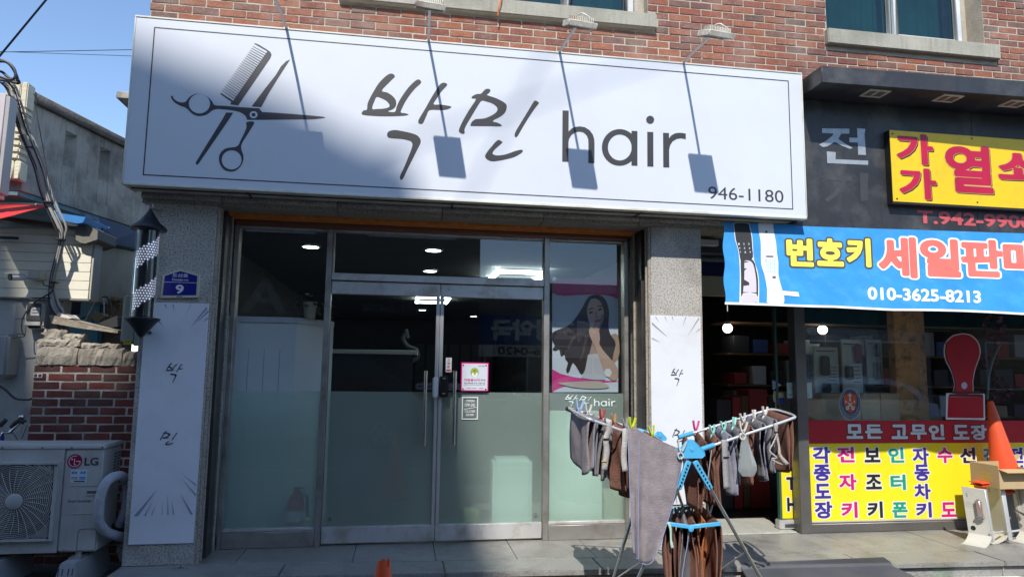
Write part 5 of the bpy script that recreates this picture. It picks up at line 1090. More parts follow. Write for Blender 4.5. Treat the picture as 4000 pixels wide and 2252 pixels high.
# flower pot
c = at(462, 2216, z=-.12); c = (c.x+.05, c.y+.1, -.12); fp = thing('flower_pot', c, 'white round flower pot with straggly green plant beside the left pillar', 'plant')
MB().lathe([(.04, 0), (.075, .03), (.095, .09), (.095, .12), (.1, .13), (.09, .13), (.085, .11)], c, 24).build('pot', white, fp, smooth_=True)
m = MB(); m2 = MB(); rs = random.Random(11); fl = MB()
for i in range(9):
    a = rs.uniform(1.6, 4.2); L_ = rs.uniform(.15, .33); p0 = V((c[0]+.03*cos(a), c[1]+.03*sin(a), .0)); p1 = p0+V((cos(a)*L_*.5, -abs(sin(a))*.05, L_*.8)); p2 = p0+V((cos(a)*L_, -abs(sin(a))*.08, L_*rs.uniform(.5, .9)))
    m.tube(smooth([tuple(p0), tuple(p1), tuple(p2)], 4, False), .0022, 4); fl.ball(tuple(p2), .008, 6)
for i in range(34):
    a = rs.uniform(0, 6.28); r = rs.uniform(.01, .09); leaf(m2, (c[0]+r*cos(a), c[1]+r*sin(a)-.02, rs.uniform(-.03, .05)), (cos(a), sin(a)-.3, rs.uniform(-.2, .6)), rs.uniform(.04, .07), .014)
m.build('stems', mat('plant_stem', (.12, .16, .05), .6), fp); m2.build('leaves', mat('plant_leaf', (.05, .1, .03), .55, var=.25, vs=20), fp); fl.build('buds', mat('dry_bud', (.35, .3, .15), .7), fp)
for i, (u, v, r) in enumerate(((380, 2208, .018), (408, 2216, .018), (386, 2228, .024), (195, 2220, .01), (150, 2225, .008))):
    p = at(u, v, z=-.12); T(MB().ball((p.x, p.y, -.115), r, 8, (1.3, 1, .35)).build('pebble', white if i < 2 else mat('dark_pebble', (.16, .15, .14), .8)), ['white pebble on the ground left of the flower pot', 'white pebble closest to the flower pot', 'flat dark stone in front of the white pebbles', 'tiny stone under the middle of the outdoor unit', 'tiny stone further left under the outdoor unit'][i], 'pebble')
m = MB(); p = at(705, 2218, z=0); rs = random.Random(2)
for i in range(22): leaf(m, (p.x+rs.uniform(-.05, .05), p.y+rs.uniform(-.01, .02), .001), (rs.uniform(-1, 1), rs.uniform(-1, .2), rs.uniform(.2, 1)), rs.uniform(.015, .03), .007)
T(m.build('weed_tuft', mat('plant_leaf', (.05, .1, .03), .55)), 'small green weed growing at the foot of the left pillar', 'weed')
# bicycle behind the unit: handlebar, brake lever, bell, stem plus frame and wheels
bk = thing('bicycle', (-3.35, -.0, -.12), 'parked bicycle behind the outdoor unit with only its handlebar showing', 'bicycle')
by = .02
def hb(u, v, y=by): return tuple(at(u, v, y=y))
m = MB(); m.tube(smooth([hb(8, 1700), hb(14, 1688), hb(35, 1688), hb(55, 1672), hb(70, 1655), hb(88, 1645)], 4, False), .012, 8); m.tube(smooth([hb(8, 1700), hb(-20, 1700), hb(-40, 1680, -.1), hb(0, 1655, -.2)], 4, False), .012, 8); m.build('handlebar', chrome, bk, smooth_=True)
m = MB(); m.tube([hb(42, 1668), hb(60, 1652), hb(78, 1640), hb(98, 1648)], [.014, .02, .022, .018], 10); m.tube([hb(0, 1662, -.2), hb(24, 1637, -.2)], [.018, .015], 10); m.build('grip', blackrub, bk, smooth_=True)
m = MB(); m.ball(hb(86, 1626), .025, 12, (1, 1, .7)); m.build('bell', chrome, bk, smooth_=True); m = MB(); m.tube(smooth([hb(90, 1640), hb(104, 1660), hb(112, 1656), hb(116, 1664)], 3, False), .006, 6); m.tube([hb(92, 1665), hb(84, 1672), hb(82, 1690)], .005, 6); m.build('brake_lever', steel, bk, smooth_=True)
m = MB(); m.tube(smooth([hb(104, 1662), hb(98, 1680), hb(84, 1712)], 3, False), .003, 5); m.tube(smooth([hb(15, 1692), hb(50, 1690), hb(70, 1720)], 3, False), .003, 5); m.build('brake_cable', blackrub, bk)
m = MB(); x0 = hb(8, 1700)[0]; m.tube([(x0, by, hb(8, 1700)[2]), (x0+.02, by, .35), (x0+.08, by, .2)], .016, 8); m.tube([(x0, by, .55), (x0-.5, by, .35), (x0-.55, by, .2)], .016, 8); m.build('frame', navy, bk)
for xx in (x0+.08, x0-.95): m = MB(); m.tube([(xx+.3*cos(a_), by, .2+.3*sin(a_)) for a_ in [i*pi/12 for i in range(25)]], .018, 6, False); m.build('wheel', blackrub, bk)

# ================================================================= RIGHT SHOP: CANOPY, FASCIA, SIGNS
FY = -.59
can = thing('black_canopy', (5.9, -.75, 3.84), 'black sheet metal canopy with recessed square downlights over the key shop', 'canopy')
cx0, cx1 = 3.385, 8.5
def cf(x): return -.925-.055*(x-3.385)
m = MB(); m.hexa([(cx0, cf(cx0), 3.845), (cx1, cf(cx0)-.12, 3.845), (cx1, BY+.01, 3.845), (cx0, BY+.01, 3.845), (cx0, cf(cx0), 3.995), (cx1, cf(cx0)-.12, 3.995), (cx1, BY+.01, 3.995), (cx0, BY+.01, 3.995)])
m.build('canopy_box', blackpanel, can, bevel=.006)
for i, (u, v) in enumerate(((3418, 363), (3702, 382), (3962, 403))):
    q = at(u, v, z=3.843); t = thing('canopy_downlight', (q.x, q.y, 3.83), ['square rusty downlight under the canopy, leftmost', 'square rusty downlight in the middle under the canopy', 'square downlight cut by the right picture edge'][i], 'downlight', 'downlights under the black canopy')
    s_ = .075; x, y = q.x, q.y; fm = mat('yellowed_white_rim', (.6, .56, .45), .5, dirt=((.3, .2, .1), .6, 12))
    m = MB(); m.box(x-s_*1.35, x+s_*1.35, y-s_, y-s_+.022, 3.832, 3.844); m.box(x-s_*1.35, x+s_*1.35, y+s_-.022, y+s_, 3.832, 3.844); m.box(x-s_*1.35, x-s_*1.35+.022, y-s_+.0225, y+s_-.0225, 3.832, 3.844); m.box(x+s_*1.35-.022, x+s_*1.35, y-s_+.0225, y+s_-.0225, 3.832, 3.844); m.build('rim', fm, t, bevel=.002)
    MB().box(x-s_*1.1, x+s_*1.1, y-s_*.75, y+s_*.75, 3.84, 3.8445).build('lamp_glass', mat('dusty_lamp_glass', (.16, .15, .13), .3), t); MB().box(x-.01, x+.01, y-s_*.75, y+s_*.75, 3.836, 3.8405).build('cross_bar', fm, t)
fz0 = 2.66
fa = thing('black_fascia', (5.9, FY, fz0), 'weathered black fascia panel with peeling silver letters beside the white sign', 'fascia')
xsn = [3.30, 5.1, 6.8, 8.5]
for a, b in zip(xsn, xsn[1:]): MB().box(a+.001, b-.001, FY, BY-.0, fz0, 3.843).build('fascia_sheet', blackpanel, fa, bevel=.002)
sil = mat('peeling_silver_letter', (.42, .44, .46), .35, .3, .1, dirt=((.2, .2, .2), .4, 9))
ZA = zm(2700, 0, 1.8123); wf = lambda p: W(ZA(p), FY)
P = [wf([(925, 910), (1118, 912), (1118, 946), (1060, 948), (1040, 985), (1095, 1022), (1142, 1048), (1120, 1055), (1060, 1030), (1015, 1005), (960, 1038), (930, 1042), (904, 1024), (950, 1000), (1000, 960), (1005, 946), (925, 942)]),
     wf([(1172, 908), (1232, 914), (1225, 950), (1236, 1098), (1180, 1096), (1178, 1010), (1118, 1008), (1118, 975), (1176, 977)]),
     wf([(958, 1072), (1022, 1078), (1020, 1128), (1252, 1138), (1250, 1168), (962, 1155)])]
for q_ in P: printpolys(MB(), [q_], FY-.003).build('letter_stroke', sil, fa)
dimm = mat('faded_letter_ghost', (.055, .057, .06), .5, dirt=((.11, .11, .115), .4, 9))
P = [wf([(947, 1243), (1135, 1248), (1132, 1285), (1095, 1285), (1070, 1340), (1010, 1400), (965, 1428), (945, 1410), (1010, 1360), (1065, 1285), (950, 1272)]), wf([(1190, 1222), (1252, 1228), (1250, 1420), (1200, 1425)])]
for q_ in P: printpolys(MB(), [q_], FY-.002).build('letter_ghost', dimm, fa)
redf2 = mat('faded_red_letter', (.6, .1, .11), .5, var=.15)
m = MB(); b = wb(3582, 832, 4030, 883, FY); lettering(m, 'T.942-9900', b, FY-.003, .03); T(m.build('phone_lettering', redf2, fa), kind='stuff')
# yellow key sign
YS = FY-.07
ys = thing('yellow_key_sign', (6, YS, 3.1), 'yellow sign board with red brush lettering on the black fascia', 'sign')
y = YS
c = [at(3475, 511, y=y), at(4000, 543, y=y), at(4000, 813, y=y), at(3489, 787, y=y)]
xl, xr_ = (c[0].x+c[3].x)/2, 7.6; zt_, zb_ = (c[0].z+c[1].z)/2, (c[2].z+c[3].z)/2
MB().box(xl-.004, xr_, y+.003, FY-.001, zb_-.02, zt_).build('black_box', mat('black_sign_box', (.02, .02, .02), .4), ys); MB().box(xl, xr_, y, y+.0025, zb_, zt_).build('yellow_face', mat('yellow_sign_face', (.9, .6, .01), .4, var=.05, dirt=((.5, .35, .05), .3, 6)), ys)
sr = mat('sign_red', (.5, .008, .05), .4, var=.15); by_ = mat('thin_gold_line', (.6, .42, .12), .5)
def zc_(x0, y0, x1, y1, o=(2700, 0), s=1.8123, yy=y): return wb(o[0]+x0/s, o[1]+y0/s, o[0]+x1/s, o[1]+y1/s, yy)
for i, (ch, bb) in enumerate((('가', (1452, 948, 1712, 1165)), ('가', (1472, 1190, 1735, 1410)), ('열', (1800, 1030, 2130, 1365)), ('쇠', (2170, 1070, 2520, 1330)))):
    b = zc_(*bb); of = .04 if i < 2 else .034
    d = .012; glyph_part('letter_shadow', ch, (b[0]+d, b[1]-d, b[2]+d, b[3]-d), y-.001, of, of, black, ys); glyph_part('letter_outline', ch, b, y-.0018, of+.01, of, by_, ys); glyph_part('letter', ch, b, y-.0026, of, of, sr, ys)
for u, v in ((3486, 522), (3796, 541), (3504, 776), (3818, 790)): q = at(u, v, y=y); MB().lathe([(.009, 0), (.007, .004), (.001, .005)], (q.x, y, q.z), 10, Matrix.Rotation(RD(90), 4, 'X')).build('fixing_screw', darkmetal, ys)
# ---- banner
bnr = thing('blue_banner', (5.2, -.56, 1.9), 'blue cloth sale banner with two printed door locks hung over the key shop', 'banner')
BNY = -.585
bxl = at(2828, 1020, y=BNY).x; bxr = 7.8
_bt0, _bt1 = at(2828, 867, y=BNY), at(4000, 906, y=BNY)
def bz1_(x): return _bt0.z+(_bt1.z-_bt0.z)*(x-_bt0.x)/(_bt1.x-_bt0.x)
zb_l = at(2840, 1186, y=BNY).z
def bz0_(x):
    t = x-bxl; return zb_l+.0+(.008*t if t < 1.0 else .008-.045*(t-1.0) if t < 1.55 else -.017-.0*t)-.012*sin(t*2.2)*min(1, t)
def surf(x, z):
    h = max(0, (bz1_(x)-z)/.72)
    return BNY-.43*h**1.15 + .012*sin(x*5.1+h*1.7)*h + .007*sin(x*11+h*4)*h + .016*math.exp(-((x-bxl)/.18)**2)*h*sin(h*5) + .02*sin(h*4.2+x)*h*(1-h)
def onto(p, lift=0):                                   # push a point of the flat layout along its sight line onto the sloping cloth
    k = (surf(p[0], p[2])-lift-CAM.y)/(BNY-CAM.y); return (CAM.x+(p[0]-CAM.x)*k, CAM.y+(BNY-CAM.y)*k, CAM.z+(p[2]-CAM.z)*k)
m = MB(); NX, NZ = 240, 22
for i in range(NX+1):
    x = bxl+(bxr-bxl)*i/NX
    for j in range(NZ+1):
        z = bz1_(x)+(bz0_(x)-bz1_(x))*j/NZ; m.v.append(onto((x+(.008*sin(j*.7) if i == 0 else 0), 0, z)))
for i in range(NX):
    for j in range(NZ): a = i*(NZ+1)+j; m.f.append((a, a+1, a+NZ+2, a+NZ+1))
clothb = mat('blue_banner_cloth', (.02, .24, .56), .75, var=.08, vs=5, bump=.25, bs=24, aniso=(3, 1, 1), dirt=((.1, .38, .68), .3, 7))
m.build('cloth', clothb, bnr, smooth_=True)
m = MB(); vs = []
for i in range(NX+1):
    x = bxl+(bxr-bxl)*i/NX; z = bz0_(x); m.v += [onto((x, 0, z-.004), .003), onto((x, 0, z+.014), .003)]
m.f = [(2*i, 2*i+2, 2*i+3, 2*i+1) for i in range(NX)]; m.build('white_hem', pwhite, bnr)
ZB = zm(2700, 750, 1.8123)
s2 = lambda x, z: surf(x, z)
def bt(nm, m_, ch, bb, off, ref, lift): return glyph_part(nm, ch, zc_(*bb, o=(2700, 750), yy=BNY), 0, off, ref, m_, bnr, onto, lift)
um_, byl, bco = mat('umber_outline', (.07, .055, .045), .6), mat('banner_yellow', (.85, .78, .08), .6), mat('banner_coral', (.78, .14, .11), .6)
for ch, bb in (('번', (675, 328, 865, 525)), ('호', (890, 328, 1078, 524)), ('키', (1100, 325, 1272, 528))): bt('letter_outline', um_, ch, bb, .10, .045, .0045); bt('letter', byl, ch, bb, .045, .045, .006)
for ch, bb in (('세', (1325, 315, 1598, 605)), ('일', (1622, 330, 1905, 600)), ('판', (1910, 335, 2208, 600)), ('매', (2210, 345, 2490, 610))): bt('letter_outline', pwhite, ch, bb, .085, .045, .0045); bt('letter', bco, ch, bb, .045, .045, .006)
T(bt('banner_phone', pwhite, '010-3625-8213', (1250, 684, 2050, 773), .03, .03, .0045), kind='stuff')
ZL = zm(2820, 860, 3.626)
def bp_(pts, n, lift, mm):
    P = W(ZL(smooth(pts, n) if n else pts), BNY); k = len(mm.v); mm.flat(P, 0); mm.v[k:] = [onto(p, lift) for p in mm.v[k:]]
def bl(nm, c, polys, lift, n=2):
    mm = MB()
    for i, p in enumerate(polys): bp_(p, n, lift+.0003*i, mm)
    mm.build(nm, mat('banner_'+nm, c, .6, var=.05), bnr)
bl('silver_rim', (.6, .6, .62), [[(165, 60), (180, 35), (240, 28), (340, 35), (390, 50), (405, 120), (430, 230), (442, 400), (455, 560), (500, 700), (525, 850), (525, 1150), (500, 1162), (380, 1170), (260, 1160), (248, 1140), (255, 800), (245, 560), (225, 400), (185, 280), (172, 150)]], .0035)
bl('black_lock', (.012, .012, .014), [[(175, 62), (190, 42), (250, 36), (335, 42), (382, 56), (396, 120), (420, 230), (432, 400), (440, 520), (380, 600), (300, 590), (262, 560), (235, 400), (198, 280), (182, 150)], [(265, 560), (300, 560), (440, 560), (485, 690), (512, 840), (512, 1060), (500, 1140), (490, 1040), (300, 1030), (286, 1140), (270, 1100), (270, 800)]], .0045)
bl('lock_cover', (.5, .45, .5), [[(318, 600), (330, 572), (380, 570), (430, 600), (460, 680), (485, 840), (488, 1000), (470, 1022), (320, 1015), (302, 990), (318, 800)], [(290, 1045), (490, 1052), (515, 1140), (490, 1160), (380, 1165), (280, 1150)]], .0055)
bl('silver_lock', (.62, .63, .66), [[(512, 60), (525, 42), (600, 38), (715, 45), (725, 80), (740, 180), (768, 320), (780, 470), (800, 600), (800, 760), (830, 900), (882, 1080), (880, 1160), (860, 1180), (760, 1182), (650, 1170), (636, 1140), (640, 980), (600, 760), (555, 620), (552, 400), (545, 280), (525, 180)]], .0035)
bl('lock_handle', (.72, .72, .72), [[(690, 990), (710, 955), (760, 952), (800, 985), (790, 1050), (750, 1068), (710, 1050)], [(700, 995), (860, 998), (1080, 1015), (1098, 1080), (860, 1060), (700, 1040)]], .0045, 0)
bl('keypad_field', (.5, .55, .66), [[(590, 540), (775, 545), (790, 745), (610, 735)]], .0045, 0)
mm = MB()
for r in range(4):
    for k in range(3): x0, y0 = 604+k*58+r*2, 552+r*44; bp_([(x0, y0), (x0+40, y0+1), (x0+41, y0+30), (x0+1, y0+29)], 0, .0052, mm)
mm.build('keys', mat('banner_keys', (.66, .78, .9), .6), bnr)
mm = MB()
for r, row in enumerate(('123', '456', '789', '*0#')):
    for k, ch in enumerate(row):
        n = len(mm.v); x0, y0 = 618+k*58+r*2, 558+r*44; u0, v0 = ZL([(x0, y0)])[0]; u1, v1 = ZL([(x0+14, y0+18)])[0]; lettering(mm, ch, wb(u0, v0, u1, v1, BNY), 0, .01); mm.v[n:] = [onto(p, .0058) for p in mm.v[n:]]
for seg in ([(625, 500), (728, 502), (730, 522), (626, 520)], [(715, 790), (762, 788), (764, 822), (718, 820)], [(612, 150), (640, 140), (648, 175), (620, 185)]): bp_(seg, 0, .005, mm)
mm.build('lock_marks', mat('banner_dark_marks', (.08, .08, .12), .6), bnr)
mm = MB()
for r, row in enumerate(('123', '456', '789')):
    for k, ch in enumerate(row):
        n = len(mm.v); x0, y0 = 232+k*70+r*10, 322+r*58; u0, v0 = ZL([(x0, y0)])[0]; u1, v1 = ZL([(x0+18, y0+26)])[0]; lettering(mm, ch, wb(u0, v0, u1, v1, BNY), 0, .01); mm.v[n:] = [onto(p, .0062) for p in mm.v[n:]]
mm.build('lock_digits', mat('banner_light_marks', (.6, .62, .65), .6), bnr)
m = MB(); m.tube([at(2812, 868, y=-.585), at(2760, 862, y=-.5)], .003, 5); m.build('tie_string', pwhite, bnr); MB().tube([at(2841, 1188, y=-1.0), at(2842, 1215, y=-1.0)], .003, 5).build('tie_string', pwhite, bnr)

# ================================================================= RIGHT SHOPFRONT
sf2 = thing('key_shop_front', (5, 0, 0), 'grey metal framed shopfront of the key shop with wide window', 'shopfront')
fxa, fxb = at(3099, 1210, y=-.05).x, at(3140, 1210, y=-.05).x
gm = mat('grey_metal_frame', (.2, .19, .18), .4, .6, .1, dirt=((.12, .1, .08), .4, 4))
MB().box(fxa, fxb, -.06, .06, .001, 2.7).build('post', gm, sf2, bevel=.004)
MB().box(fxb+.001, 8.5, -.05, .06, .002, .082).build('sill', gm, sf2, bevel=.004); MB().box(fxb+.001, 8.5, -.02, .03, .083, .098).build('sill_bead', mat('cream_bead', (.45, .42, .36), .5), sf2, bevel=.003)
dx0 = 2.51; MB().box(dx0, dx0+.05, -.2, .05, .001, 2.7).build('door_jamb', gm, sf2, bevel=.004)
MB().box(dx0+.051, fxa-.001, -.06, .06, 2.48, 2.7).build('head_box', gm, sf2, bevel=.004); MB().box(fxb+.001, 8.5, -.05, .05, 2.3, 2.7).build('head', gm, sf2)
m = MB(); m.box(dx0+.051, fxa-.001, -.1, -.062, 2.5, 2.52); m.box(dx0+.051, fxa-.001, -.12, -.062, 2.44, 2.46); m.build('shutter_rail', steel, sf2)
zz = lambda v: at(2800, v, y=0).z
T(MB().box(dx0+.052, fxa-.002, -.01, .04, zz(1077), zz(975)).build('navy_board', mat('navy_board', (.01, .015, .09), .5)), 'navy blue board above the dark doorway', 'board'); T(MB().box(dx0+.052, fxa-.002, -.02, .05, zz(1155), zz(1079)).build('beige_box', mat('beige_board', (.42, .38, .26), .6)), 'beige shutter box above the dark doorway', 'box')
T(MB().box(dx0+.06, dx0+.3, -.16, -.1, zz(972), zz(950)).build('torn_strip', pwhite, bevel=.004), 'torn white strip above the navy board', 'strip')
o = MB().add([(fxb, 0, .098), (8.5, 0, .098), (8.5, 0, 2.3), (fxb, 0, 2.3)], [(0, 1, 2, 3)]).build('glass_pane', glass, sf2)
st = thing('shop_tile', (3, .1, 0), 'pale stone threshold tile in the open doorway', 'threshold')
for i in range(3): MB().box(dx0+.052+i*.335, dx0+.384+i*.335, -.03, .55, .001, .014).build('tile', mat('pale_tile', (.5, .5, .44), .3, var=.06, dirt=((.35, .3, .22), .4, 5)), st, bevel=.002)
# sliding door half open behind the post
sd0 = at(3037, 1800, y=.1).x; sd = thing('sliding_glass_door', (sd0+.2, .1, .01), 'sliding glass door half hidden behind the grey post with yellow sticker', 'door')
sz = lambda v: at(3080, v, y=.1).z
MB().box(sd0-.0, sd0+.02, .08, .12, sz(2025), 2.45).build('green_edge', mat('glass_edge_green', (.05, .12, .09), .2), sd)
MB().add([(sd0+.021, .1, sz(2025)), (sd0+1.1, .1, sz(2025)), (sd0+1.1, .1, 2.45), (sd0+.021, .1, 2.45)], [(0, 1, 2, 3)]).build('glass_pane', glass, sd)
MB().box(sd0-.02, sd0+1.1, .06, .14, .016, sz(2026)).build('foot_rail', steelL, sd, bevel=.006, seg=2); MB().box(sd0+.03, fxa+.03, .052, .059, .035, sz(2026)-.03).build('foot_cover', mat('dark_plastic_cover', (.07, .07, .075), .4), sd, bevel=.004)
yz0, yz1 = sz(2022), sz(1700); MB().box(sd0+.03, sd0+1.0, .094, .098, yz0, yz1).build('yellow_sticker', yellow, sd)
m1, m2 = MB(), MB()
for ch, v0, v1 in (('T.0', 1860, 1912), ('H.0', 1940, 1995)):
    b = (at(3070, 1880, y=.1).x, sz(v1), at(3148, 1880, y=.1).x, sz(v0)); lettering(m1, ch, b, .0925, .1, .04); lettering(m2, ch, b, .0918, .04)
T(m1.build('letter_halo', pwhite, sd), kind='stuff'); T(m2.build('letter', black, sd), kind='stuff')
b = wb(3018, 1483, 3054, 1522, .09); m = MB(); m.flat([(b[0], b[1]), (b[2], (b[1]+b[3])/2), (b[0], b[3])], .09); m.build('triangle_sticker', mat('pale_blue_sticker', (.45, .6, .75), .4), sd); m = MB()
for i, c_ in enumerate('자동문'): lettering(m, c_, (b[0]+.006, b[3]-.022-i*.021-.004, b[0]+.024, b[3]-.008-i*.021-.004), .0892, .02)
m.build('sticker_print', navy, sd)
b = wb(3019, 1524, 3037, 1572, .09); MB().flat(ell((b[0]+b[2])/2, (b[1]+b[3])/2, (b[2]-b[0])/2, (b[3]-b[1])/2), .09).build('oval_pad', mat('tan_pad', (.5, .4, .22), .5), sd)
b = wb(3036, 1532, 3062, 1552, .09); MB().flat([(b[0], b[1]), (b[2], b[1]), (b[2], b[3]), (b[0], b[3])], .09).build('pale_card', mat('pale_card', (.6, .58, .3), .5), sd); b = wb(3036, 1553, 3064, 1572, .09); MB().flat([(b[0], b[1]), (b[2], b[1]), (b[2], b[3]), (b[0], b[3])], .09).build('blue_card', mat('blue_card', (.02, .05, .35), .5), sd)
b = wb(3028, 1574, 3046, 1600, .09); MB().box(b[0], b[2], .08, .093, b[1], b[3]).build('push_switch', white, sd, bevel=.002); MB().box(b[0]+.005, b[2]-.005, .0785, .0798, b[1]+.006, b[3]-.004).build('switch_key', black, sd)
b = wb(3074, 1493, 3172, 1554, .012); pn = thing('paper_note', ((b[0]+b[2])/2, .012, b[1]), 'pale paper note with key shop number stuck behind the grey post', 'note'); MB().flat([(b[0], b[1]), (b[2], b[1]), (b[2], b[3]), (b[0], b[3])], .012).build('sheet', mat('pale_paper', (.5, .66, .62), .6), pn)
m = MB(); w_, h = b[2]-b[0], b[3]-b[1]; lettering(m, '가가열쇠', (b[0]+w_*.16, b[1]+h*.5, b[0]+w_*.8, b[1]+h*.74), .0112, .01); lettering(m, 'H.010-3625-8213', (b[0]+w_*.03, b[1]+h*.14, b[0]+w_*.85, b[1]+h*.28), .0112, 0); m.build('note_print', printgrey, pn)
# window stickers
GP = -.003
ra = W([(3137, 1637), (4000, 1645), (4000, 1733), (3139, 1725)], 0); red_z1 = (ra[0][1]+ra[1][1])/2; red_z0 = (ra[2][1]+ra[3][1])/2
yb = max(.099, (at(3154, 2043, y=0).z+at(3767, 2036, y=0).z)/2)
wst = thing('window_lettering', (6, GP, yb), 'red and yellow window sticker with service list across the key shop window', 'sticker'); xw0, xw1 = fxb+.003, 8.4
MB().add([(xw0, GP, red_z0+.001), (xw1, GP, red_z0+.001), (xw1, GP, red_z1), (xw0, GP, red_z1)], [(0, 1, 2, 3)]).build('red_band', mat('sticker_red', (.5, .012, .03), .35, var=.04), wst); MB().add([(xw0, GP, yb), (xw1, GP, yb), (xw1, GP, red_z0), (xw0, GP, red_z0)], [(0, 1, 2, 3)]).build('yellow_field', yellow, wst)
ZS = lambda bb: zc_(*bb, o=(2800, 1450), s=1.8083, yy=0)
for ch, bb in (('모', (912, 370, 1030, 474)), ('든', (1045, 372, 1168, 474)), ('고', (1230, 372, 1345, 476)), ('무', (1365, 372, 1480, 480)), ('인', (1494, 372, 1605, 480)), ('도', (1665, 374, 1780, 480)), ('장', (1790, 374, 1905, 482))): glyph_part('letter_outline', ch, ZS(bb), GP-.0015, .09, .045, black, wst); glyph_part('letter', ch, ZS(bb), GP-.0022, .045, .045, mat('title_white', (.68, .7, .74), .4), wst)
cols = {'navy': navy, 'mag': magenta, 'blk': black, 'grn': green}
L_ = [('navy', '각', 675, 530, 800, 645), ('navy', '종', 682, 655, 800, 770), ('navy', '도', 690, 790, 803, 895), ('navy', '장', 690, 915, 815, 1035), ('mag', '전', 848, 530, 970, 640), ('mag', '자', 862, 722, 985, 835), ('mag', '키', 878, 918, 992, 1032),
      ('blk', '보', 1040, 535, 1152, 640), ('blk', '조', 1050, 725, 1162, 830), ('blk', '키', 1062, 915, 1170, 1032), ('grn', '인', 1210, 535, 1320, 642), ('grn', '터', 1225, 725, 1332, 835), ('grn', '폰', 1237, 920, 1345, 1030),
      ('navy', '자', 1380, 535, 1495, 648), ('navy', '동', 1393, 655, 1500, 770), ('navy', '차', 1393, 790, 1508, 900), ('navy', '키', 1405, 920, 1515, 1030), ('mag', '수', 1555, 535, 1662, 645), ('mag', '도', 1582, 920, 1688, 1025), ('blk', '선', 1715, 535, 1825, 645),
      ('grn', '전', 1880, 535, 1990, 645), ('navy', '전', 2050, 535, 2160, 645), ('navy', '기', 2060, 660, 2165, 770)]
for k, ch, a, b, c, d in L_: glyph_part('letter_halo', ch, ZS((a, b, c, d)), GP-.0012, .095, .038, pwhite, wst); glyph_part('letter', ch, ZS((a, b, c, d)), GP-.002, .038, .038, cols[k], wst)
# red stamp sticker
stp = thing('stamp_sticker', (at(3757, 1500, y=0).x, GP, 1.1), 'big red rubber stamp shaped sticker on the key shop window', 'sticker')
Zs = zm(2700, 750, 1.8123)
hd = [(1915, 1005), (1975, 1016), (2022, 1062), (2040, 1125), (2030, 1180), (2005, 1250), (1990, 1330), (1992, 1425), (1862, 1425), (1862, 1350), (1840, 1265), (1805, 1195), (1792, 1125), (1808, 1060), (1855, 1018)]
cxh, cyh = 1917, 1220; ex = lambda P, c, k: [(c[0]+(p[0]-c[0])*k[0], c[1]+(p[1]-c[1])*k[1]) for p in P]
hs = smooth(hd[:7], 3, False)+smooth(hd[7:], 3, False)
Q = lambda pts: W(Zs(pts), 0)
zq = zm(2800, 1450, 1.8083)
base = W(zq([(1632, 178), (1880, 178), (1882, 328), (1626, 325)]), 0); neck = W(zq([(1672, 128), (1850, 132), (1880, 178), (1632, 178)]), 0)
m = MB(); m.flat(Q(ex(hs, (cxh, cyh), (1.06, 1.035))), GP-.001); m.flat(W(zq([(1618, 152), (1890, 156), (1893, 342), (1615, 338)]), 0), GP-.0014); m.build('white_border', pwhite, stp)
m = MB(); m.flat(Q(hs), GP-.0022); m.flat(base, GP-.0022); m.build('red_body', mat('stamp_red', (.5, .012, .03), .3, var=.05), stp)
m = MB(); m.flat(Q([(1800, 1060), (1792, 1125), (1805, 1195), (1840, 1265), (1862, 1350), (1862, 1425), (1872, 1425), (1870, 1350), (1848, 1262), (1814, 1190), (1801, 1125), (1808, 1062)]), GP-.0028); m.flat(W(zq([(1640, 158), (1875, 160), (1880, 178), (1632, 176)]), 0), GP-.0026); m.flat(W(zq([(1665, 138), (1850, 140), (1856, 158), (1660, 156)]), 0), GP-.003); m.build('dark_shade_print', mat('stamp_dark_red', (.1, .01, .012), .4), stp)
m = MB(); m.flat(Q(ell(1930, 1368, 21, 24, 20)), GP-.0034); m.build('highlight_dot', mat('stamp_dot', (.55, .55, .7), .4), stp)
# crest
crs = thing('crest_sticker', (at(3320, 1566, y=0).x, GP, .85), 'oval navy crest sticker with orange shield and crossed keys', 'sticker')
Zc = zm(3180, 1480, 8.0567); Qc = lambda pts, n=0: W(Zc(smooth(pts, n) if n else pts), 0)
m = MB(); m.flat(Qc(ell(1128, 780, 345, 515, 44)), GP-.001); m.build('rim', mat('crest_rim', (.42, .45, .47), .4), crs)
m = MB(); m.flat(Qc(ell(1128, 780, 325, 494, 44)), GP-.0016); m.build('outer_field', mat('crest_slate', (.1, .13, .18), .4), crs); m = MB(); m.flat(Qc(ell(1130, 740, 278, 432, 44)), GP-.0021); m.build('inner_rim', mat('crest_rim', (.42, .45, .47), .4), crs); m = MB(); m.flat(Qc(ell(1130, 740, 268, 420, 44)), GP-.0026); m.build('inner_field', mat('crest_navy', (.05, .07, .11), .4), crs)
m = MB(); m.flat(Qc([(1110, 410), (1210, 475), (1315, 500), (1325, 700), (1300, 860), (1240, 990), (1140, 1055), (1040, 990), (960, 860), (925, 700), (915, 495), (1020, 465)]), GP-.0032); m.build('orange_shield', mat('crest_orange', (.55, .1, .03), .4), crs)
m = MB(); m.flat(Qc(ell(1112, 502, 45, 45, 20)), GP-.0038); m.flat(Qc([(1098, 540), (1128, 540), (1148, 692), (1088, 688)]), GP-.004)
for s in (1, -1):
    f_ = lambda P: [(1120+s*(p[0]-1120), p[1]) for p in P]
    m.flat(Qc(f_([(1040, 745), (1070, 725), (1205, 860), (1180, 885)])), GP-.0038-.0003*(s+2)); m.flat(Qc(f_([(955, 680), (975, 655), (1035, 710), (1015, 735)])), GP-.0038); m.flat(Qc(f_([(945, 700), (1000, 740), (975, 770), (965, 735)])), GP-.0042)
    m.flat(Qc(f_(ell(1208, 905, 55, 62, 20))), GP-.0045-.0003*s, [Qc(f_(ell(1215, 900, 20, 24, 14)))])
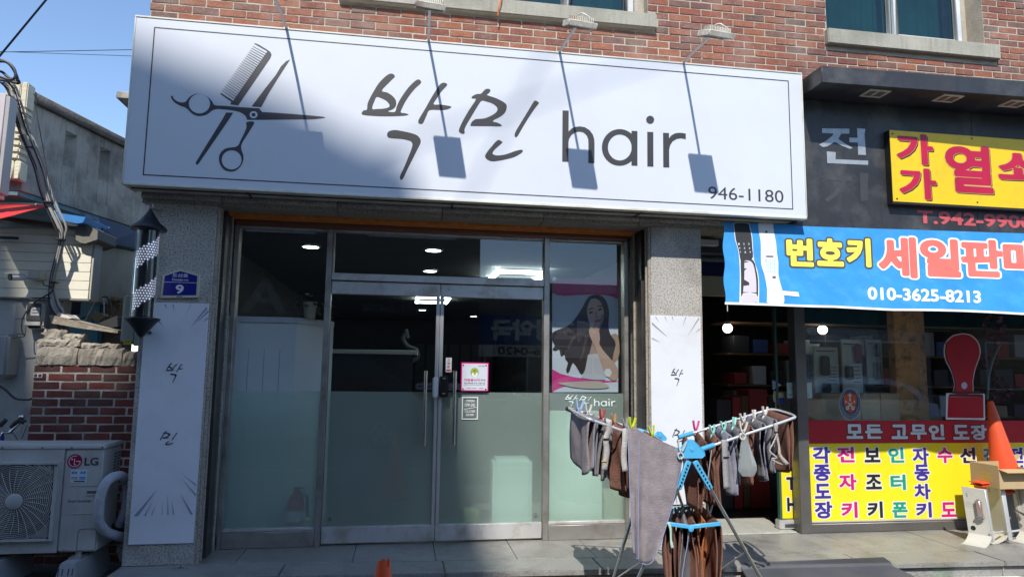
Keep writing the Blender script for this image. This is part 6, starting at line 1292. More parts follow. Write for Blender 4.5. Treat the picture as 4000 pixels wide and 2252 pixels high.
m.build('keys_and_keyhole', mat('crest_white', (.62, .6, .56), .4), crs)
m = MB()
for (rx, ry, cy, t0, t1, s_, txt) in ((240, 385, 740, 2.75, .4, 46, '사단법인한국열쇠협회'), (302, 462, 780, 2.6, .55, 52, '사단법인한국열쇠협회')):
    n = len(txt)
    for i, ch in enumerate(txt):
        a = t0+(t1-t0)*i/(n-1); cxx, cyy = 1128+rx*cos(a), cy+ry*sin(a)*(.98); k = len(m.v); u0, v0 = Zc([(cxx-s_/2, cyy-s_/2)])[0]; u1, v1 = Zc([(cxx+s_/2, cyy+s_/2)])[0]; lettering(m, ch, wb(u0, v0, u1, v1, 0), GP-.0036, .01)
m.build('crest_lettering', mat('crest_pale', (.35, .4, .45), .5), crs)

# ================================================================= KEY SHOP INTERIOR
sr_ = thing('shop_room', (5.5, 2, 0), 'dark interior room of the key shop', 'room')
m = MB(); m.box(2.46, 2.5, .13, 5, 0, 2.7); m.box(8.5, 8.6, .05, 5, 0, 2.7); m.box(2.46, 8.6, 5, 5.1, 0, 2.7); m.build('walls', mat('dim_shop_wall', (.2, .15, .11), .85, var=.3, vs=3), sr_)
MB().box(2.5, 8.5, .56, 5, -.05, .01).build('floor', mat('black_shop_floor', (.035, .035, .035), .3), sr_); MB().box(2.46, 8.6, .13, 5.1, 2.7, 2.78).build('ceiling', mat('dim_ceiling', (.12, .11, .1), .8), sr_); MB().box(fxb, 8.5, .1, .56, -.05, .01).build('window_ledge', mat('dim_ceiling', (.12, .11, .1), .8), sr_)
for (u, v, y_, lab) in ((2842, 1281, 1.2, 'lit white globe lamp in the dark doorway'), (3213, 1287, 1.2, 'lit white globe lamp behind the key shop window')):
    c = at(u, v, y=y_); gl_ = thing('globe_lamp', (c.x, c.y, c.z), lab, 'lamp', 'globe lamps in the key shop'); MB().ball(tuple(c), .053, 20).build('globe', globem, gl_, smooth_=True); MB().tube([c+V((0, 0, .05)), (c.x, c.y, 2.7)], .006, 6).build('cord', black, gl_); MB().lathe([(.03, .04), (.028, .075), (.01, .09)], tuple(c), 16).build('lamp_holder', steel, gl_)
def bx(u0, v0, u1, v1, y0, dp, nm, m_, lab, cat, grp=None, bev=.006, z0=None):
    b = wb(u0, v0, u1, v1, y0); return T(MB().box(b[0], b[2], y0, y0+dp, b[1] if z0 is None else z0, b[3]).build(nm, m_, bevel=bev), lab, cat, grp)
wood = mat('knotty_orange_pine', (.75, .36, .12), .55, var=.3, vs=2.5, dirt=((.1, .04, .015), .9, 9)); card = mat('cardboard', (.38, .27, .15), .8, var=.1); cardd = mat('brown_carton', (.17, .1, .055), .8, var=.2)
bx(3500, 1195, 3622, 1720, .35, .1, 'wooden_post', wood, 'orange pine post standing behind the key shop window', 'post')
for i, (u0, u1) in enumerate(((3212, 3364), (3366, 3440), (3442, 3515))): bx(u0, 1535, u1, 1660, .3, .3, 'wooden_box', mat('tan_board', (.62, .45, .26), .7, var=.15), ['wide tan board back behind the crest sticker', 'narrow tan board right of the crest sticker', 'lighter tan board touching the pine post'][i], 'board', 'tan boards behind the window')
def lockboard(u0, v0, u1, v1, y0, lab, items, par=None):
    b = wb(u0, v0, u1, v1, y0); t = thing('lock_display', ((b[0]+b[2])/2, y0, b[1]), lab, 'display board', 'lock display boards in the window'); MB().box(b[0], b[2], y0, y0+.02, b[1], b[3]).build('board', mat('display_white', (.75, .82, .76), .5), t, bevel=.004)
    w_, h = b[2]-b[0], b[3]-b[1]
    for (a, c, d, e, m_, nm) in items: MB().box(b[0]+w_*a, b[0]+w_*d, y0-.03, y0-.0005, b[3]-h*e, b[3]-h*c).build(nm, m_, t, bevel=.012, seg=3)
    m = MB()
    for k in range(6): m.box(b[0]+w_*.55, b[0]+w_*.9, y0-.001, y0-.0004, b[3]-h*(.45+k*.07), b[3]-h*(.435+k*.07))
    m.box(b[0]+w_*.1, b[0]+w_*.85, y0-.001, y0-.0004, b[3]-h*.1, b[3]-h*.08); m.build('board_print', printgrey, t); return t
blk = mat('glossy_black_plastic', (.012, .012, .014), .18); rdl = mat('dark_red_lock', (.25, .01, .02), .25)
lockboard(3182, 1354, 3277, 1535, .5, 'white lock display board with a black lock, left one in the window', [(.2, .2, .6, .62, blk, 'black_lock'), (.25, .78, .62, .98, blk, 'lower_lock')])
lockboard(3290, 1324, 3368, 1535, .45, 'white lock display board with a dark red lock', [(.55, .1, .98, .44, rdl, 'red_lock'), (.1, .5, .5, .75, blk, 'black_lock')])
lockboard(3388, 1325, 3448, 1500, .6, 'grey lock display board next to the pine post', [(.4, .1, .75, .4, blk, 'black_lock'), (.35, .5, .8, .9, steel, 'steel_lock')])
rs = random.Random(21)
shl = thing('goods_shelf', (5, 1.4, .01), 'dim shelf unit crowded with goods inside the key shop', 'shelf')
for z in (.6, .95, 1.3, 1.65, 2.0): MB().box(3.6, 8.2, 1.3, 1.7, z-.02, z).build('shelf_board', mat('dull_brown_board', (.35, .21, .11), .7), shl)
gc = [mat('goods_%s' % n, c, .6) for n, c in (('grey', (.4, .41, .42)), ('brown', (.4, .27, .16)), ('red', (.4, .04, .04)), ('white', (.7, .72, .7)), ('blue', (.06, .12, .35)), ('black', (.05, .05, .055)))]
k = 0; seen_ = {}; od_ = ['leftmost', 'second', 'third', 'fourth', 'fifth', 'sixth', 'seventh', 'eighth', 'ninth', 'tenth']
for zi, z in enumerate((.6, .95, 1.3, 1.65)):
    x = 3.65
    while x < 7.6:
        w_ = rs.uniform(.08, .26); h = rs.uniform(.1, .28); ci = rs.randrange(6)
        kk_ = (zi, ci); seen_[kk_] = seen_.get(kk_, -1)+1; T(MB().box(x, x+w_, 1.25, 1.55, z+.001, z+h).build('goods_box', gc[ci], bevel=.004), '%s %s box on the %s shelf inside the key shop' % (od_[seen_[kk_]], ['grey', 'brown', 'red', 'white', 'blue', 'black'][ci], ['lowest', 'second', 'third', 'upper'][zi]), 'box', 'boxes on the key shop shelves'); x += w_+rs.uniform(.02, .12)
for i, (u0, v0, u1, v1, m_, c) in enumerate(((2800, 1560, 2858, 1720, gc[5], 'black'), (2862, 1550, 2895, 1640, gc[2], 'red'), (2898, 1545, 2925, 1700, cardd, 'brown'), (2927, 1520, 3000, 1700, gc[2], 'large red'), (3002, 1545, 3030, 1700, gc[5], 'narrow black'))): bx(u0, v0, u1, v1, 1.0, .3, 'goods_carton', m_, c+' carton stacked inside the dark doorway', 'carton', 'cartons in the doorway', z0=.011)
for i, (u, v, r) in enumerate(((3875, 1280, 60), (3895, 1520, 60), (3860, 1400, 45))):
    c = at(u, v, y=.5); m = MB(); rs2 = random.Random(i)
    for k in range(40): a, b = rs2.uniform(0, 6.28), rs2.uniform(0, 1)**.5*r*.0024; leaf(m, (c.x+b*cos(a), c.y+rs2.uniform(-.03, .03), c.z+b*sin(a)), (rs2.uniform(-1, 1), -.6, rs2.uniform(-1, 1)), .05, .05, V((0, 1, 0)))
    T(m.build('artificial_blossom', mat('dull_pink_petal', (.22, .05, .08), .6)), ['dull pink blossom cluster, top one behind the window', 'dull pink blossom cluster, lowest one behind the window', 'smallest dull pink blossom cluster behind the window'][i], 'flowers')
T(MB().tube(smooth([tuple(at(u, v, y=.4)) for u, v in ((3905, 1345), (3880, 1400), (3862, 1470), (3856, 1560))], 4, False), .012, 8).build('grey_tube', mat('grey_tube', (.2, .24, .27), .4), smooth_=True), 'curved grey tube behind the window right of the red stamp sticker', 'tube')

# ================================================================= DISPLAY STANDS, BOX, CONE AT RIGHT
stm = mat('off_white_stand', (.58, .56, .5), .45, var=.06, dirt=((.4, .37, .3), .4, 5))
def stand(x0, x1, yf, zt, lab, kind):
    t = thing('display_stand', ((x0+x1)/2, yf, 0), lab, 'display stand', 'lock display stands on the landing')
    skew = .10
    def H_(z): return (x0+skew*0, yf), (x1, yf+.0)
    m = MB(); yb2 = yf+.22
    # panel runs obliquely: left edge further away than the right edge
    A0, A1 = V((x0, yf+.16, 0)), V((x1, yf, 0)); n_ = (A1-A0).cross(V((0, 0, 1))).normalized(); th_ = .018
    lean = V((0, .05, 0))
    P = [A0, A1, A1-n_*th_, A0-n_*th_]
    m.hexa([p+V((0, 0, .05)) for p in P]+[p+V((0, 0, zt))+lean for p in P]); m.build('panel', stm, t, bevel=.003)
    m = MB()
    for q_ in (A1, ):
        w2 = (A1-A0).normalized()*.02; PP = [q_-w2, q_+w2*.4, q_+w2*.4-n_*.04, q_-w2-n_*.04]; m.hexa([p+V((0, 0, .03)) for p in PP]+[p+V((0, 0, zt-.001))+lean for p in PP])
    m.build('edge_profile', mat('aluminium_edge', (.6, .6, .58), .35, .4, .05), t, bevel=.003)
    m = MB(); prof = [(.16, .004), (.13, .004), (.09, .012), (.05, .03), (.015, .055), (0, .075), (-.006, .075), (.008, .05), (.045, .022), (.088, .004), (.13, -.001+.002), (.16, .001)]
    vs = []
    for q_ in (A0, A1): vs += [tuple(q_+n_*a+V((0, 0, b))) for a, b in prof]
    k = len(prof); m.v = vs; m.f = [(i, (i+1) % k, (i+1) % k+k, i+k) for i in range(k)]+[tuple(range(k)), tuple(range(k, 2*k))[::-1]]; m.build('curved_base', stm, t, smooth_=True)
    U = (A1-A0); L_ = U.length; U.normalize()
    def on(a, b, off=0.001): return A0+U*(L_*a)+V((0, 0, b))+lean*(b/zt)+n_*off
    if kind == 'lock':
        m = MB(); m.hexa([on(.55, .19, .0), on(.85, .19, .0), on(.85, .19, .035), on(.55, .19, .035), on(.55, .37, .0), on(.85, .37, .0), on(.85, .37, .035), on(.55, .37, .035)]); m.build('lock_body', mat('rose_silver_lock', (.5, .36, .3), .25, .6), t, bevel=.015, seg=3)
        m = MB(); m.hexa([on(.54, .22, .0), on(.86, .22, .0), on(.86, .22, .038), on(.54, .22, .038), on(.54, .235, .0), on(.86, .235, .0), on(.86, .235, .038), on(.54, .235, .038)]); m.build('lock_band', chrome, t)
        c = on(.28, .12, .001); MB().tube([c, c+n_*.003], .02, 20).build('round_hole', black, t)
    elif kind == 'bar':
        m = MB(); m.hexa([on(.05, .18, .0), on(.3, .18, .0), on(.3, .18, .03), on(.05, .18, .03), on(.05, .5, .0), on(.3, .5, .0), on(.3, .5, .03), on(.05, .5, .03)]); m.build('lock_body', steelL, t, bevel=.01, seg=2); MB().tube([on(.15, .25, .03), on(.15, .25, .05), on(.7, .22, .06)], .011, 8).build('lever_handle', chrome, t, smooth_=True)
    m = MB()
    for i in range(11):
        a0, a1 = (.12, .48 if i % 3 else .4); z = zt-.13-i*.015
        if kind == 'lock': m.hexa([on(a0, z), on(a1, z), on(a1, z, .0006), on(a0, z, .0006), on(a0, z+.003), on(a1, z+.003), on(a1, z+.004, .0006), on(a0, z+.004, .0006)])
    for a in (.16, .2): m.hexa([on(a, zt-.085), on(a+.03, zt-.085), on(a+.03, zt-.085, .0006), on(a, zt-.085, .0006), on(a, zt-.05), on(a+.03, zt-.05), on(a+.03, zt-.05, .0006), on(a, zt-.05, .0006)])
    m.build('panel_print', mat('grey_fine_print', (.3, .29, .27), .6), t)
    MB().tube([A1+V((-.03, .0, .1))-n_*.02, A1+V((.15, .05, .1))-n_*.02], .009, 8).build('cross_pin', steelL, t)
q0 = at(3765, 2100, y=-.42); 
ZT1 = at(3868, 1912, y=-.6).z
stand(at(3762, 1960, y=-.42).x, at(3868, 2000, y=-.62).x, -.62, ZT1, 'nearest off white stand holding a rose silver lock beside the yellow window', 'lock')
stand(at(3865, 1960, y=-.42).x+.02, at(3938, 2000, y=-.60).x, -.58, ZT1+.03, 'middle off white stand seen edge on between the other two stands', 'plain')
stand(at(3945, 1960, y=-.40).x+.04, at(4060, 2000, y=-.60).x, -.60, ZT1+.01, 'rightmost off white stand with a lever handle cut by the picture edge', 'bar')
T(MB().box(at(3880, 1900, y=-.25).x, 5.6, -.36, -.06, .003, .40).build('storage_crate', mat('grey_crate', (.2, .2, .2), .7), bevel=.01), 'grey crate hidden behind the display stands carrying the cone', 'crate')
# tilted traffic cone
orange = mat('cone_orange', (.82, .095, .025), .5, var=.1, dirt=((.6, .12, .05), .3, 8))
def cone(base, h, tilt, lab, name='traffic_cone', crushed=False, group=None):
    t = thing(name, base, lab, 'traffic cone', group); M = Matrix.Rotation(tilt, 4, 'Y')
    pr = [(.155, .0), (.15, .035), (.135, .04), (.027, h-.02), (.02, h-.004), (.006, h)]
    if crushed: pr = pr[:-2]
    m = MB(); m.lathe(pr[2:], base, 28, M)
    if crushed:
        rs = random.Random(4); n = 28; s0 = len(m.v)-n
        for k in range(n): p = V(m.v[s0+k]); m.v[s0+k] = (p.x, p.y, p.z+(.035*max(0, sin(k/n*6.28*1.5+1))+rs.uniform(-.01, .01)))
        m.f = m.f[:-1]
    m.build('cone_shell', orange, t, smooth_=True)
    m = MB(); k = MB(); k.box(-.19, .19, -.19, .19, 0, .03); m.add([M @ V(p)+V(base) for p in k.v], k.f); m.build('cone_base', mat('cone_base_orange', (.55, .08, .03), .6, dirt=((.15, .1, .08), .6, 5)), t, bevel=.01); return t
tip = at(3866, 1564, y=-.25); bb = V((tip.x+.13, -.25, .41)); cone(tuple(bb), tip.z-.41+.01, RD(-9), 'faded orange traffic cone leaning behind the cardboard box by the yellow window')
b = wb(3865, 1812, 3985, 1905, -.5)
cb = thing('cardboard_box', (b[0]+.15, -.45, .6), 'open cardboard box resting on the display stands before the cone', 'box'); cdm = mat('pale_cardboard', (.52, .38, .2), .8, var=.08)
zc0_, zc1_ = ZT1+.005, b[3]
m = MB(); x0, x1, y0, y1 = b[0], b[0]+.42, -.60, -.30; 
m.box(x0, x1, y0, y0+.005, zc0_, zc1_-.03); m.box(x0, x1, y1, y1+.005, zc0_, zc1_); m.box(x0, x0+.005, y0+.0055, y1-.0005, zc0_, zc1_); m.box(x1, x1+.005, y0, y1, zc0_, zc1_-.04); m.box(x0+.006, x1-.001, y0+.006, y1-.001, zc0_, zc0_+.005); m.build('carton', cdm, cb)
m = MB(); m.hexa([(x0, y0-.001, zc1_-.03), (x1, y0-.001, zc1_-.03), (x1+.02, y0-.07, zc1_-.05), (x0+.02, y0-.07, zc1_-.05), (x0, y0-.001, zc1_-.026), (x1, y0-.001, zc1_-.026), (x1+.02, y0-.07, zc1_-.046), (x0+.02, y0-.07, zc1_-.046)]); m.hexa([(x0+.3, y1, zc1_-.02), (x1+.04, y1-.02, zc1_), (x1+.04, y1-.022, zc1_+.004), (x0+.3, y1-.002, zc1_-.016), (x0+.32, y1+.0, zc1_+.05), (x1+.1, y1-.02, zc1_+.06), (x1+.1, y1-.022, zc1_+.064), (x0+.32, y1-.002, zc1_+.054)]); m.build('flap', cdm, cb)
m = MB()
for k in range(4): m.box(x0-.0008, x0-.0002, y0+.08, y0+.2, zc0_+.05+k*.02, zc0_+.06+k*.02)
m.build('yellow_print', mat('faded_yellow_print', (.6, .5, .08), .6), cb)
for i, (u0, v0, u1, v1) in enumerate(((3800, 1872, 3865, 1886), (3845, 1850, 3870, 1868), (3805, 1887, 3830, 1897))):
    b = wb(u0, v0, u1, v1, -.4); T(MB().hexa([(b[0], -.5, b[1]+.008), (b[2], -.5, b[1]+.016), (b[2], -.36, b[1]+.016), (b[0], -.36, b[1]+.008), (b[0]-.01, -.5, b[1]+.016), (b[2], -.5, b[3]), (b[2], -.36, b[3]), (b[0]-.01, -.36, b[1]+.016)]).build('orange_fragment', orange, bevel=.002), ['broad flat orange cone fragment jutting over the stands', 'small orange fragment just left of the cardboard box', 'lowest little orange fragment above the nearest stand'][i], 'fragment')
# ramp mat
ma = thing('ribbed_mat', (3.2, -1.2, -.15), 'dark grey ribbed rubber mat sloping from the landing to the road', 'mat')
eb_ = lambda u, v, dy, z: (lambda q: V((q.x, yedge(q.x)-.012+dy, z)))(at(u, v, z=.01))
mr = [(at(2905, 2197, z=.008), at(3452, 2176, z=.008)), (eb_(2912, 2216, -.006, .008), eb_(3487, 2197, -.006, .008)), (eb_(2918, 2222, -.03, -.012), eb_(3500, 2204, -.03, -.012)), (at(2990, 2370, z=-.138), at(3780, 2350, z=-.138))]
rb = mat('ribbed_rubber', (.11, .115, .13), .65, var=.15, dirt=((.16, .15, .14), .4, 4)); th_ = V((0, 0, -.006))
m = MB(); m.v = [tuple(p) for ab in mr for p in ab]+[tuple(p+th_) for ab in mr for p in ab]; m.f = [(2*i, 2*i+2, 2*i+3, 2*i+1) for i in range(3)]+[(8+2*i, 9+2*i, 11+2*i, 10+2*i) for i in range(3)]; m.build('sheet', rb, ma)
m = MB(); n = 120; h_ = V((0, 0, .006))
for i in range(n):
    f0 = (i+.2)/n; f1 = (i+.7)/n
    for k in range(3):
        a, b, c, d = mr[k][0].lerp(mr[k][1], f0), mr[k][0].lerp(mr[k][1], f1), mr[k+1][0].lerp(mr[k+1][1], f1), mr[k+1][0].lerp(mr[k+1][1], f0); m.add([a, b, c, d, a+h_, b+h_, c+h_, d+h_], [(4, 7, 6, 5), (0, 4, 5, 1), (3, 2, 6, 7), (0, 3, 7, 4), (1, 5, 6, 2)])
T(m.build('ribs', rb, ma), kind='stuff')
gb = [at(3545, 2214, z=-.10), at(3575, 2214, z=-.10), at(3790, 2275, z=-.13), at(3700, 2275, z=-.13)]
gs = thing('striped_board', tuple(gb[0]), 'green and white board edge poking into the bottom right corner', 'board'); m = MB(); m.hexa([p+V((0, 0, -.02)) for p in (gb[3], gb[2], gb[1], gb[0])]+[gb[3], gb[2], gb[1], gb[0]]); m.build('green_stripe', mat('bright_green', (.04, .5, .12), .45), gs)
gb2 = [gb[1]+V((.01, 0, 0)), at(3640, 2212, z=-.10), at(4100, 2262, z=-.13), at(3800, 2275, z=-.13)]; m = MB(); m.hexa([p+V((0, 0, -.02)) for p in (gb2[3], gb2[2], gb2[1], gb2[0])]+[gb2[3], gb2[2], gb2[1], gb2[0]]); m.build('white_strip', pwhite, gs)

# ================================================================= DRYING RACK, TOWELS, PEGS
YB_, YF_ = -1.2, -1.66
def B3(u, v): return at(u, v, y=YB_)
def F3(u, v): return at(u, v, y=YF_)
rk = thing('drying_rack', (1.15, -1.4, -.15), 'folding steel drying rack with sky blue joints and two raised wings', 'drying rack')
railm = mat('polished_rail', (.85, .84, .83), .28, .6, .03)
hubF = F3(2698, 1758); hubB = B3(2575, 1705)
LB0, LB1 = B3(2226, 1594), B3(2535, 1692); LF0, LF1 = F3(2303, 1636), F3(2668, 1765)
RB0, RB1 = B3(2700, 1692), B3(3000, 1600); RF0, RF1 = F3(2745, 1752), F3(3100, 1632)
m = MB(); m.tube(smooth([tuple(LF1), tuple(LF0.lerp(LF1, .5)), tuple(LF0.lerp(LF1, .08)), tuple(LF0.lerp(LB0, .08)+V((-.015, 0, .005))), tuple(LF0.lerp(LB0, .92)+V((-.015, 0, .005))), tuple(LB0.lerp(LB1, .08)), tuple(LB0.lerp(LB1, .5)), tuple(LB1)], 4, False), .0095, 10); m.build('left_wing_rail', railm, rk, smooth_=True)
m = MB(); m.tube(smooth([tuple(RF0), tuple(RF0.lerp(RF1, .5)), tuple(RF0.lerp(RF1, .94)), tuple(RF1.lerp(RB1, .12)+V((.025, 0, .01))), tuple(RF1.lerp(RB1, .85)+V((.025, 0, .01))), tuple(RB0.lerp(RB1, .94)), tuple(RB0.lerp(RB1, .5)), tuple(RB0)], 4, False), .0095, 10); m.build('right_wing_rail', railm, rk, smooth_=True)
c = LB0.lerp(LF0, .05); m = MB(); m.tube([c+V((-.02, .02, 0)), c+V((.0, -.06, -.01))], .016, 8); m.build('black_corner', blackrub, rk)
nW = 8; wiresL = [(LB0.lerp(LB1, t), LF0.lerp(LF1, t*.93)) for t in [0.03, .15, .28, .41, .54, .67, .80, .93]]; wiresR = [(RB0.lerp(RB1, t), RF0.lerp(RF1, t)) for t in [.06, .19, .32, .45, .58, .71, .84, .965]]
m = MB()
for a, b in wiresL+wiresR: m.tube([a, b], .0028, 5)
m.build('cross_wires', railm, rk)
# hubs
def hub(c, yo, nm):
    m = MB(); s = 1 if yo < 0 else .55
    g = [(-.028, .055), (-.012, .068), (.012, .068), (.028, .055), (.085, -.005), (.088, -.03), (.07, -.045), (-.07, -.045), (-.088, -.03), (-.085, -.005)]
    m.prism([(c.x+p[0]*s, c.z+p[1]*s) for p in g[::-1]], c.y-.02, c.y+.015); m.build(nm, blueplastic, rk, bevel=.004, seg=2)
    MB().lathe([(.014, 0), (.013, .004), (.001, .005)], (c.x, c.y-.02, c.z+.01), 16, Matrix.Rotation(RD(90), 4, 'X')).build('hub_button', blueplastic, rk, smooth_=True)
hub(hubF, -1, 'hub'); hub(hubB, 1, 'hub')
def sleeve(a, b): 
    P = []; R = []; n = 26
    for i in range(n+1): P.append(a.lerp(b, i/n)); R.append(.0145 if i % 2 else .0175)
    MB().tube(P, R, 10).build('ribbed_sleeve', blueplastic, rk, smooth_=True)
sleeve(RF0.lerp(RF1, -.06), RF0.lerp(RF1, .12)); sleeve(RB0.lerp(RB1, -.16), RB0.lerp(RB1, .02)); sleeve(LB1.lerp(LB0, -.1), LB1.lerp(LB0, .14)); sleeve(LF1.lerp(LF0, -.05), LF1.lerp(LF0, .1))
def arm(p0, p1):
    m = MB(); m.bar(p0, p1, .036, .02, V((0, 1, 0))); o = m.build('notched_arm', blueplastic, rk, bevel=.003); m = MB(); d = (p1-p0)
    for i in range(7): q = p0+d*(.15+i*.12); m.tube([q+V((0, -.016, 0)), q+V((0, -.0105, 0))], .006, 6)
    m.build('notch', black, rk)
def foot(p, q, y):                                     # extend line p->q down to the road
    t = (-.15-p.z)/(q.z-p.z); return p+(q-p)*t
a1, a2 = F3(2690, 1798), F3(2650, 1908); b1, b2 = F3(2713, 1798), F3(2776, 1908); arm(a1, a2); arm(b1, b2)
a1b, a2b = B3(2560, 1745), B3(2535, 1830); b1b, b2b = B3(2590, 1745), B3(2645, 1850)
legs = [(F3(2654, 1896), F3(2513, 2220)), (F3(2769, 1896), F3(2945, 2220)), (B3(2535, 1800), B3(2405, 2240)), (B3(2600, 1780), B3(2752, 2240))]
for p, q in legs:
    f_ = foot(p, q, p.y); MB().tube([p, f_+V((0, 0, .03))], .0115, 12).build('leg', mat('leg_steel', (.5, .48, .43), .25, .95, .08), rk, smooth_=True); MB().tube([f_+V((0, 0, .032)), f_], .016, 10).build('foot_cap', blackrub, rk)
m = MB(); m.tube([legs[0][0].lerp(legs[0][1], .85), legs[2][0].lerp(legs[2][1], 1.05)], .005, 6); m.tube([legs[1][0].lerp(legs[1][1], .8), legs[3][0].lerp(legs[3][1], 1.05)], .005, 6); T(m.build('brace', railm, rk), kind='stuff'); MB().tube([F3(2780, 1755), F3(2760, 1905)], .003, 6).build('stay_wire', railm, rk)
# lower tier
lt = V((0, 0, 0)); f0, f1, f2 = F3(2604, 2043), F3(2695, 2056), F3(2815, 2043); r0, r1 = B3(2618, 1992), B3(2737, 1972)
m = MB(); m.bar(f0, f1, .02, .024); m.bar(f1, f2, .02, .024); m.build('lower_front_bar', blueplastic, rk, bevel=.003); m = MB(); m.bar(r0, r1, .02, .024); m.build('lower_rear_bar', blueplastic, rk, bevel=.003)
m = MB(); m.lathe([(.014, 0), (.018, .01), (.001, .014)], (f1.x, f1.y-.01, f1.z-.008), 16, Matrix.Rotation(RD(90), 4, 'X')); m.ball(tuple(r0), .018, 12); m.build('lower_knob', blueplastic, rk, smooth_=True)
wiresD = [(r0.lerp(r1, t), (f0.lerp(f1, t*2) if t < .5 else f1.lerp(f2, t*2-1))) for t in (.04, .22, .40, .58, .76, .96)]
m = MB(); [m.tube([a, b], .0025, 5) for a, b in wiresD]; m.build('lower_wires', railm, rk)

def cloth_mat(nm, c): return mat('towel_'+nm, c, .95, var=.2, vs=14, bump=.8, bs=130, spec=.1)
taupe = cloth_mat('taupe', (.3, .262, .27)); gry = cloth_mat('slate', (.24, .23, .245)); brn = cloth_mat('brown', (.25, .125, .095)); drk = cloth_mat('dark', (.06, .06, .07)); rust = cloth_mat('rust', (.5, .18, .07)); lgrey = cloth_mat('pale_grey', (.5, .47, .43)); umb = cloth_mat('umber', (.18, .09, .07)); bge = cloth_mat('bluegrey', (.3, .3, .36))
edgem = mat('lavender_edge', (.26, .28, .42), .8)
def towel(a, b, drop, m_, label, seed, t0=.1, t1=.95, wav=.02, gap=.02, front=1.0, rnd_=.04, edge=None, grp='towels drying on the rack', cat='towel', name='towel', pinch=.0, bulge=0.0, taper=0):
    rs = random.Random(seed); A_, B_ = a.lerp(b, t0), a.lerp(b, t1); L_ = (B_-A_); ln = L_.length; d = L_.normalized(); n_ = d.cross(V((0, 0, 1))).normalized()
    NA, NB = 12, 16; f = [rs.uniform(0, 6.28) for _ in range(6)]; fr_ = [rs.uniform(5, 8), rs.uniform(10, 15)]; m = MB(); rows = []
    tilt = rs.uniform(-.03, .03)
    for side in (-1, 1):
        dr = drop*(.88 if A_.x > 1.15 and A_.z > .7 else .97)*(1.0 if side < 0 else front)*rs.uniform(.96, 1.03)
        for i in range(NA+1):
            s = i/NA
            for j in range(NB+1):
                h = j/NB; dd = dr*(1-rnd_*((2*s-1)**6))*h
                ss = s+(.5-s)*(pinch*h*1.0+taper*h)
                wv = (sin(f[0]+s*fr_[0]+h*1.5)+.5*sin(f[1]+s*fr_[1]-h*2))*wav*1.25*min(1, h*2.2)
                off = side*(gap*(1-h*.55)+bulge*sin(pi*h))+wv*(1 if side < 0 else .85)
                top_ = (.006 if j == 0 else 0)
                p = A_+d*(ln*ss)+n_*off*(1 if j else .15)+V((0, 0, .004+top_-dd+.006*sin(f[2]+s*9)*h))+V((tilt*h*drop, 0, 0))
                m.v.append(tuple(p))
    K = (NA+1)*(NB+1)
    for o in (0, K):
        for i in range(NA):
            for j in range(NB): q = o+i*(NB+1)+j; m.f.append((q, q+1, q+NB+2, q+NB+1))
    for i in range(NA): q = i*(NB+1); m.f.append((q, q+NB+1, K+q+NB+1, K+q))
    o = m.build(name, m_, smooth_=True)
    md = o.modifiers.new('thickness', 'SOLIDIFY'); md.thickness = .006; md.offset = 0
    T(o, label, cat, grp)
    if edge:
        e = MB(); n = NB+1; idx = [j for j in range(NB+1)]+[i*n+NB for i in range(1, NA+1)]+[NA*n+j for j in range(NB-1, -1, -1)]
        e.tube([V(m.v[k])-n_*.002 if False else V(m.v[k]) for k in idx], .0035, 5); e.build('edge_piping', edge, o)
    return o
W_ = wiresL
towel(*W_[0], .40, taupe, 'grey taupe towel with lavender piping at the far left tip of the rack', 1, .12, 1.02, .012, .02, rnd_=.12, edge=edgem, bulge=.006)
towel(*W_[1], .40, gry, 'slate grey towel directly behind the far left taupe towel', 2, .1, .9, .022)
towel(*W_[2], .40, taupe, 'taupe towel hanging third from the left tip of the rack', 3, .05, .8, .02)
towel(*W_[3], .46, brn, 'brown towel left of the big taupe towel, behind the first pale strap', 4, .1, .95, .028, pinch=.2)
towel(*W_[4], .48, umb, 'darker brown towel tapering to a point beside the second pale strap', 5, .15, .95, .03, pinch=.5)
towel(*W_[5], .44, gry, 'slate towel mostly hidden behind the left edge of the big taupe towel', 6, .05, .9, .02)
towel(*W_[6], .42, taupe, 'taupe towel peeking above the big towel beside the blue sleeve', 7, .0, .6, .015)
towel(*W_[7], .44, brn, 'brown towel under the rear blue hub near the pink peg', 8, -.1, .7, .02)
W_ = wiresR
towel(wiresR[0][0]+V((-.09, 0, -.03)), wiresR[0][1]+V((-.09, 0, -.03)), .47, brn, 'brown towel hanging just behind the blue notched arms', 9, .1, .9, .025)
towel(*W_[0], .46, umb, 'dark brown towel right behind the front blue hub', 10, .12, .85, .025)
towel(*W_[1], .50, brn, 'long brown towel left of the first mint peg', 11, .1, .9, .026, pinch=.1)
towel(*W_[2], .44, bge, 'blue grey towel under the second mint peg', 12, .1, .9, .02, edge=edgem)
towel(*W_[3], .42, gry, 'slate towel under the third mint peg', 13, .1, .85, .022)
towel(*W_[4], .44, brn, 'brown towel behind the clear plastic bag', 14, .08, .8, .026)
towel(*W_[5], .42, gry, 'slate towel right of the clear plastic bag', 15, .08, .85, .022, edge=edgem)
towel(*W_[6], .40, gry, 'slate towel second from the right tip behind the tangled strap', 16, .1, .85, .022, edge=edgem)
towel(*W_[7], .42, brn, 'broad brown towel at the right tip of the rack', 17, .08, .98, .018, .016, rnd_=.1)
W_ = wiresD; g2 = 'towels on the lower tier of the rack'
towel(*W_[0], .42, brn, 'brown towel at the left end of the lower tier', 21, .1, .95, .02, grp=g2)
towel(*W_[1], .46, umb, 'umber towel second on the lower tier', 22, .1, .95, .022, grp=g2)
towel(*W_[2], .44, gry, 'grey towel third on the lower tier above the blue knob', 23, .05, .95, .02, edge=edgem, grp=g2)
towel(*W_[3], .46, brn, 'brown towel fourth on the lower tier between grey and rust', 24, .1, .9, .022, grp=g2)
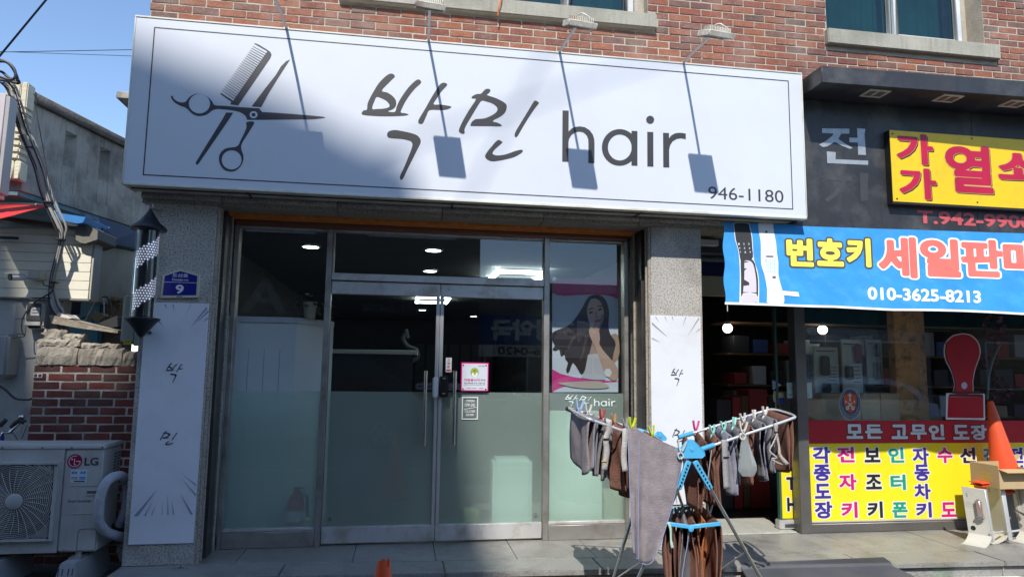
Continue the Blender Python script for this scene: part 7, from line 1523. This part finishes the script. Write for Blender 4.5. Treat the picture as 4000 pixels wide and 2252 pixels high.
towel(*W_[4], .44, rust, 'rust orange towel on the lower tier', 25, .2, .9, .02, pinch=.2, grp=g2)
towel(*W_[5], .48, brn, 'widest brown towel at the right end of the lower tier', 26, .05, .98, .016, grp=g2)
# pale green strap
# big bath towel over the front rail
def ribbon(pts, wd, m_, name, label, cat, thick=.004, parent=None, grp=None):
    m = MB(); P = [V(p) for p in smooth([tuple(p) for p in pts], 4, False)]
    L = []
    for i, p in enumerate(P):
        d = (P[min(i+1, len(P)-1)]-P[max(i-1, 0)]).normalized(); s_ = d.cross(V((0, 1, 0)));  s_ = (s_ if s_.length > .05 else V((1, 0, 0))).normalized(); w_ = wd[min(len(wd)-1, int(i/len(P)*len(wd)))] if isinstance(wd, list) else wd
        L.append((p-s_*w_/2, p+s_*w_/2))
    for a, b in L: m.v += [tuple(a), tuple(b)]
    m.f = [(2*i, 2*i+1, 2*i+3, 2*i+2) for i in range(len(L)-1)]
    o = m.build(name, m_, parent, smooth_=True); md = o.modifiers.new('thickness', 'SOLIDIFY'); md.thickness = thick
    if label: T(o, label, cat, grp)
    return o
pts_l = [(2452, 1668), (2456, 1800), (2462, 1950), (2468, 2080), (2476, 2155)]; pts_r = [(2668, 1762), (2655, 1850), (2620, 1990), (2590, 2090), (2562, 2180)]
NA, NB = 26, 34; m = MB()
yR = YF_-.012
def lerpc(P, t):
    t *= len(P)-1; i = min(int(t), len(P)-2); f_ = t-i; return (P[i][0]+(P[i+1][0]-P[i][0])*f_, P[i][1]+(P[i+1][1]-P[i][1])*f_)
for side in (0, 1):
    for i in range(NA+1):
        s = i/NA
        for j in range(NB+1):
            h = j/NB*(.78 if side else 1); l, r = lerpc(pts_l, h), lerpc(pts_r, h); u = l[0]+(r[0]-l[0])*s; v = l[1]+(r[1]-l[1])*s
            if not side: v += (h**6)*(34*sin(pi*min(1, s*1.08))**.7 if s > .1 else 0)+(h**8)*(-18*(s > .96))
            fold = .03*math.exp(-((s-.2+.05*h)/.045)**2)*min(1, h*1.5)*(1 if not side else .3)-.02*math.exp(-((s-.32)/.06)**2)*h
            q = at(u, v, y=yR-.012*h-fold+.008*sin(s*7+h*2)*h+side*.045); m.v.append((q.x, q.y, q.z+(.004 if j == 0 else 0)))
K = (NA+1)*(NB+1)
for o in (0, K):
    for i in range(NA):
        for j in range(NB): q = o+i*(NB+1)+j; m.f.append((q, q+1, q+NB+2, q+NB+1))
for i in range(NA): q = i*(NB+1); m.f.append((q, q+NB+1, K+q+NB+1, K+q))
bt_ = m.build('bath_towel', taupe, smooth_=True); md = bt_.modifiers.new('thickness', 'SOLIDIFY'); md.thickness = .007; md.offset = 0
T(bt_, 'big taupe bath towel hanging long over the front rail of the rack', 'towel')
e = MB(); n = NB+1; idx = [j for j in range(NB+1)]+[i*n+NB for i in range(1, NA+1)]+[NA*n+j for j in range(NB-1, -1, -1)]; e.tube([V(m.v[k])+V((0, -.002, 0)) for k in idx], .0042, 5)
sx = 4; e.tube([V(m.v[5*n+j])+V((0, -.006, 0)) for j in range(2, NB+1)], .0035, 5); e.build('edge_piping', edgem, bt_)
# straps
ribbon([F3(2372, 1648)+V((0, .02, 0)), F3(2375, 1640)+V((0, -.014, .0)), F3(2374, 1680)+V((0, -.02, 0)), F3(2362, 1712)+V((0, -.02, 0)), F3(2366, 1760)+V((0, -.02, 0)), F3(2356, 1834)+V((0, -.02, 0))], .036, lgrey, 'cloth_strap', 'pale grey strap with yellow tag over the front rail left of the bath towel', 'strap')
p = F3(2355, 1797); T(MB().box(p.x-.017, p.x+.017, p.y-.03, p.y-.026, p.z-.003, p.z+.003).build('yellow_tag', mat('amber_tag', (.7, .42, .05), .5)), 'tiny amber tag on the left pale strap', 'tag')
ribbon([F3(2438, 1680)+V((0, .02, 0)), F3(2438, 1673)+V((0, -.014, 0)), F3(2436, 1720)+V((0, -.02, 0)), F3(2432, 1780)+V((0, -.02, 0)), F3(2438, 1838)+V((0, -.02, 0))], .036, lgrey, 'cloth_strap', 'straight pale grey strap touching the left edge of the bath towel', 'strap')
ribbon([F3(2826, 1735)+V((0, .02, 0)), F3(2824, 1716)+V((0, -.014, 0)), F3(2826, 1770)+V((0, -.02, 0)), F3(2828, 1840)+V((0, -.02, 0)), F3(2832, 1905)+V((0, -.02, 0))], .038, mat('strap_grey', (.36, .35, .34), .9, bump=.5, bs=150), 'cloth_strap', 'grey strap with a clip hanging right of the ribbed blue sleeve', 'strap')
ribbon([F3(3024, 1672)+V((0, .02, 0)), F3(3024, 1652)+V((0, -.014, 0)), F3(3026, 1690)+V((0, -.02, 0)), F3(3036, 1740)+V((0, -.02, 0)), F3(3040, 1775)+V((0, -.02, 0)), F3(3070, 1812)+V((0, -.02, 0))], [.035, .03, .016, .014, .02, .026], lgrey, 'cloth_strap', 'tangled pale strap hanging near the right tip of the rack', 'strap')
ribbon([F3(3028, 1690)+V((0, -.026, 0)), F3(3010, 1730)+V((0, -.026, 0)), F3(2998, 1758)+V((0, -.026, 0)), F3(3026, 1784)+V((0, -.026, 0)), F3(3005, 1790)+V((0, -.026, 0)), F3(3048, 1812)+V((0, -.026, 0))], .010, lgrey, 'loose_tie', 'thin loose tie dangling from the tangled pale strap', 'strap')
for (u, v) in ((2364, 1712), (2830, 1783), (3027, 1686)):
    p = F3(u, v); T(MB().box(p.x-.02, p.x+.02, p.y-.028, p.y-.024, p.z-.006, p.z+.005).build('strap_clip', black), {2364: 'black clip on the strap with the yellow tag', 2830: 'black clip on the grey strap right of the sleeve', 3027: 'black knot clip on the tangled strap'}[u], 'clip')
ribbon([F3(2604, 2035)+V((0, -.02, 0)), F3(2614, 2060)+V((0, -.02, 0)), F3(2616, 2105)+V((0, -.02, 0)), F3(2622, 2136)+V((0, -.02, 0))], [.016, .012, .018], mat('mint_cloth', (.45, .62, .5), .8), 'mint_tie', 'pale mint tie hanging at the left end of the lower tier', 'strap')
# clear plastic bag
m = MB(); c0_ = F3(2898, 1690); NR, NH = 20, 16; rs = random.Random(8)
for j in range(NH+1):
    h = j/NH; r = .012+.052*min(1, h*1.25)**1.1*(1 if h < .85 else 1-(h-.85)*3.2)
    for k in range(NR):
        a = 2*pi*k/NR; w_ = 1+.12*sin(5*a+h*3)+rs.uniform(-.04, .04); q = c0_+V((.018*h, -.03, -.27*h)); m.v.append((q.x+r*w_*cos(a), q.y+r*.35*w_*sin(a), q.z))
m.f = [(j*NR+k, j*NR+(k+1) % NR, (j+1)*NR+(k+1) % NR, (j+1)*NR+k) for j in range(NH) for k in range(NR)]+[tuple(range(NH*NR, NH*NR+NR))]
pbm = filmmat('cloudy_plastic', (.85, .9, .88), .45, .0001, .25, .25); N_ = pbm.node_tree.nodes; gl_ = N_.new('ShaderNodeBsdfGlossy'); gl_.inputs['Roughness'].default_value = .2; mx = N_.new('ShaderNodeMixShader'); mx.inputs[0].default_value = .18; out_ = [n for n in N_ if n.type == 'OUTPUT_MATERIAL'][0]; src_ = out_.inputs[0].links[0].from_socket; pbm.node_tree.links.new(src_, mx.inputs[1]); pbm.node_tree.links.new(gl_.outputs[0], mx.inputs[2]); pbm.node_tree.links.new(mx.outputs[0], out_.inputs[0])
T(m.build('plastic_bag', pbm, smooth_=True), 'crumpled clear plastic bag pegged to the front rail of the rack', 'bag')
# pegs
pcol = {'pale_blue': (.35, .5, .72), 'white': (.68, .66, .6), 'dark_red': (.4, .05, .05), 'tan': (.45, .25, .12), 'grey': (.35, .35, .34), 'lime': (.6, .7, .03), 'pink': (.75, .1, .3), 'mint': (.35, .72, .62), 'clear': (.55, .6, .62), 'charcoal': (.06, .06, .06)}
def peg(P, ck, label, s=1.0, ang=0.0, tw=0.0):
    m = MB(); k = MB(); w_ = .007
    for sg_ in (-1, 1):
        pts = [(sg_*.024, .062), (sg_*.017, .03), (sg_*.006, .004), (-sg_*.013, -.012), (-sg_*.015, -.026), (-sg_*.003, -.04)]
        pts = smooth(pts, 3, False)
        for i in range(len(pts)-1):
            a, b = pts[i], pts[i+1]; d = (b[0]-a[0], b[1]-a[1]); l = math.hypot(*d) or 1; n_ = (-d[1]/l*.0035, d[0]/l*.0035)
            k.hexa([(a[0]-n_[0], -w_+sg_*.001, a[1]-n_[1]), (a[0]+n_[0], -w_+sg_*.001, a[1]+n_[1]), (a[0]+n_[0], w_, a[1]+n_[1]), (a[0]-n_[0], w_, a[1]-n_[1]), (b[0]-n_[0], -w_+sg_*.001, b[1]-n_[1]), (b[0]+n_[0], -w_+sg_*.001, b[1]+n_[1]), (b[0]+n_[0], w_, b[1]+n_[1]), (b[0]-n_[0], w_, b[1]-n_[1])])
    k.tube([(0, -.009, .008), (0, .009, .008)], .007, 8)
    M = Matrix.Rotation(ang, 4, 'Y') @ Matrix.Rotation(tw, 4, 'Z') @ Matrix.Scale(s, 4)
    m.add([M @ V(p)+V(P) for p in k.v], k.f); t = thing('clothes_peg', tuple(P), label, 'clothes peg', 'clothes pegs on the rack'); m.build('peg_body', mat('peg_'+ck, pcol[ck], .4, var=.04), t); k = MB(); k.tube([(0, -.010, .008), (0, .010, .008)], .0035, 6); m = MB(); m.add([M @ V(p)+V(P) for p in k.v], k.f); m.build('spring', chrome, t); return t
def wq(w_, t): return w_[0].lerp(w_[1], t)+V((0, 0, .012))
for ww, t, ck, lab, s in ((wiresL[0], .35, 'pale_blue', 'pale blue peg at the far left tip of the rack', 1.25), (wiresL[1], .3, 'white', 'white peg second from the far left tip', 1.05), (wiresL[2], .45, 'dark_red', 'dark red peg lying wide open on the left wing', 1.05), (wiresL[3], .55, 'tan', 'tan peg between the red one and the lime one', 1.05), (wiresL[4], .55, 'grey', 'grey peg just left of the lime peg', 1.0), (wiresL[5], .35, 'lime', 'lime yellow peg at the top left corner of the bath towel', 1.2), (wiresL[7], .35, 'lime', 'lime yellow peg in front of the rear blue hub', 1.05), (wiresR[0], -.02, 'pink', 'pink peg near the centre of the rack', 1.1), (wiresR[1], .5, 'mint', 'mint peg nearest to the front blue hub', 1.0), (wiresR[2], .5, 'mint', 'middle one of the three mint pegs', 1.0), (wiresR[3], .45, 'mint', 'mint peg furthest to the right', 1.0), (wiresR[4], .4, 'white', 'white peg right after the mint pegs on the right wing', 1.0), (wiresR[5], .4, 'white', 'white peg in the middle of the right wing tip side', 1.0), (wiresR[6], .4, 'white', 'white peg beside the broad brown tip towel', 1.0),
        (wiresD[0], .75, 'grey', 'grey peg at the left of the lower tier', 1.0), (wiresD[1], .55, 'charcoal', 'charcoal peg on the umber lower towel', .9), (wiresD[3], .5, 'charcoal', 'charcoal peg left of the rust orange towel', .9), (wiresD[5], .55, 'white', 'white peg at the right end of the lower tier', 1.0)):
    peg(wq(ww, t), ck, lab, s, random.uniform(-.15, .15), random.uniform(-.25, .25)+.5)
peg(F3(2892, 1686)+V((0, -.03, .0)), 'white', 'white peg clipping the plastic bag to the front rail', 1.15, .1); peg(F3(2652, 1755)+V((0, -.03, -.01)), 'clear', 'clear plastic peg at the top right corner of the bath towel', 1.1, .15)

# ================================================================= CONE IN FRONT, STREET BEHIND THE CAMERA
tp = at(1497, 2188, y=-2.83); cone((tp.x, -2.83, -.15), tp.z+.15, 0, 'bright orange traffic cone with torn tip in the foreground', crushed=True)
# across the street: buildings mirrored in the glass, tower shaped to cast shade
def sbuild(name, x0, x1, y0, dp, h, m_, label, rows, cols_, wcol, zst=1.0, roofprof=None):
    t = thing(name, ((x0+x1)/2, y0, -.15), label, 'building')
    if roofprof:
        m = MB(); m.prism([(x0, -.149), (x1, -.149)]+roofprof, y0-dp, y0); m.build('walls', m_, t)
    else: MB().box(x0, x1, y0-dp, y0, -.149, h).build('walls', m_, t)
    if not roofprof: MB().box(x0-.1, x1+.1, y0-dp-.1, y0+.1, h+.001, h+.25).build('roof', concrete, t)
    w_ = (x1-x0)/cols_
    for r in range(rows):
        for c in range(cols_):
            xa = x0+w_*(c+.2); xb = x0+w_*(c+.8); za = zst+r*2.9
            f_ = MB().box(xa-.05, xb+.05, y0+.001, y0+.05, za-.05, za+1.45).build('window', whiteframe, t); MB().box(xa, xb, y0+.051, y0+.06, za, za+1.4).build('pane', wcol, f_)
    return t
dw = mat('dim_window_glass', (.03, .04, .045), .12)
DX = 19.0-.72
prof = [(-3.62, 4.15), (-3.6, 2.4), (-2.5, 2.4), (-2.5, 3.98)]+[(lambda q: (q.x, q.z))(at(u, v, y=-.72)) for u, v in ((540, 160), (700, 230), (860, 285), (990, 330), (1176, 412), (1286, 490), (1397, 545), (1507, 588), (1600, 640))]+[(.06, 2.85)]  # unseen tower's roof outline, shaped from the shade wanted on the facade
rp = [(x-.29*DX, z+1.2*DX) for x, z in prof]
sbuild('shade_tower', -26-5.3, .06-.29*DX, -19, 6, 0, mat('tower_render', (.32, .3, .28), .85), 'unseen tall block across the street, outline shaped to shade the left half of the salon', 8, 5, dw, 1.2, [(rp[-1][0], rp[-1][1])]+[p for p in rp[::-1]][1:]+[(-31.3, 4.15+1.2*DX)])
op = sbuild('opposite_shop', -14, 1.7, -9.6, 5, 6.6, mat('dark_opposite_wall', (.07, .07, .075), .8), 'dark fronted shop building opposite, mirrored in the salon glass', 1, 5, dw, 4.4)
fm = MB(); fm.box(-12, .9, -9.59, -9.5, 2.5, 3.5); fm.build('fascia_board', mat('dark_fascia_board', (.035, .037, .045), .5), op)
def back_text(s, x0, z0, x1, z1, y, m_, par, off=.02):
    m = MB(); lettering(m, s, (-x1, z0, -x0, z1), 0, off); m.v = [(-p[0], y-p[1], p[2]) for p in m.v]; m.build('fascia_lettering', m_, par)
dimg = mat('dim_grey_letter', (.2, .21, .23), .5)
back_text('AREN', -6.0, 2.55, -2.5, 3.3, -9.48, dimg, op); back_text('1551-0474', -.9, 2.62, .5, 2.8, -9.48, dimg, op)
ph = sbuild('pharmacy_row', 1.9, 9.5, -13, 6, 3.6, mat('mid_wall', (.25, .24, .23), .85), 'low pharmacy building with blue sign opposite, mirrored in the glass', 1, 4, dw, .6)
fm = MB(); fm.box(1.95, 6.2, -12.99, -12.9, 2.1, 2.9); fm.build('sign_board', mat('pharmacy_blue', (.02, .09, .3), .5), ph); back_text('백조당약국', 2.4, 2.2, 5.4, 2.8, -12.89, pwhite, ph, .05); fm = MB(); fm.box(1.95, 6.2, -12.99, -12.9, 1.75, 2.08); fm.build('number_board', white, ph); back_text('T.946-0420', 2.6, 1.8, 4.6, 2.03, -12.89, black, ph)
sbuild('grey_house', 10, 17, -14, 6, 6.4, mat('far_grey_wall', (.3, .3, .3), .85), 'grey two storey house opposite further right', 2, 3, dw)
sbuild('brick_house', 17.5, 30, -13, 6, 5.4, mat('far_brown_wall', (.25, .16, .12), .85), 'brown house opposite at the far right', 1, 4, dw)
sbuild('left_house', -26, -14.5, -10, 6, 7.5, mat('far_beige_wall', (.35, .32, .27), .85), 'beige house opposite at the far left', 2, 4, dw)
for i, (g, r) in enumerate(((((2100, 260), (1830, 780)), .012), (((2560, 235), (1350, 640)), .012))):
    P0, P1 = at(*g[0], y=-.72), at(*g[1], y=-.72); d = (P1-P0); s_ = V((.29, 1, -1.2))*11; A_, B_ = P0-s_-d*2.4, P1-s_+d*1.6
    T(MB().tube([A_, (A_+B_)/2, B_], r, 8).build('street_cable', cabb), ['thick bundled street cable high above the road, the steeper one', 'thick bundled street cable high above the road, the flatter one'][i], 'cable')
# parked cars
def car(x0, x1, yn, col, label, suv=False):
    """side on to the salon; yn = near side"""
    L_ = x1-x0; t = thing('parked_car', ((x0+x1)/2, yn-.9, -.15), label, 'car', 'cars parked across the street'); g = -.15; H_ = 1.66 if suv else 1.42
    body = [(0, .35), (.01, .62), (.04, .78), (.2, .92), (.3, .97), (.72, .97), (.93, .93), (.985, .8), (1, .55), (.99, .33), (.9, .28), (.1, .28)]
    P = [(x0+a*L_, g+b*(1.08 if suv else 1)) for a, b in body]; sm = smooth(P, 3)
    MB().prism(sm[::-1] , yn-1.78, yn).build('body', col, t, bevel=.05, seg=3)
    cab = [(.2, .9), (.33, 1.32), (.42, H_), (.72, H_), (.86, 1.25), (.94, .9)]; P = [(x0+a*L_, g+b*(1.05 if suv else 1)) for a, b in cab]
    m = MB(); n = len(P)
    m.v = [(p[0], yn-.04-(.2*(p[1]-g-.9)/.6 if p[1] > g+1 else 0), p[1]) for p in P]+[(p[0], yn-1.74+(.2*(p[1]-g-.9)/.6 if p[1] > g+1 else 0), p[1]) for p in P]; m.f = [tuple(range(n)), tuple(range(n, 2*n))[::-1]]+[(i, (i+1) % n, (i+1) % n+n, i+n) for i in range(n)]; m.build('cabin', col, t, bevel=.05, seg=3)
    gl = mat('car_glass', (.01, .012, .014), .06, coat=.5); Q = [(.25, .98), (.36, 1.3), (.43, H_-.1), (.56, H_-.09), (.56, .98)]; Q2 = [(.58, .98), (.58, H_-.09), (.71, H_-.1), (.83, 1.22), (.88, .98)]
    for q_ in (Q, Q2):
        PP = [(x0+a*L_, g+b*(1.05 if suv else 1)) for a, b in q_]; m = MB(); k = len(PP); m.v = [(p[0], yn-.025-(.2*(p[1]-g-.9)/.6), p[1]) for p in PP]; m.f = [tuple(range(k))]; m.build('side_window', gl, t)
    for a in (.19, .81):
        cx = x0+a*L_; w = MB(); w.tube([(cx, yn-.2, g+.33), (cx, yn+.012, g+.33)], .33, 28); wh = w.build('wheel', blackrub, t, bevel=.02)
        m = MB(); m.tube([(cx, yn+.013, g+.33), (cx, yn+.02, g+.33)], .21, 24); m.build('rim', mat('alloy_rim', (.4, .4, .42), .3, .7), wh); m = MB()
        for k in range(5): an = 2*pi*k/5+.6; m.tube([(cx+.13*cos(an), yn+.0205, g+.33+.13*sin(an)), (cx+.13*cos(an), yn+.023, g+.33+.13*sin(an))], .05, 10)
        m.build('rim_hole', black, wh)
    for a, nm in ((.985, 'headlight'), (.012, 'tail_light')): m = MB(); m.box(x0+a*L_-.05, x0+a*L_+.05, yn-.3, yn+.004, g+.66, g+.8); m.build(nm, white if nm == 'headlight' else red, t, bevel=.015)
    m = MB(); m.box(x0+.57*L_, x0+.574*L_, yn+.0005, yn+.003, g+.35, g+.95); m.box(x0+.24*L_, x0+.9*L_, yn+.001, yn+.005, g+.93, g+.945); m.build('trim', chrome, t)
wpt = at(1490, 1690, y=7.6)
car(wpt.x-.81*4.5, wpt.x+.19*4.5, -7.6, mat('dark_car_paint', (.02, .022, .028), .2, .3, coat=1), 'dark parked car opposite, its wheel mirrored in the left door leaf', True)
car(2.3, 6.8, -8.9, mat('white_car_paint', (.75, .76, .78), .25, coat=1), 'white parked car opposite, mirrored under the poster')
car(8.2, 12.6, -8.6, mat('silver_car_paint', (.5, .5, .5), .25, .5, coat=1), 'silver parked car opposite, mirrored in the key shop window')
# road markings across
m = MB(); m.box(-30, 30, -5.2, -5.08, -.146, -.142); T(m.build('road_line', mat('worn_yellow_line', (.6, .45, .08), .8, dirt=((.1, .09, .08), .7, 6))), kind='structure')
